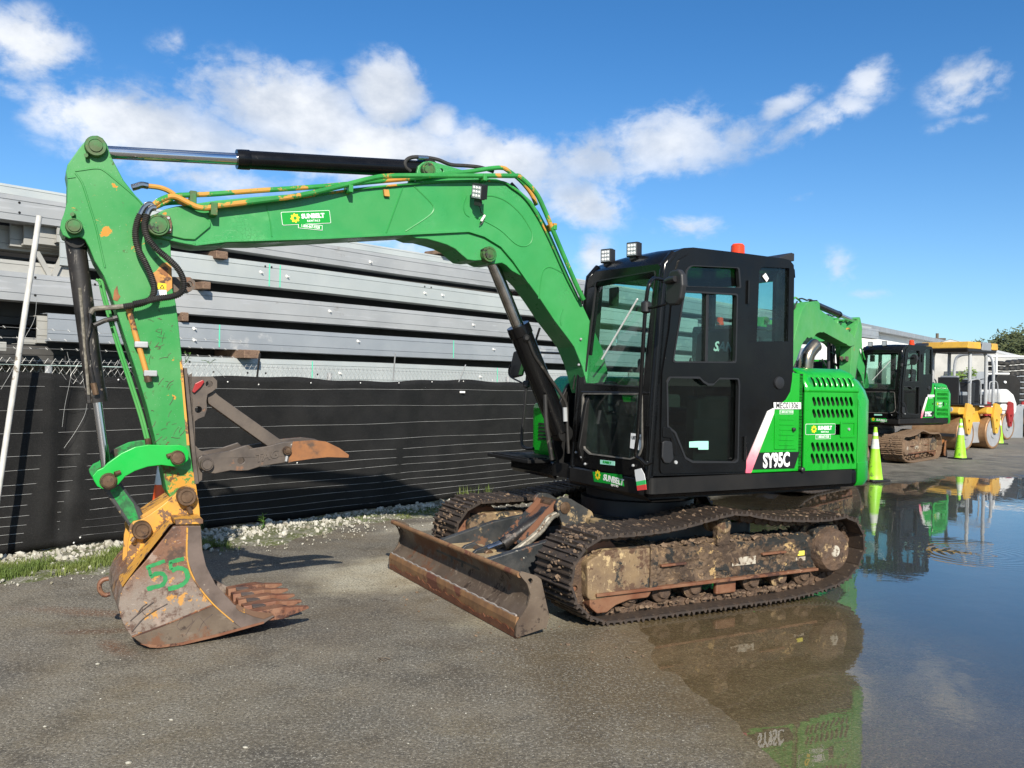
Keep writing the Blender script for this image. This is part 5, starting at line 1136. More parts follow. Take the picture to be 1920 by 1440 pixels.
# decals and tags
def decal(name, pts, y, mat, t=.0022, parent=exc): return slab(name, OY(pts, y), y, y+t, mat, parent)
def sun_logo(parent, cx, cz, r, Mf, mats=('yellow_decal', 'green_decal')):
    pts = []
    for i in range(32): a = 2*math.pi*i/32; rr = r*(1.0 if i % 4 < 2 else .78); pts.append((cx+rr*math.cos(a), cz+rr*math.sin(a)))
    slab('sun_emblem', pts, 0, 1, mats[0], parent, fn=lambda a, b, t: Mf(a, b, t*.0012)); slab('sun_centre', circ((cx, cz), r*.36, 14), 0, 1, mats[1], parent, fn=lambda a, b, t: Mf(a, b, .0012+t*.0008))
def rental_decal(parent, corners, y, phone, fnp=None, mz=EY):
    """green rental sticker on a plane: corners tl, tr, br, bl in photo pixels"""
    tl, tr_, br, bl_ = [np.array(mz(*c, y)) for c in corners]; c_ = (tl+tr_+br+bl_)/4; w = np.linalg.norm(tr_-tl); h_ = np.linalg.norm(tl-bl_); ang = math.atan2((tr_-tl)[1], -(tr_-tl)[0])
    def Mf(a, b, t): 
        ca, sa = math.cos(ang), math.sin(ang); return (c_[0]-(a*ca-b*sa), y+.001+t, c_[1]+(a*sa+b*ca))
    slab('sticker_border', rect(-w/2, w/2, -h_/2, h_/2, .008), 0, 1, 'white_decal', parent, fn=lambda a, b, t: Mf(a, b, t*.001))
    slab('sticker', rect(-w/2+.003, w/2-.003, -h_/2+.003, h_/2-.003, .006), 0, 1, 'green_decal', parent, fn=lambda a, b, t: Mf(a, b, .001+t*.001))
    sun_logo(parent, -w*.23, 0, h_*.36, lambda a, b, t: Mf(a, b, t+.002))
    M = Matrix.Translation(Mf(w*.14, h_*.10, .002)) @ side_M(0, 0, 0, ang).to_3x3().to_4x4()
    txt('lettering', 'SUNBELT', h_*.46, M, 'white_decal', parent, bold=.0022, ext=.0006, xs=.95)
    M = Matrix.Translation(Mf(w*.14, -h_*.26, .002)) @ side_M(0, 0, 0, ang).to_3x3().to_4x4()
    txt('lettering', 'RENTALS', h_*.2, M, 'white_decal', parent, bold=.0006, ext=.0006, space=1.3)
    if phone:
        a_ = np.mean([mz(*p, y) for p in phone], 0); pw = abs(mz(*phone[0], y)[0]-mz(*phone[1], y)[0])
        slab('phone_label', rect(a_[0]-pw/2, a_[0]+pw/2, a_[1]-.017, a_[1]+.017), y+.0008, y+.0024, 'white_decal', parent); slab('phone_label_field', rect(a_[0]-pw/2+.003, a_[0]+pw/2-.003, a_[1]-.014, a_[1]+.014), y+.0024, y+.003, 'green_decal', parent)
        txt('phone_number', '1-800-667-9328', .026, side_M(a_[0], a_[1], y+.003), 'white_decal', parent, bold=.0006, ext=.0006, xs=pw*.92/.19*.95)
rental_decal(exc, [(1510, 794.5), (1566, 794), (1566, 815), (1510, 815)], 1.013, [(1529, 820), (1557, 818)])
decal('model_plate', [(1423.5, 848.5), (1499, 847), (1489, 878), (1411, 880.5)], 1.0075, 'black_decal'); a = EY(1456, 864, 1.01)
txt('model_lettering', 'SY95C', .145, side_M(a[0], a[1], 1.010, R(1)), 'white_decal', exc, bold=.006, ext=.0006, xs=.68)
decal('number_label', [(1450, 754.5), (1501.5, 754.5), (1501.5, 767), (1451, 767)], 1.0098, 'white_decal', .002); a = EY(1476, 761, 1.012)
txt('number_lettering', 'MEC01306', .062, side_M(a[0], a[1], 1.012), 'black_decal', exc, bold=.0008, ext=.0006, xs=.84)
a = EY(1475, 772.5, 1.01); slab('phone_label', rect(a[0]-.07, a[0]+.07, a[1]-.016, a[1]+.016), 1.0065, 1.0085, 'white_decal', exc); slab('phone_label_field', rect(a[0]-.067, a[0]+.067, a[1]-.013, a[1]+.013), 1.0085, 1.0095, 'green_decal', exc); txt('phone_number', '1-800-667-9328', .021, side_M(a[0], a[1], 1.0097), 'white_decal', exc, bold=.0004, ext=.0005)
decal('window_label', [(1292, 828), (1309, 827), (1309, 839), (1292, 839)], .978, 'mint_label', parent=cab); decal('window_label', [(1309, 827), (1328, 827), (1328, 843), (1309, 843)], .978, 'mint_label', parent=cab)
decal('glass_sticker', [(1435, 512), (1441, 522), (1437, 529), (1429, 518)], .985, 'white_decal', parent=cab)
# stickers on the front
def fdecal(name, pts, mat, t0=.001, t1=.004, parent=cab): return slab(name, [EF(u, v) for u, v in pts], t0, t1, mat, parent, fn=ffn)
fdecal('inspection_sticker', [(1181, 812), (1203, 815), (1200, 845), (1179, 840)], 'white_decal', -.012, -.009)
y_, z_ = EF(1193, 822); MF = lambda y, z, x: Matrix.Translation((x, y, z)) @ Matrix(((0, 0, 1, 0), (1, 0, 0, 0), (0, 1, 0, 0), (0, 0, 0, 1)))
txt('sticker_lettering', 'USTR911', .034, MF(y_, z_, fx(z_)-.008), 'black_decal', cab, bold=.0006)
fdecal('small_sticker', [(1126, 862), (1153, 865), (1153, 873), (1126, 870)], 'mint_label'); y_, z_ = EF(1139, 867.5); txt('sticker_lettering', 'SUNBELT', .026, MF(y_, z_, fx(z_)+.0045), 'green_decal', cab, bold=.001)
wf = [EX(u, v, .678) for u, v in [(1110, 884.5), (1165, 890), (1169, 912), (1113, 903)]]
slab('front_sticker', wf, .672, .6745, 'green_decal', exc, plane='yz'); c_ = np.mean(wf, 0)
sun_logo(exc, c_[0]-.13, c_[1]+.012, .036, lambda a, b, t: (.6745+t, a, b)); txt('front_lettering', 'SUNBELT', .062, MF(c_[0]+.07, c_[1]-.004, .675) @ Matrix.Rotation(R(-3), 4, 'Z'), 'white_decal', exc, bold=.002, shear=.1); txt('front_lettering', 'RENTALS', .022, MF(c_[0]+.09, c_[1]-.042, .675), 'white_decal', exc)
def ftag(name, pts, mat, x): return slab(name, [EX(u, v, x) for u, v in pts], x-.002, x+.001, mat, exc, plane='yz')
ftag('paper_tag', [(1190, 881), (1202, 878), (1208, 889), (1210, 900), (1193, 903), (1191, 892)], 'white_decal', .715); ftag('paper_tag_green', [(1193, 903), (1210, 900), (1211, 908), (1194, 911)], 'tag_green', .715); ftag('paper_tag_red', [(1194, 911), (1211, 908), (1212, 918), (1195, 920)], 'tag_red', .715)
for u, v in ((1079, 848), (1089, 857), (1186, 873), (1214, 868), (1096, 870), (1084, 684), (1088, 636), (1085, 646)):
    x_ = .675; y_, z_ = EX(u, v, x_); lathe('screw', [(-.01, .01), (.0, .01), (.004, .006)], (x_, y_, z_), (1, 0, 0), 'galvanised', exc, 8)
tube('black_cable', cr([(fx(1.9)+.02, *EX(u, v, .60)) for u, v in [(1096, 545), (1091, 600), (1088, 640), (1084, 690), (1078, 730)]], 6), .006, 'rubber', exc, 6)
sect('upper', seen); seen = set(exc.children)
# ---- boom
worn('scratch_dark', (.07, .05, .04), (.12, .085, .07), vs=20, rough=.6, bump=.2)
def P3(pts, y): return [(x, y, z) for x, z in OY(pts, y)]
YB = .13
boom_px = [(273, 422), (276, 411), (287, 404), (310, 392), (330, 387), (349, 384), (405, 376), (480, 369), (595, 361), (705, 350), (775, 345), (850, 337), (900, 334), (930, 335), (954, 343), (975, 357), (997, 377), (1012, 399), (1024, 421), (1037, 448), (1053, 485), (1069, 522), (1085, 556), (1110, 610), (1130, 655), (1140, 700), (1125, 740), (1105, 738),
           (1092, 688), (1077, 651), (1064, 633), (1041, 603), (1013, 561), (992, 532), (978, 518), (960, 508), (950, 498), (941, 493), (928, 495), (916, 494), (904, 488), (890, 489), (877, 487), (866, 478), (854, 467), (838, 459), (822, 454), (800, 448), (781, 447), (765, 441), (615, 449), (480, 456), (424, 456), (415, 460), (366, 461), (340, 456), (292, 445), (279, 437), (273, 430)]
boom = slab('boom', OY(boom_px, YB), -YB, YB, 'green_paint', exc, bev=.006)
# bottom flange edge and cylinder lug outline: raised seams
ridge = [(366, 457), (424, 450), (480, 448), (560, 446), (615, 444), (765, 436), (822, 433), (877, 431), (906, 440), (937, 459), (960, 486), (975, 508), (989, 528)]
rj = [(u, v+5) for u, v in ridge][::-1]; slab('flange_edge', OY(ridge+rj, YB), YB, YB+.022, 'green_paint', boom, bev=.003)
for pts in ([(755, 352), (724, 437)], [(775, 348), (800, 372), (812, 386), (812, 396), (800, 408), (760, 434)], [(905, 368), (925, 368), (950, 378), (975, 400), (992, 425), (998, 440), (995, 455), (982, 462), (965, 456), (940, 433), (915, 418), (890, 407)], [(874, 368), (869, 385), (872, 400), (880, 407)],
            [(1010, 560), (1013, 530), (1018, 508), (1028, 501), (1040, 504), (1062, 516)], [(500, 386), (507, 416), (510, 444)], [(1052, 610), (1050, 596), (1055, 580)]):
    tube('weld_line', cr(P3(pts, YB), 5), .0055, 'green_paint', boom, 5)
nose = fillet(OY([(273, 422), (276, 411), (287, 404), (310, 393), (330, 389), (352, 390), (374, 402), (395, 417), (394, 426), (365, 450), (345, 449), (320, 443), (292, 440), (278, 434)], YB), .01)
slab('nose_plate', nose, YB, YB+.016, 'green_stick', boom, bev=.005)
def pin(name, u, v, y, r, mat, parent, r2=None, dep=.05, cap='pin_steel'):
    x, z = EY(u, v, y); r2 = r2 or r*.62
    o = lathe(name, [(-dep, r), (.0, r), (.006, r*.93), (.006, r2+.004), (.002, r2+.003), (.002, r2), (.012, r2*.97), (.013, r2*.2)], (x, y, z), (0, 1, 0), mat, parent, 24); return o
pin('boom_pin', 297, 422, .20, .066, 'pin_green', boom, .050); slab('pin_keeper', fillet(OY([(300, 405), (318, 406), (322, 420), (321, 438), (305, 440), (298, 428)], .15), .008), .145, .178, 'pin_steel', boom, bev=.003)
for u, v in ((316, 409), (318, 431)): x, z = EY(u, v, .18); lathe('bolt', [(0, .010), (.008, .009)], (x, .178, z), (0, 1, 0), 'galvanised', boom, 6)
pin('lug_pin', 918, 477, .17, .058, 'pin_green', boom, .038, .06); x, z = EY(906, 470, .15); cyl('grease_bolt', (x, .13, z), (x, .165, z), .014, 'black_matte', boom, 8)
lugt = OY([(780, 340), (782, 322), (785, 311), (794, 304), (806, 302), (822, 306), (864, 318), (906, 330), (925, 338)], .085)
for s in (-1, 1): slab('cylinder_lug', lugt, s*.085, s*.055, 'green_paint', boom, holes=[circ(EY(828, 320, .085), .014, 10)], bev=.004)
pin('lug_pin', 804, 318, .12, .052, 'pin_green', boom, .036, .05)
slab('hose_bracket', OY([(719, 355), (729, 356), (731, 369), (721, 368)], .15), .13, .155, 'pipe_orange', boom, bev=.003)
def bdecal(c, phone): 
    rental_decal(boom, c, YB+.001, phone)
bdecal([(527, 398), (618.5, 394.5), (620, 418), (529, 423)], [(559, 425.5), (604.5, 425)])
x, z = EY(890, 362, .2)
l_ = work_light((x, .25, z), (1, .42, -.22), boom, 1.0); l_.rotation_euler.rotate_axis('X', R(-14)); tube('lamp_cable', cr(P3([(893, 378), (900, 390), (902, 398), (908, 405), (905, 417), (899, 422)], .15), 5), .004, 'rubber', boom, 5); cyl('cable_plug', *P3([(909, 404), (902, 415)], .155), .009, 'bolt_white', boom, 8); cyl('lamp_stay', *P3([(900, 347), (899, 375)], .15), .007, 'rubber', boom, 6)
x, z = EY(901, 352, .15); lathe('bolt', [(-.02, .02), (.02, .02)], (x, .15, z), (0, 1, 0), 'pipe_green', boom, 6)
# rigid pipes along the boom
pa = [(289, 384), (300, 376), (318, 369), (332, 370), (350, 379), (372, 389), (390, 390), (410, 386), (470, 379), (560, 367), (640, 349), (700, 334), (740, 330), (850, 330), (960, 330), (976, 333), (1004, 361), (1020, 392), (1040, 440), (1060, 487), (1080, 533), (1094, 562)]
pb = [(283, 392), (305, 382), (330, 368), (350, 366), (400, 364), (480, 358), (600, 350), (700, 341), (790, 333), (840, 326), (880, 322), (920, 316), (941, 315), (952, 320), (975, 338), (995, 362), (1006, 385)]
tube('hydraulic_pipe', cr(P3(pa, .19), 5), .0175, 'pipe_green', boom, 10); tube('hydraulic_pipe', cr(P3(pb, .10), 5), .0165, 'pipe_green', boom, 10)
pc = [(326, 372), (345, 384), (395, 389), (480, 381), (560, 371), (660, 356), (760, 346), (850, 340), (935, 340), (960, 352), (985, 372), (1008, 405), (1030, 448), (1060, 515), (1084, 562)]
tube('hydraulic_pipe', cr(P3(pc, .145), 5), .008, 'pipe_green', boom, 8)
tube('hydraulic_pipe', cr(P3([(277, 349), (300, 352), (318, 359), (335, 371), (352, 378)], .0), 5), .016, 'pipe_orange', boom, 8); tube('hydraulic_pipe', cr(P3([(290, 389), (310, 382), (340, 381), (360, 388)], .05), 5), .013, 'pipe_green', boom, 8)
tube('elbow_fitting', cr(P3([(248, 352), (256, 350), (266, 347), (278, 349)], .0), 4), .021, 'chrome_dull', boom, 10)
for (u, v) in ((400, 392), (365, 366)): 
    x, z = EY(u, v, .17); box('pipe_clamp', (x-.02, x+.02), (.12, .215) if u == 400 else (.05, .13), (z-.045, z+.035), 'pin_green', boom, bev=.004)
for (u, v) in ((655, 354), (905, 333), (1036, 425)): x, z = EY(u, v, .17); box('pipe_clamp', (x-.014, x+.014), (.09, .215), (z-.03, z+.02), 'pipe_green', boom, bev=.003)
tube('black_hose', cr(P3([(770, 322), (760, 312), (762, 301), (775, 295), (800, 296), (822, 300), (845, 309), (872, 311), (900, 314), (925, 322)], .05), 6), .014, 'rubber', boom, 10)
cyl('hose_fitting', *P3([(783, 296), (802, 297)], .05), .019, 'chrome_dull', boom, 10)
tube('black_hose', cr(P3([(958, 344), (972, 360), (980, 378), (1000, 392), (1012, 420), (1040, 480), (1068, 540)], .02), 5), .014, 'rubber', boom, 8)
# ---- hydraulic cylinders
def ram(name, rod0, joint, end, rr, rb, rodm, y=0, ring=True, parent=exc, eye=.06):
    a = Vector((EY(*rod0, y)[0], y, EY(*rod0, y)[1])); j = Vector((EY(*joint, y)[0], y, EY(*joint, y)[1])); e = Vector((EY(*end, y)[0], y, EY(*end, y)[1])); d_ = (e-j).normalized(); a = j-d_*(j-a).length
    o = lathe(name, [(0, rr+.01), (.003, rb*.98), (.05, rb*1.0), (.052, rb*.97), ((e-j).length-.02, rb*.97), ((e-j).length, rb*.7)], j, d_, 'black_paint' if name != 'bucket_cylinder' else 'black_worn', parent, 28)
    cyl('piston_rod', a, j+d_*.02, rr, rodm, o, 20)
    for c_ in (a, e): lathe('cylinder_eye', [(-.07, eye), (.07, eye)], c_, (0, 1, 0), 'black_matte', o, 20)
    lathe('gland_ring', [(-.004, rb*1.02), (.03, rb*1.05), (.075, rb*1.05), (.08, rb)], j, d_, 'black_paint' if name != 'bucket_cylinder' else 'black_worn', o, 28); return o
rc = ram('stick_cylinder', (180, 275), (445, 299), (800, 318), .039, .062, 'chrome')
rb_ = ram('boom_cylinder', (918, 477), (971, 611), (1052, 812), .047, .088, 'chrome_dull', eye=.065)
tube('cylinder_pipe', cr(P3([(985, 630), (992, 642), (1003, 668), (1018, 690), (1040, 722), (1052, 740), (1062, 760), (1063, 790), (1066, 850)], .09), 5), .013, 'rubber', rb_, 8); cyl('hose_fitting', *P3([(1059, 764), (1060, 790)], .10), .018, 'galvanised', rb_, 10)
tube('cylinder_pipe', cr(P3([(1022, 740), (1024, 790), (1028, 820), (1035, 862)], .12), 5), .018, 'rubber', rb_, 8)
x, z = EY(988, 634, .09); lathe('port_boss', [(-.06, .03), (.02, .028), (.03, .015)], (x, .08, z), (.4, 1, 0), 'black_matte', rb_, 12)
bk = ram('bucket_cylinder', (203, 902), (182, 753), (141, 450), .0275, .058, 'chrome', eye=.055)
x, z = EY(146, 462, 0); 
lathe('end_collar', [(0, .062), (.08, .064), (.085, .058)], (EY(144, 440, 0)[0], 0, EY(144, 440, 0)[1]), Vector((EY(182, 753, 0)[0]-EY(144, 440, 0)[0], 0, EY(182, 753, 0)[1]-EY(144, 440, 0)[1])), 'black_matte', bk, 24)
tube('cylinder_pipe', cr(P3([(172, 582), (169, 590), (170, 605), (166, 625), (163, 640), (166, 670), (172, 700), (176, 720), (179, 733)], .075), 5), .0095, 'black_worn', bk, 8)
tube('cylinder_pipe', P3([(150, 540), (158, 640), (166, 740)], .055), .010, 'hose_wrap', bk, 8)
box('pipe_clamp', *[(lambda a: ((a[0]-.03, a[0]+.03), (.03, .095), (a[1]-.02, a[1]+.02)))(EY(167, 668, .07))], 'rusty_steel', bk) if False else None
cyl('hose_fitting', *P3([(175, 718), (180, 740)], .08), .018, 'pin_steel', bk, 10)
mk('rod_guard', [Vector((EY(u, v, y)[0], y, EY(u, v, y)[1])) for y in (-.055, .06) for u, v in ((147, 560), (152, 560), (170, 755), (164, 756))], [(0, 1, 2, 3), (4, 7, 6, 5), (0, 4, 5, 1), (1, 5, 6, 2), (2, 6, 7, 3), (3, 7, 4, 0)], 'black_worn', bk)
# ---- stick
stick_px = [(163, 262), (171, 256), (183, 254), (193, 259), (201, 270), (206, 286), (212, 300), (232, 338), (247, 357), (262, 376), (280, 405), (300, 437), (318, 452), (320, 456), (323, 540), (330, 570), (335, 610), (341, 672), (347, 747), (355, 835), (362, 885), (368, 915), (370, 935), (364, 948), (350, 954), (336, 948), (322, 940), (312, 920), (305, 882), (285, 800), (275, 760), (255, 695), (235, 635), (220, 587), (208, 550), (200, 530), (195, 518), (178, 490), (168, 465), (160, 450), (150, 444), (130, 447), (118, 441), (113, 428), (115, 415), (120, 402), (126, 380), (127, 340), (124, 322), (127, 309), (135, 298), (150, 277)]
stick = slab('stick', OY(stick_px, .11), -.11, .11, 'green_stick', exc, bev=.005)
low = OY([(300, 870), (362, 885), (368, 915), (370, 932), (352, 950), (330, 945), (314, 920), (305, 882)], .111); slab('worn_stick_foot', low, .109, .1125, 'green_low', stick, bev=0)
low = OY([(341, 672), (347, 747), (355, 835), (350, 835), (343, 750), (337, 680)], .111); slab('bare_edge', low, .108, .1122, 'yellow_ear', stick)
for pts in ([(141, 321), (155, 319), (180, 316), (195, 320), (220, 340), (255, 370), (275, 392)], [(142, 325), (155, 345), (168, 385), (180, 425), (190, 470), (197, 502)], [(127, 334), (142, 332)]):
    tube('weld_line', cr(P3(pts, .11), 6), .006, 'green_stick', stick, 6)
pin('stick_pin', 180, 274, .15, .060, 'pin_green', stick, .036, .06); pin('stick_pin', 139, 424, .15, .046, 'pin_green', stick, .034, .05)
for (u, v, du, dv) in ((165, 293, 0, 0), (139, 403, 0, 0)): x, z = EY(u, v, .13); cyl('grease_bolt', (x, .11, z), (x+.01, .15, z-.0), .012, 'pin_green', stick, 8)
chip = [((291, 500), (312, 497), (326, 520), (329, 545), (318, 560), (306, 540), (296, 530)), ((268, 520), (280, 512), (286, 540), (276, 548))]
slab('chipped_patch', fillet(OY([(293, 508), (304, 494), (313, 492), (322, 500), (323, 540), (311, 549), (298, 540), (288, 528), (280, 518), (287, 512)], .1115), .006), .109, .1118, 'pipe_orange', stick)
slab('rust_patch', OY([(295, 507), (303, 503), (315, 509), (316, 521), (308, 517), (302, 512)], .112), .1118, .1126, 'rust_orange', stick); slab('rust_patch', OY([(214, 545), (220, 535), (222, 550), (226, 556), (220, 565), (212, 562)], .112), .1105, .1122, 'rust_orange', stick)
slab('warning_label', OY([(296, 530), (312, 532), (312, 543), (295, 542)], .113), .1118, .1135, 'yellow_decal', stick); slab('warning_label', OY([(291, 543), (312, 544), (313, 556), (291, 555)], .113), .1118, .1135, 'white_decal', stick)
slab('warning_sign', OY([(304, 533), (309, 541), (299, 541)], .1136), .1135, .1142, 'black_decal', stick, holes=[OY([(304, 535.5), (306.5, 540), (301.5, 540)], .1136)])
for s in (-1, 1): slab('lug_eye', fillet(OY([(322, 520), (345, 519), (357, 520), (366, 527), (366, 540), (357, 547), (345, 547), (323, 548)], .06), .01), s*.06, s*.035, 'thumb_steel', stick, holes=[circ(EY(355, 533, .06), .02, 12)], bev=.003)
# hoses: corrugated sleeves
def sleeve(name, pts, y, r, mat, parent, pitch=.011):
    P = cr([(x, yy, z) for (x, z), yy in zip([EY(u, v, y) for u, v in pts], y if isinstance(y, list) else [y]*len(pts))], 14); P = [Vector(p) for p in P]
    L = [0]; 
    for a, b in zip(P, P[1:]): L.append(L[-1]+(b-a).length)
    n = int(L[-1]/pitch*2); Q = []; rr = []
    for k in range(n+1):
        s_ = L[-1]*k/n; i = min(bisect.bisect_right(L, s_)-1, len(P)-2); Q.append(P[i].lerp(P[i+1], (s_-L[i])/(L[i+1]-L[i]+1e-9))); rr.append(r if k % 2 else r*.80)
    V, F = tube_geo(Q, rr, 10); return mk(name, V, F, mat, parent, smooth=False)
sleeve('hydraulic_hose', [(263, 402), (257, 418), (254, 440), (259, 466), (275, 498), (286, 525), (289, 545), (283, 560), (265, 569), (245, 573), (232, 575)], .19, .0205, 'rubber', stick)
sleeve('hydraulic_hose', [(276, 402), (271, 420), (275, 442), (292, 465), (315, 485), (333, 503), (343, 522), (344, 540), (336, 551), (318, 557), (295, 560), (270, 566), (250, 570)], .215, .0205, 'rubber', stick)
for pts, y_ in (([(289, 386), (280, 383), (270, 390), (263, 403)], .19), ([(293, 390), (285, 390), (279, 396), (276, 404)], .21)): tube('elbow_fitting', cr(P3(pts, y_), 5), .017, 'chrome_dull', stick, 10)
tube('hydraulic_hose', cr(P3([(236, 574), (215, 576), (190, 578), (176, 580), (170, 588)], .13), 5), .015, 'hose_wrap', stick, 8); tube('hydraulic_hose', cr(P3([(215, 598), (200, 600), (185, 606), (176, 610)], .09), 5), .014, 'rubber', stick, 8)
cyl('hose_fitting', *P3([(212, 598), (220, 596)], .09), .02, 'plastic_black', stick, 8)
tube('thumb_pipe', cr(P3([(240, 576), (244, 590), (250, 612), (256, 635), (265, 665), (272, 690), (277, 708)], .145), 5), .0165, 'pipe_orange', stick, 10)
for (u, v) in ((264, 646), (281, 700)): x, z = EY(u, v, .15); box('pipe_clamp', (x-.04, x+.035), (.112, .17), (z-.018, z+.018), 'galvanised', stick, bev=.005)
cyl('hose_fitting', *P3([(275, 700), (279, 716)], .15), .021, 'pin_steel', stick, 10); x, z = EY(242, 576, .14); cyl('hose_fitting', (x-.0, .14, z+.02), (x, .14, z-.015), .022, 'pipe_orange', stick, 10)
for dy, du in ((.05, 0), (-.01, -5)):
    tube('thumb_pipe', cr(P3([(185+du, 524), (192+du, 530), (199+du, 560), (222+du, 640), (247+du, 717), (267+du, 780), (279+du, 826)], dy), 5), .0085, 'green_faded', stick, 8)
cyl('hose_fitting', *P3([(277, 822), (279, 836)], .07), .019, 'pin_steel', stick, 8)
# ---- bucket linkage
arm_px = [(175, 900), (173, 893), (182, 882), (193, 877), (202, 868), (227, 850), (253, 838), (277, 834), (310, 835), (337, 834), (348, 838), (354, 848), (353, 862), (343, 872), (327, 875), (302, 872), (277, 875), (253, 883), (235, 893), (222, 908), (210, 915), (192, 917), (182, 912)]
ap = OY(arm_px, .21)
lk = slab('rocker_arm', ap, .185, .21, 'green_link', exc, bev=.004); l2 = slab('rocker_arm', ap, -.21, -.185, 'green_worn', exc, bev=.004)
pin('link_pin', 333, 858, .235, .043, 'pin_steel', lk, .034, .03); pin('link_pin', 203, 902, .235, .043, 'pin_steel', lk, .034, .03)
for (u, v) in ((316, 855), (218, 888)): x, z = EY(u, v, .22); cyl('keeper_bolt', (x-.02, .215, z+.008), (x+.01, .225, z), .013, 'pin_steel', lk, 8)
lathe('link_bush', [(-.21, .05), (.21, .05)], (EY(203, 902, .2)[0], 0, EY(203, 902, .2)[1]), (0, 1, 0), 'pin_steel', lk, 20); lathe('link_bush', [(-.18, .05), (.18, .05)], (EY(333, 858, .2)[0], 0, EY(333, 858, .2)[1]), (0, 1, 0), 'pin_steel', lk, 20)
tl = slab('tipping_link', fillet(OY([(188, 912), (222, 900), (262, 952), (278, 985), (262, 1004), (245, 992)], .12), .02), -.12, .12, 'dozer_black', exc, bev=.008)
slab('worn_face', fillet(OY([(205, 920), (224, 910), (250, 945), (260, 975), (246, 984)], .121), .01), .119, .1225, 'green_worn', tl)
# ---- bucket
YB2 = .40
side_px = [(376, 972), (379, 1017), (386, 1047), (404, 1082), (439, 1120), (470, 1137), (515, 1141), (494, 1155), (455, 1167), (412, 1178), (375, 1188), (340, 1195), (296, 1200), (280, 1199), (266, 1194), (246, 1179), (234, 1162), (226, 1143), (222, 1124), (225, 1102), (233, 1084), (243, 1070), (258, 1054), (275, 1035), (300, 1003), (325, 972)]
sp = OY(side_px, YB2); sp = [(x, max(z-.045, .002)) for x, z in sp]
bucket = bpy.data.objects.new('bucket', None); COL.objects.link(bucket); bucket.parent = exc
def bz(pts, y): return [(x, max(z-.045, .002)) for x, z in OY(pts, y)]
for s in (-1, 1): slab('side_plate', sp, s*YB2, s*(YB2-.018), 'bucket_steel', bucket, bev=.003)
wrap = sp[7:]+[]; wr = np.array(wrap); c_ = np.array([np.mean(wr[:, 0])-.05, .35]); inn = [tuple(p+(c_-p)/np.linalg.norm(c_-p)*.022) for p in wr]
slab('shell', [tuple(p) for p in wr]+inn[::-1], -YB2+.018, YB2-.018, 'bucket_steel', bucket)
lip = [sp[6], sp[7], sp[8], (sp[8][0], sp[8][1]+.025), (sp[6][0]+.03, sp[6][1]+.03)]
slab('lip_plate', lip, -YB2, YB2, 'rusty_steel', bucket, bev=.004)
for s in (-1, 1):
    slab('side_cutter', bz([(351, 972), (376, 972), (379, 1017), (386, 1047), (404, 1082), (439, 1120), (470, 1137), (515, 1141), (494, 1155), (455, 1167), (437, 1152), (398, 1117), (366, 1076), (351, 1035)], YB2), s*YB2, s*(YB2+.009), 'bucket_cutter', bucket, bev=.003)
    slab('wear_plate', bz([(247, 1179), (300, 1160), (398, 1121), (437, 1153), (455, 1166), (412, 1177), (375, 1187), (340, 1194), (296, 1199), (280, 1198), (266, 1193)], YB2), s*YB2, s*(YB2+.008), 'blade_steel', bucket, bev=.003)
slab('bare_patch', bz([(441, 1125), (443, 1118), (454, 1124), (472, 1131), (509, 1136), (511, 1139), (494, 1147), (475, 1142), (447, 1131)], YB2), YB2+.009, YB2+.013, 'yellow_ear', bucket, bev=.002)
slab('bottom_edge', bz([(262, 1192), (280, 1199), (296, 1200), (340, 1195), (412, 1178), (494, 1155), (494, 1151), (412, 1173), (340, 1190), (296, 1195), (280, 1193)], YB2), YB2+.008, YB2+.011, 'rusty_steel', bucket)
tube('weld_line', cr([(x, YB2+.004, z) for x, z in bz([(351, 975), (351, 1035), (366, 1076), (398, 1117), (437, 1152)], YB2)], 6), .006, 'yellow_ear', bucket, 6)
tube('weld_line', cr([(x, YB2+.008, z) for x, z in bz([(247, 1179), (300, 1160), (350, 1140), (398, 1120)], YB2)], 6), .005, 'rusty_steel', bucket, 6)
ear_px = [(336, 918), (327, 928), (305, 947), (280, 965), (263, 975), (250, 978), (243, 987), (241, 997), (243, 1005), (240, 1017), (237, 1060), (236, 1095), (300, 1080), (345, 1010), (376, 985), (375, 970), (374, 955), (371, 932), (365, 917), (350, 911)]
for s in (-1, 1): slab('ear_plate', OY(ear_px, .15), s*.15, s*.125, 'yellow_ear', bucket, bev=.004)
slab('ear_flange', OY([(325, 972), (376, 970), (376, 978), (326, 980)], .3), -.38, .38, 'yellow_ear', bucket)
slab('back_web', OY([(262, 968), (330, 925), (335, 932), (268, 978)], .12), -.12, .12, 'yellow_ear', bucket)
mk('top_gusset', [Vector((EY(u, v, y)[0], y, EY(u, v, y)[1]-.02)) for (u, v) in ((325, 975), (275, 1038), (236, 1090)) for y in (.40, .13)]+[Vector((EY(u, v, .4)[0]+.02, y, EY(u, v, .4)[1]-.03)) for (u, v) in ((325, 975), (275, 1038), (236, 1090)) for y in (.40, .13)], [(0, 1, 3, 2), (2, 3, 5, 4), (6, 8, 9, 7), (8, 10, 11, 9), (0, 6, 7, 1), (4, 5, 11, 10)], 'yellow_ear', bucket)
pin('bucket_pin', 350, 932, .21, .056, 'pin_steel', bucket, .034, .10); pin('bucket_pin', 266, 995, .20, .055, 'pin_steel', bucket, .036, .09)
for (u, v, u2, v2) in ((352, 950, 358, 962), (252, 1008, 247, 1016)): cyl('keeper_bolt', *P3([(u, v), (u2, v2)], .19), .014, 'pin_steel', bucket, 8)
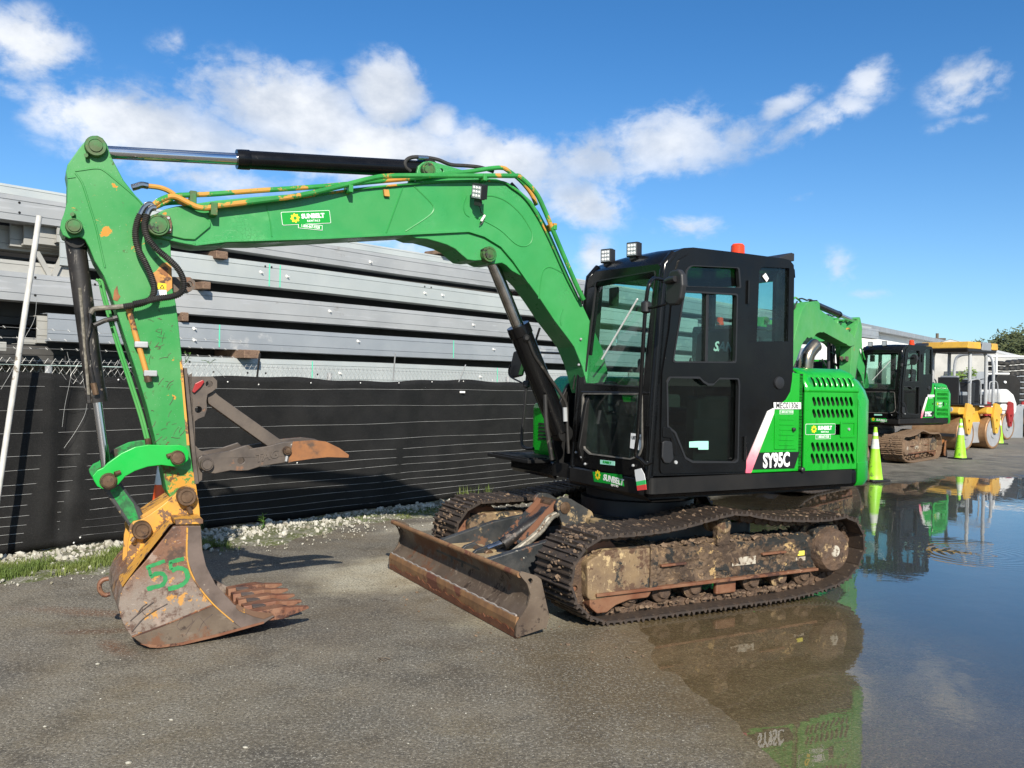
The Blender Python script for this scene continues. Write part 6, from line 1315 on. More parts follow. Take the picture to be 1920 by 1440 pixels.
# teeth
tx0, tz0 = sp[6]; 
for k in range(5):
    yc = -.335+k*.1675; root_ = None
    for nm, mt, secs in (('adapter', 'rusty_steel', ((.15, .004, .050, .024), (.03, .004, .060, .034), (-.05, .006, .058, .036), (-.10, .006, .040, .028))), ('tooth', 'rusty_steel', ((-.06, .006, .042, .026), (-.12, .010, .038, .022), (-.175, .014, .030, .014), (-.225, .018, .020, .006)))):
        V = []
        for (dx_, dz_, hw, hh) in secs:
            for ay, az_ in ((-hw, -hh), (hw, -hh), (hw*.8, hh), (-hw*.8, hh)): V.append((tx0+dx_, yc+ay+(0 if nm == 'adapter' else .004*k-.008), tz0+dz_+az_))
        F = [(3, 2, 1, 0), (12, 13, 14, 15)]+[(4*j+i, 4*j+(i+1) % 4, 4*j+4+(i+1) % 4, 4*j+4+i) for j in range(3) for i in range(4)]
        mk(nm, V, F, mt, bucket, bev=.004)
for k in range(4): slab('lip_worn_spot', fillet([(tx0+.10, -.30+k*.1675), (tx0+.03, -.29+k*.1675), (tx0+.02, -.24+k*.1675), (tx0+.11, -.22+k*.1675)], .01), tz0+.030, tz0+.036, 'bucket_cutter', bucket, plane='xy')
# painted number
def ribbon(pts, w):
    P = np.array(pts, float); L = []; Rr = []
    for i in range(len(P)):
        d_ = P[min(i+1, len(P)-1)]-P[max(i-1, 0)]; d_ /= np.linalg.norm(d_); n_ = np.array([-d_[1], d_[0]]); j_ = w*(1+random.uniform(-.22, .22)); L.append(tuple(P[i]+n_*j_)); Rr.append(tuple(P[i]-n_*j_*random.uniform(.85, 1.2)))
    return L+Rr[::-1]
def reg3(pts): return [(150+x/3.4286, 860+y/3.4286) for x, y in pts]
for st_px, w in (([(425, 655), (470, 635), (545, 608)], 3.6), ([(440, 650), (448, 680), (452, 705)], 3.4), ([(450, 712), (495, 690), (535, 695), (548, 730), (525, 765), (480, 775), (430, 790)], 3.8), ([(572, 620), (620, 605), (668, 595)], 3.8), ([(580, 615), (582, 650), (586, 665)], 3.6), ([(588, 672), (630, 655), (670, 665), (690, 700), (680, 740), (640, 770), (565, 790)], 4.0)):
    P_ = cr([(a, 0, b) for a, b in reg3(st_px)], 4); P_ = [(a, b) for a, _, b in P_]
    slab('painted_stroke', bz(ribbon(P_, w), YB2), YB2+.0003, YB2+.0016, 'spray_green', bucket)
for dd in ([(430, 880), (395, 905), (365, 950)], [(395, 905), (400, 935), (425, 960)], [(320, 990), (390, 930), (470, 870)], [(640, 990), (620, 1030), (660, 1050), (720, 1000), (700, 960), (640, 990)], [(760, 960), (800, 1010), (830, 1050)], [(850, 950), (790, 1000), (760, 1060)], [(680, 1080), (720, 1010), (760, 960)], [(330, 1060), (400, 980), (470, 930), (560, 880)]):
    P_ = [(a, b) for a, _, b in cr([(a, 0, b) for a, b in reg3(dd)], 4)]; slab('scratch_mark', bz(ribbon(P_, .65), YB2), YB2+.0086, YB2+.0092, 'scratch_dark', bucket)
slab('dark_stain', bz(reg3([(340, 1060), (470, 960), (600, 900), (700, 860), (790, 840), (850, 860), (840, 885), (700, 930), (560, 985), (450, 1040), (370, 1085)]), YB2), YB2+.0003, YB2+.0012, 'rusty_steel' if 0 else 'black_worn', bucket) if False else None
hk = cr([(x, .0, z) for x, z in OY([(203, 1085), (192, 1088), (186, 1096), (187, 1108), (195, 1116), (206, 1114)], .0)], 6); tube('lifting_hook', hk, .014, 'rusty_steel', bucket, 8)
# ---- thumb
th_px = [(372, 859), (377, 855), (394, 852), (428, 846), (461, 835), (468, 842), (501, 837), (532, 829), (549, 828), (585, 825), (611, 828), (636, 840), (654, 853), (653, 858), (614, 857), (585, 860), (549, 865), (516, 870), (487, 875), (465, 882), (447, 883), (432, 882), (403, 888), (385, 886), (374, 877), (371, 864)]
tp_ = OY(th_px, .14); hole_ = circ(EY(452, 864, .14), .021, 12)
thumb = bpy.data.objects.new('thumb', None); COL.objects.link(thumb); thumb.parent = exc
for s in (-1, 1): slab('thumb_plate', tp_, s*.14, s*.112, 'thumb_steel', thumb, holes=[hole_], bev=.004)
tip = OY([(549, 828), (585, 825), (611, 828), (636, 840), (654, 853), (653, 858), (614, 857), (585, 860), (549, 865), (540, 868), (545, 848)], .141)
for s in (-1, 1): slab('rusty_tip', tip, s*.1395, s*.1425, 'rust_orange', thumb)
for pts in ([(415, 855), (425, 853), (425, 876), (415, 878)], [(495, 845), (505, 843), (505, 868), (495, 870)], [(575, 832), (585, 831), (585, 855), (575, 857)]): slab('cross_plate', OY(pts, .11), -.112, .112, 'thumb_steel', thumb, bev=.002)
pin('thumb_pin', 388, 871, .17, .040, 'thumb_steel', thumb, .029, .04); pin('thumb_pin', 539, 845, .165, .028, 'pin_steel', thumb, .018, .03); cyl('keeper_bolt', *P3([(538, 855), (536, 865)], .155), .008, 'galvanised', thumb, 6)
x, z = EY(499, 855.5, .141); txt('raised_letters', 'TAG', .075, side_M(x, z, .141, R(12)), 'thumb_steel', thumb, ext=.005, bold=.002, shear=.3)
slab('thumb_strut', fillet(OY([(388, 744), (391, 757), (505, 839), (532, 829), (410, 742), (400, 732)], .05), .01), -.05, .05, 'thumb_steel', thumb, bev=.004)
pl_ = OY([(350, 706), (399, 706), (407, 714), (407, 727), (397, 735), (389, 739), (387, 751), (388, 767), (383, 781), (372, 785), (365, 790), (366, 840), (393, 853), (366, 853), (360, 700)], .085)
for s in (-1, 1): slab('thumb_bracket', pl_, s*.085, s*.065, 'thumb_steel', thumb, holes=[circ(EY(392, 720, .085), .022, 12), circ(EY(372, 768, .085), .022, 12)], bev=.003)
slab('base_plate', OY([(344, 690), (350, 690), (372, 906), (364, 908)], .1), -.115, .115, 'thumb_steel', thumb, bev=.003)
slab('wedge_plate', OY([(366, 835), (380, 850), (379, 900), (371, 906)], .1), -.09, .09, 'thumb_steel', thumb)
slab('red_pin_flag', fillet(OY([(360, 734), (366, 719), (380, 712), (383, 716), (376, 726), (364, 737)], .1), .004), .088, .105, 'red_paint', thumb, bev=.003)
sect('arm', seen)
# ------------------------------------------------------------------ two more excavators of the same kind behind the first
def machine(loc, ang_f, ang_u, label, recolour, drop=(), boomlabel=None):
    """copy of the excavator; ang_f = heading of the upper body, ang_u = heading of the tracks (radians about z)"""
    r_ = empty('excavator', (loc[0], loc[1], 0), ang_f, label, 'excavator', None)
    skip = ('painted_stroke', 'scratch_mark', 'chain_link', 'number_lettering', 'window_label', 'paper_tag', 'glass_sticker', 'sticker_lettering', 'inspection_sticker', 'bolt', 'led', 'cooling_fin', 'weld_line')+tuple(drop)
    def ok(o): return not o.name.split('.')[0].startswith(skip)
    def cp(o, par, M=None):
        c = o.copy(); COL.objects.link(c); c.parent = par
        if c.type == 'MESH' and c.material_slots:
            mn = c.material_slots[0].material.name
            if mn in recolour: c.material_slots[0].link = 'OBJECT'; c.material_slots[0].material = MATS[recolour[mn]]
        if M is not None: c.matrix_local = M @ o.matrix_local
        return c
    for o in list(exc.children):
        if not ok(o): continue
        M = Matrix.Rotation(ang_u-ang_f, 4, 'Z') if GRP.get(o.name) == 'under' else None
        c = cp(o, r_, M)
        for ch in list(o.children):
            if ok(ch): 
                c2 = cp(ch, c)
                for g_ in list(ch.children):
                    if ok(g_): g2 = cp(g_, c, None); g2.matrix_local = ch.matrix_local @ g_.matrix_local
    return r_
def hd(yaw): a = R(yaw); return math.atan2(-math.cos(a), -math.sin(a))
machine((8.35, 20.3), hd(54), hd(42+180), 'green and black excavator parked at far right between the cone and the yellow roller', {'track_shoe': 'track_dry', 'muddy_steel': 'track_dry', 'frame_mud': 'track_dry', 'blade_steel': 'rust_orange', 'blade_edge': 'rust_orange', 'dozer_black': 'track_dry'})
machine((4.18, 14.45), math.atan2(.766, .643), math.atan2(.766, .643), 'light green excavator mostly hidden behind the foreground cab, its folded boom rising over the hood', {'green_paint': 'green_faded', 'green_stick': 'green_faded', 'pipe_green': 'green_faded', 'black_worn': 'black_worn'})

# ------------------------------------------------------------------ tandem rollers
def roller(loc, ang, body, yoke, label, top, hood=False, s=1.0):
    r_ = empty('road_roller', (loc[0], loc[1], 0), ang, label, 'road roller'); r_.scale = (s, s, s)
    dr = .44
    for xs in (-1, 1):
        xc_ = .74*xs
        d_ = lathe('drum', [(-.585, .1), (-.59, dr-.06), (-.62, dr-.06), (-.62, dr-.02), (-.60, dr), (.60, dr), (.62, dr-.02), (.62, dr-.06), (.59, dr-.06), (.585, .1)], (xc_, 0, dr), (0, 1, 0), 'drum_rust', r_, 36)
        for s_ in (-1, 1): lathe('drum_disc', [(0, dr-.05), (.008, dr-.05), (.012, .16), (.03, .15)], (xc_, s_*.60, dr), (0, s_, 0), 'drum_grey', d_, 30)
        for s_ in (-1, 1):
            yk = fillet([(xc_-.07, dr-.02), (xc_+.07, dr-.02), (xc_+.20, dr+.34), (xc_+.17, 1.18), (xc_-.10, 1.24), (xc_-.20, dr+.42)], .05)
            slab('drum_yoke', yk, s_*.64, s_*.70, yoke, r_, bev=.01, holes=[circ((xc_, dr+.32), .05, 8), circ((xc_-.03, dr+.1), .04, 8)])
        slab('drum_cover', fillet([(xc_-.46*1, .94), (xc_+.46, .94), (xc_+.40, 1.12), (xc_-.38, 1.12)], .05), -.64, .64, body, r_, bev=.02)
    slab('centre_frame', fillet([(-.52, .22), (.50, .22), (.46, 1.16), (-.46, 1.16)], .08), -.40, .62, body, r_, bev=.03)
    slab('lower_panel', fillet([(-.50, .16), (.48, .16), (.47, .72), (-.48, .72)], .06), -.42, .635, 'drum_grey', r_, bev=.02); slab('access_door', rect(-.25, .2, .28, .64, .02), .635, .645, 'grey_paint', r_, bev=.004)
    slab('platform', rect(-.55, .75, -.62, .62, .05), 1.16, 1.20, 'plastic_black', r_, plane='xy', bev=.01)
    slab('seat_base', rect(-.35, .05, 1.2, 1.42), -.25, .25, 'dark_metal', r_, bev=.01); slab('seat', fillet([(-.40, 1.42), (.08, 1.42), (.08, 1.52), (-.30, 1.52), (-.38, 1.95), (-.46, 1.93)], .03), -.24, .24, 'grey_paint', r_, bev=.02)
    slab('console', fillet([(.30, 1.2), (.52, 1.2), (.58, 1.75), (.44, 1.8)], .04), -.2, .2, 'plastic_black', r_, bev=.02)
    tube('steering_wheel', [(.36+.03*math.cos(a), .17*math.sin(a), 1.84+.10*math.cos(a)) for a in np.linspace(0, 6.3, 17)], .014, 'plastic_black', r_, 6)
    for s_ in (-1, 1): tube('hand_rail', cr([(-.5, s_*.6, 1.2), (-.5, s_*.6, 1.75), (-.38, s_*.6, 1.84), (0, s_*.6, 1.8), (.05, s_*.6, 1.2)], 5), .018, 'galvanised', r_, 6)
    if top == 'canopy':
        for x, y in ((-.36, .5), (-.36, -.5), (.50, .5), (.50, -.5)): tube('canopy_post', [(x, y, 1.15), (x, y, 2.45), (x*.9, y*.94, 2.62)], .045, 'galvanised', r_, 10)
        slab('canopy', fillet([(-.70, 2.56), (.80, 2.56), (.86, 2.66), (.78, 2.80), (-.62, 2.80), (-.76, 2.66)], .05), -.62, .62, 'plastic_black', r_, bev=.03)
        for a0, a1 in ((-.77, -.05), (.50, .87)): slab('canopy_trim', fillet([(a0, 2.65), (a1, 2.65), (a1-.04, 2.83), (a0+.06, 2.83)], .03), -.64, .64, body, r_, bev=.02)
        slab('canopy_trim', fillet([(-.04, 2.62), (.49, 2.62), (.46, 2.84), (.03, 2.84)], .03), -.645, .645, 'grey_paint', r_, bev=.02)
        box('canopy_lamp', (.25, .42), (.645, .67), (2.66, 2.76), 'lamp_face', r_)
    else:
        tube('roll_bar', cr([(-.3, .62, .95), (-.3, .62, 1.8), (-.3, .60, 2.45), (-.3, .45, 2.68), (-.3, 0, 2.72), (-.3, -.45, 2.68), (-.3, -.60, 2.45), (-.3, -.62, 1.8), (-.3, -.62, .95)], 5), .045, 'galvanised', r_, 10)
    box('engine_side', (-.40, -.02), (.625, .66), (.78, 1.08), 'grey_paint', r_, bev=.01)
    for k in range(5): box('side_vent', (-.36, -.08), (.66, .665), (.82+k*.05, .845+k*.05), 'black_void', r_, bev=0)
    for xs in (-1, 1):
        tube('drum_hose', cr([(.2*xs, .45, 1.0), (.45*xs, .6, 1.05), (.60*xs, .72, .85), (.70*xs, .71, .6)], 5), .022, 'rubber', r_, 6); box('scraper', (xs*.74-.03+xs*.47, xs*.74+.03+xs*.47), (-.58, .58), (.36, .44), 'dark_metal', r_)
        for s_ in (-1, 1): lathe('work_lamp', [(0, .07), (.05, .06)], (xs*1.12, s_*.42, 1.05), (xs, 0, 0), 'lamp_face', r_, 12)
    slab('backrest_frame', rect(-.5, -.44, 1.2, 1.9), -.28, .28, 'plastic_black', r_, bev=.01); box('control_box', (.2, .36), (.26, .44), (1.3, 1.7), 'dark_metal', r_)
    if hood:
        slab('hood', fillet([(.30, .80), (1.35, .80), (1.38, 1.15), (1.15, 1.45), (.75, 1.62), (.30, 1.62)], .18), -.60, .62, 'white_paint', r_, bev=.06); slab('hood_sticker', rect(.72, 1.0, 1.15, 1.25), .621, .626, 'green_decal', r_)
    for s_ in (-1, 1): slab('small_sticker', rect(-.1, .05, .80, .88), s_*.01+.62, .642, 'green_decal', r_)
    return r_
roller((12.25, 24.2), math.atan2(.59, .81), 'yellow_paint', 'yellow_paint', 'yellow and grey tandem roller under a yellow canopy behind the middle lime cone', 'canopy', s=1.02)
roller((15.3, 28.9), math.atan2(.59, .81), 'white_paint', 'red_paint', 'white tandem roller with red drum yokes and a grey roll bar by the farthest cone', 'hoop', True, s=1.02)
roller((19.2, 31.0), math.atan2(.3, .95), 'white_paint', 'red_paint', 'white roller with rusty drum cut off by the right frame edge', 'hoop', True)

# added caged loader, made up to fill the arch of the second boom
ld = empty('added_loader', (6.05, 18.0, 0), R(245), 'added dark caged loader with raised green lift arms, filling the arch under the light green boom', 'loader')
slab('body', fillet([(-1.0, .3), (.9, .3), (.9, 1.3), (-.2, 1.5), (-1.0, 1.6)], .1), -.5, .5, 'black_matte', ld, bev=.03)
for x in (-.45, .55):
    for y in (-.62, .62): lathe('wheel', [(-.14, .30), (-.12, .36), (.12, .36), (.14, .30)], (x, y, .36), (0, 1, 0), 'rubber', ld, 20)
for x in (-.55, .0, .5):
    for y in (-.45, .45): cyl('cage_post', (x, y, 1.3), (x*.92, y*.95, 2.75), .035, 'plastic_black', ld, 8)
for y in (-.45, .45):
    for z in (1.9, 2.3): cyl('cage_bar', (-.54, y, z), (.5, y, z), .018, 'plastic_black', ld, 6)
slab('cage_roof', rect(-.58, .55, -.5, .5, .05), 2.72, 2.78, 'plastic_black', ld, plane='xy', bev=.01); slab('seat', fillet([(-.4, 1.5), (.1, 1.5), (.1, 1.62), (-.28, 1.64), (-.36, 2.15), (-.45, 2.12)], .04), -.24, .24, 'seat_fabric', ld, bev=.02)
for s_ in (-1, 1):
    slab('lift_arm', fillet([(-1.05, 1.4), (-.85, 1.35), (.2, 2.1), (1.0, 2.75), (.95, 2.95), (0, 2.35)], .06), s_*.56, s_*.64, 'green_faded', ld, bev=.01); slab('link_arm', fillet([(-.9, 2.2), (-.8, 2.35), (1.0, 1.55), (.95, 1.4)], .05), s_*.68, s_*.73, 'green_link', ld, bev=.01)
slab('rear_hood', fillet([(-1.2, 1.3), (-.5, 1.3), (-.55, 2.2), (-1.1, 2.1)], .1), -.45, .45, 'green_hood', ld, bev=.04)
# ------------------------------------------------------------------ traffic cones
def cone(loc, h, mat, label, group, bands=((.60, .78), (.84, .90)), rot=0):
    r_ = empty('traffic_cone', (loc[0], loc[1], 0), rot, label, 'traffic cone', group)
    rb, rt = h*.145, h*.028
    rad = lambda z: rb+(rt-rb)*(z-.04)/(h-.04)
    pr = [(.03, rb*1.08), (.045, rb)]; 
    for k in range(1, 13): z = .045+(h-.045)*k/12; pr.append((z, rad(z)))
    lathe('cone_body', pr, (0, 0, 0), (0, 0, 1), mat, r_, 28)
    slab('base', rect(-h*.21, h*.21, -h*.21, h*.21, h*.05), 0, .035, 'plastic_black', r_, plane='xy', bev=.006)
    for a, b in bands: lathe('reflective_band', [(a*h, rad(a*h)+.002), (b*h, rad(b*h)+.002)], (0, 0, 0), (0, 0, 1), 'cone_white', r_, 28)
    return r_
cone((6.30, 15.22), .93, 'cone_lime', 'lime traffic cone half hidden behind the excavator counterweight', 'lime traffic cones', rot=.3)
cone((10.42, 20.4), .93, 'cone_lime', 'lime traffic cone with worn white collar in front of the parked excavator track', 'lime traffic cones', rot=.5)
cone((14.63, 26.4), .93, 'cone_lime', 'lime traffic cone farthest right before the white roller', 'lime traffic cones', rot=.1)
a_, _b = _ray(299, 930); cone((a_*7.95, 7.95), .78, 'cone_orange', 'orange traffic cone with white tip behind the bucket by the fence', None, bands=((.78, .99), (.45, .5)))

# ------------------------------------------------------------------ buildings, tents, racks and trees at the back
def wallbox(name, a, b, z0, z1, depth, mat, parent=None, off=0):
    a, b = np.array(a), np.array(b); d_ = (b-a)/np.linalg.norm(b-a); n_ = np.array([-d_[1], d_[0]]); n_ = n_ if n_[1] > 0 else -n_
    P = [a+n_*off, b+n_*off, b+n_*(off+depth), a+n_*(off+depth)]; vs = [(p[0], p[1], z) for z in (z0, z1) for p in P]
    return mk(name, vs, [(3, 2, 1, 0), (4, 5, 6, 7), (0, 1, 5, 4), (1, 2, 6, 5), (2, 3, 7, 6), (3, 0, 4, 7)], mat, parent)
bd = empty('warehouse', (0, 0, 0), 0, 'long white warehouse with a grey eave behind the parked machines', 'building')
A0, B0 = (13.5, 38.5), (30.5, 60)
wallbox('wall', A0, B0, 0, 4.45, 10, 'white_wall', bd); wallbox('eave', A0, B0, 4.45, 4.68, .5, 'grey_paint', bd, -.4)
dA = np.array(A0); dB = np.array(B0); dd_ = (dB-dA)/np.linalg.norm(dB-dA); dn = np.array([-dd_[1], dd_[0]])
mk('roof', [(*(dA-dn*.4), 4.68), (*(dB-dn*.4), 4.68), (*(dB+dn*6), 5.6), (*(dA+dn*6), 5.6), (*(dB+dn*12), 4.6), (*(dA+dn*12), 4.6)], [(0, 1, 2, 3), (3, 2, 4, 5)], 'white_wall', bd, fix=False)
for k in range(6):
    p = dA+dd_*(2.5+k*4.2); wallbox('door_panel', tuple(p), tuple(p+dd_*1.6), 0, 2.6, .05, 'galvanised_warm', bd, -.06)
worn('tent_white', (.52, .52, .49), (.60, .60, .57), vs=.4, rough=.8, bump=.1, bscale=2)
tb = empty('storage_tent', (0, 0, 0), 0, 'big pale fabric storage tent with a sloping roof at the right', 'building')
def tri_tent(name, x0, x1, y0, y1, ze, zr, parent, mat='tent_white'):
    xm = (x0+x1)/2; ribs = 14
    for k in range(ribs):
        ya, yb = y0+(y1-y0)*k/ribs, y0+(y1-y0)*(k+1)/ribs
        mk('roof_panel', [(x0, ya, ze), (xm, ya, zr), (x1, ya, ze), (x0, yb-.06, ze), (xm, yb-.06, zr), (x1, yb-.06, ze), (x0, ya, ze-.15), (x1, ya, ze-.15)], [(0, 1, 4, 3), (1, 2, 5, 4)], mat, parent, fix=False)
    mk('gable', [(x0, y0, 0), (x1, y0, 0), (x1, y0, ze), (xm, y0, zr), (x0, y0, ze), (x0, y1, 0), (x1, y1, 0), (x1, y1, ze), (x0, y1, ze)], [(0, 1, 2, 3, 4), (0, 4, 8, 5), (1, 6, 7, 2), (5, 8, 7, 6)], mat, parent, fix=False)
r1, r2 = np.array((24.6, 49.5)), np.array((44.5, 75.5)); td = (r2-r1)/np.linalg.norm(r2-r1); tn = np.array([td[1], -td[0]]); LT = np.linalg.norm(r2-r1)
for k in range(12):
    a_, b_ = r1+td*LT*k/12, r1+td*(LT*(k+1)/12-.08)
    for sg in (1, -1): mk('roof_panel', [(*a_, 4.45), (*b_, 4.45), (*(b_+tn*6*sg), 2.5), (*(a_+tn*6*sg), 2.5)], [(0, 1, 2, 3)], 'tent_white', tb, fix=False)
mk('gable', [(*(r1+tn*6), 0), (*(r1+tn*6), 2.5), (*r1, 4.43), (*(r1-tn*6), 2.5), (*(r1-tn*6), 0)], [(0, 1, 2, 3, 4)], 'tent_white', tb, fix=False)
mk('side_wall', [(*(r1+tn*5.9), 0), (*(r2+tn*5.9), 0), (*(r2+tn*5.9), 2.5), (*(r1+tn*5.9), 2.5)], [(0, 1, 2, 3)], 'tent_white', tb, fix=False)
tb2 = empty('storage_tent', (0, 0, 0), 0, 'lower grey tent between the white warehouse and the big tent', 'building'); tri_tent('t', 18.5, 26, 43.5, 52, 2.6, 3.9, tb2, 'galvanised_warm')
# goods container wall closing the yard
ct = empty('shipping_container', (0, 0, 0), 0, 'grey container standing behind the black coil racks', 'container'); wallbox('body', (21.5, 42), (40, 44), 0, 2.5, 2.4, 'grey_paint', ct)
for k in range(28): p = np.array((21.5, 42))+np.array((18.5, 2))*k/28; wallbox('rib', tuple(p), tuple(p+np.array((.32, .035))), .15, 2.4, .04, 'grey_paint', ct, -.045)
pl = empty('utility_pole', (0, 0, 0), 0, 'distant wooden utility pole over the warehouse roof', 'pole'); X_p, z_p = DEP(1757, 632, 95); cyl('post', (X_p, 95, 0), (X_p, 95, z_p+.4), .16, 'bark', pl, 8); box('cross_arm', (X_p-.9, X_p+.9), (94.9, 95.1), (z_p-.3, z_p-.1), 'bark', pl)
# stacks of black coiled hose on a white pipe rack
X0, _z = DEP(1860, 700, 35); 
k = 0
for (u, top, n_) in ((1862, 677, 10), (1873, 676, 10), (1884, 677, 10), (1895, 674, 9), (1905, 673, 9), (1916, 672, 9), (1928, 672, 9)):
    Xc, zt_ = DEP(u, top, 35+.3*k); st = empty('coil_stack', (Xc, 35+.3*k, 0), 0, ['tall stack of black coils beside the white rack post', 'stack of black coils, second from the rack post', 'stack of black coils, third from the rack post', 'dark coil stack fourth from the rack post', 'dark coil stack fifth from the rack post', 'dark coil stack nearly at the right edge', 'dark coil stack cut by the right edge'][k], 'coil stack', 'stacks of black coils on the rack')
    for j in range(n_): 
        zc = .75+(zt_-.75)*(j+.5)/n_; hh = (zt_-.75)/n_*.40; lathe('coil', [(-hh, .15), (-hh*.6, .20+.012*random.random()), (hh*.6, .20+.012*random.random()), (hh, .15)], (random.uniform(-.02, .02), 0, zc), (0, 0, 1), 'rubber', st, 12)
    k += 1
rk = empty('pipe_rack', (0, 0, 0), 0, 'white pipe rack frame carrying the black coils at right', 'rack')
for (p0, p1, Yd) in (((1868, 664, ), (1868, 770), 34.2), ((1852, 701), (1892, 701), 34.2), ((1850, 676), (1858, 668), 34.2), ((1858, 668), (1925, 669), 34.2), ((1850, 676), (1850, 770), 34.2)):
    (xa, za), (xb, zb_) = DEP(*p0, Yd), DEP(*p1, Yd); cyl('pipe', (xa, Yd, max(0, za)), (xb, Yd, max(0, zb_)), .045, 'white_paint', rk, 8)
cylm = empty('stationary_engine', (0, 0, 0), 0, 'black covered engine unit standing between the white roller and the coil racks', 'machine'); xe, ze = DEP(1880, 722, 30.5); Yd = 30.5
slab('engine_cover', fillet([(xe-.42, ze-.7), (xe+.42, ze-.7), (xe+.46, ze+.1), (xe+.3, ze+.36), (xe-.35, ze+.36), (xe-.45, ze+.1)], .08), Yd-.3, Yd+.3, 'black_matte', cylm, bev=.04); box('skid', (xe-.5, xe+.5), (Yd-.4, Yd+.4), (0, max(.1, ze-.7)), 'grey_paint', cylm); lathe('air_cap', [(0, .05), (.05, .04)], (xe-.1, Yd-.3, ze+.1), (0, -1, 0), 'white_decal', cylm, 10)
# trees
def tree(loc, h, w, label, n=2600, cat='tree', leaf=.22, seed=1, mats=('leafA', 'bark')):
    rg = random.Random(seed); r_ = empty('tree', (loc[0], loc[1], 0), 0, label, cat)
    parts = [tube_geo(cr([(0, 0, 0), (.1, 0, h*.25), (.0, .1, h*.5), (.1, 0, h*.8)], 4), [h*.03*(1-.05*i) for i in range(13)], 8)]
    cl = []
    for k in range(16):
        a = rg.uniform(0, 6.28); rr = w*.5*math.sqrt(rg.random())*.85; zc = h*(.42+.5*rg.random()*(1-(rr/(w*.5))**2*.55)); c = Vector((rr*math.cos(a), rr*math.sin(a), zc)); cl.append((c, w*rg.uniform(.13, .22)))
        parts.append(tube_geo([Vector((0, 0, h*.35)), c*.55+Vector((0, 0, h*.12)), c], [h*.012, h*.008, h*.003], 5))
    multi('trunk', parts, mats[1], r_); V = []; F = []
    for _ in range(n):
        c, rad = rg.choice(cl); d_ = Vector((rg.gauss(0, 1), rg.gauss(0, 1), rg.gauss(0, .8))); d_ = d_.normalized()*rad*rg.uniform(.45, 1.12); p = c+d_; a = Vector((rg.gauss(0, 1), rg.gauss(0, 1), rg.gauss(0, 1))).normalized(); b = a.orthogonal().normalized(); l_ = leaf*rg.uniform(.5, 1.2); i0 = len(V)
        V += [p-a*l_, p+b*l_*.45, p+a*l_, p-b*l_*.45]; F.append((i0, i0+1, i0+2, i0+3))
    mk('crown', V, F, mats[0], r_, fix=False); return r_
worn('leafA', (.045, .062, .022), (.085, .10, .035), vs=1.2, rough=.8, bump=0); worn('leafB', (.12, .20, .03), (.17, .26, .05), vs=2, rough=.7, bump=0)
for k, (u, v, Yd, w, lb) in enumerate([(1905, 628, 95, 9, 'large dark green tree rising behind the tent at the right edge'), (1868, 640, 100, 7.5, 'rounded dark tree just left of the large one behind the tent roof'), (1950, 622, 92, 10, 'big tree partly outside the right frame edge')]):
    X_t, z_t = DEP(u, v, Yd); tree((X_t, Yd), z_t*1.03, w, lb, 9000, seed=k+3, leaf=.26)
X_t, z_t = DEP(1801, 672, 40.5); tree((X_t, 40.5), z_t, 1.7, 'small bright green tree between the roller posts', 900, seed=9, leaf=.09, mats=('leafB', 'bark'))
# ------------------------------------------------------------------ small things lying on the asphalt
def pebble_mesh(n, regs, rr, mat, name, label):
    V = []; F = []; k = 0
    for _ in range(n):
        x0, x1, y0, y1 = random.choice(regs); x, y = random.uniform(x0, x1), random.uniform(y0, y1)
        if float(poly_sd(np.array([x]), np.array([y]), PUD)[0]) < .15: continue
        r_ = random.uniform(*rr)*random.choice((1, 1, 1, 1.8)); vv = iv*(1+.15*rng.standard_normal((len(iv), 1)))*np.array([1, .8, .55])*r_; V.append(vv+np.array([x, y, .002+r_*.2])); F.append(jf+k); k += len(iv)
    me = bpy.data.meshes.new(name); me.from_pydata(np.concatenate(V).tolist(), [], np.concatenate(F).tolist()); tag(link(me, name, mat), label, kind='stuff')
pebble_mesh(450, [(-2.6, 1.2, 2.6, 5), (-3, 1, 4, 7.5), (-1.5, .8, 6, 9)], (.0012, .003), 'limestone', 'grit', 'pale grit scattered over the asphalt')
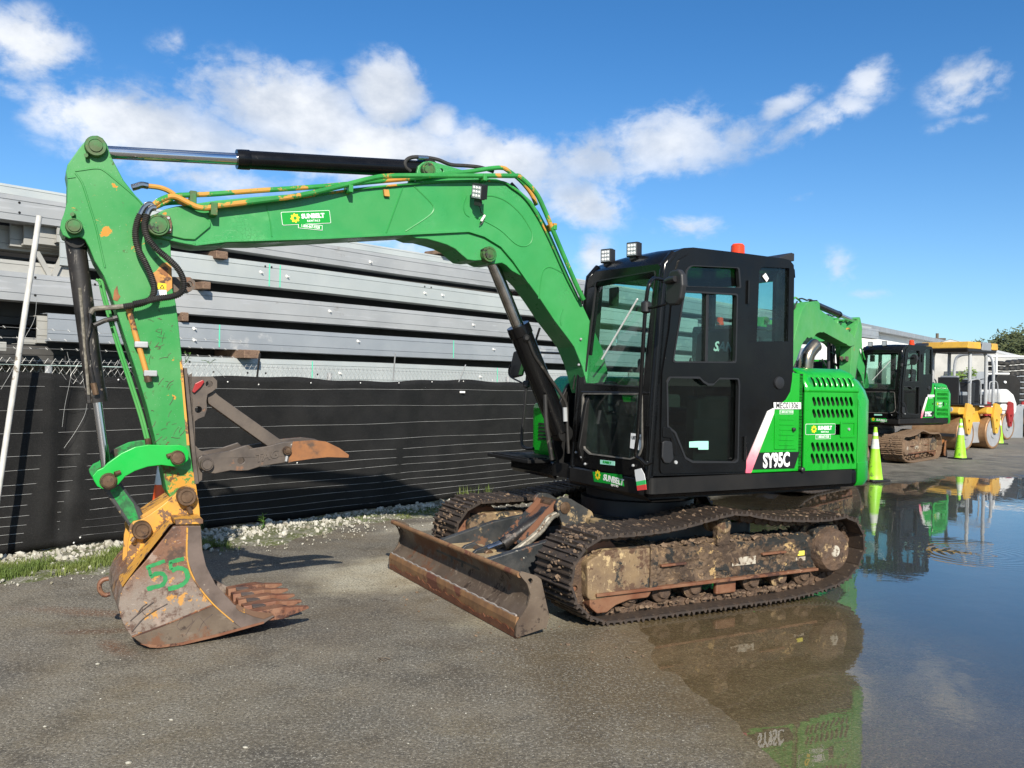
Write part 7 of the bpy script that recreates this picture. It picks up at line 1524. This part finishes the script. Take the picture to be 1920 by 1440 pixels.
for u, v, r_, lb in ((182, 1247, .012, 'small two-tone stone on the asphalt left of the bucket shadow'), (240, 1433, .012, 'small pale yellow stone at the bottom of the picture'), (83, 1365, .009, 'tiny pale stone on the asphalt lower left'), (320, 1352, .009, 'tiny yellowish stone on the asphalt centre left'), (460, 1404, .011, 'flat yellow scrap lying on the asphalt near the bottom'), (268, 1380, .007, 'tiny white stone right of the pale yellow one')):
    x, y = GR(u, v); me = bpy.data.meshes.new('pebble'); me.from_pydata((iv*(1+.15*rng.standard_normal((len(iv), 1)))*np.array([1.3, .9, .55])*r_).tolist(), [], jf.tolist()); o = link(me, 'pebble', 'limestone', smooth=True); o.location = (x, y, .005); tag(o, lb, 'stone')
x, y = GR(712, 1236); parts = []
for k in range(7):
    a = random.uniform(0, 6.28); parts.append(tube_geo(cr([(0, 0, .004), (.03*math.cos(a), .03*math.sin(a), .012), (.06*math.cos(a+.3), .06*math.sin(a+.3), .004)], 3), .0022, 4))
o = multi('twig', parts, 'bark'); o.location = (x, y, 0); tag(o, 'small dark twig on the asphalt in front of the blade', 'twig')
pebble_mesh(160, [(-.2, 1.2, 4.9, 6.2), (-.9, .6, 6.0, 7.6)], (.003, .010), 'mud_clod', 'mud_crumbs', 'brown crumbs of dried mud dropped on the asphalt around the blade')
# fine scratches on the dipper stick
parts = []; rs = random.Random(4)
for k in range(46):
    v = rs.uniform(590, 850); f_ = (v-560)/330; u0 = 222+f_*70; u1_ = 332+f_*24; u = rs.uniform(u0+10, u1_-8); a = rs.choice((rs.uniform(-.5, .3), rs.uniform(.6, 1.4))); L = rs.uniform(4, 20); bend = rs.uniform(-2, 2)
    x0, z0 = EY(u, v, .111); x1, z1 = EY(u+L*math.cos(a), v-L*math.sin(a), .111); xm, zm = EY(u+L*.5*math.cos(a)+bend, v-L*.5*math.sin(a)+bend, .111)
    if not (EY(u0+4, v, .111)[0] > x1 > EY(u1_-3, v, .111)[0]): continue
    parts.append(tube_geo(cr([(x0, .1104, z0), (xm, .1104, zm), (x1, .1104, z1)], 3), rs.uniform(.0012, .0022), 4))
o = multi('scratches', parts, 'scratch_dark', stick, fix=False)
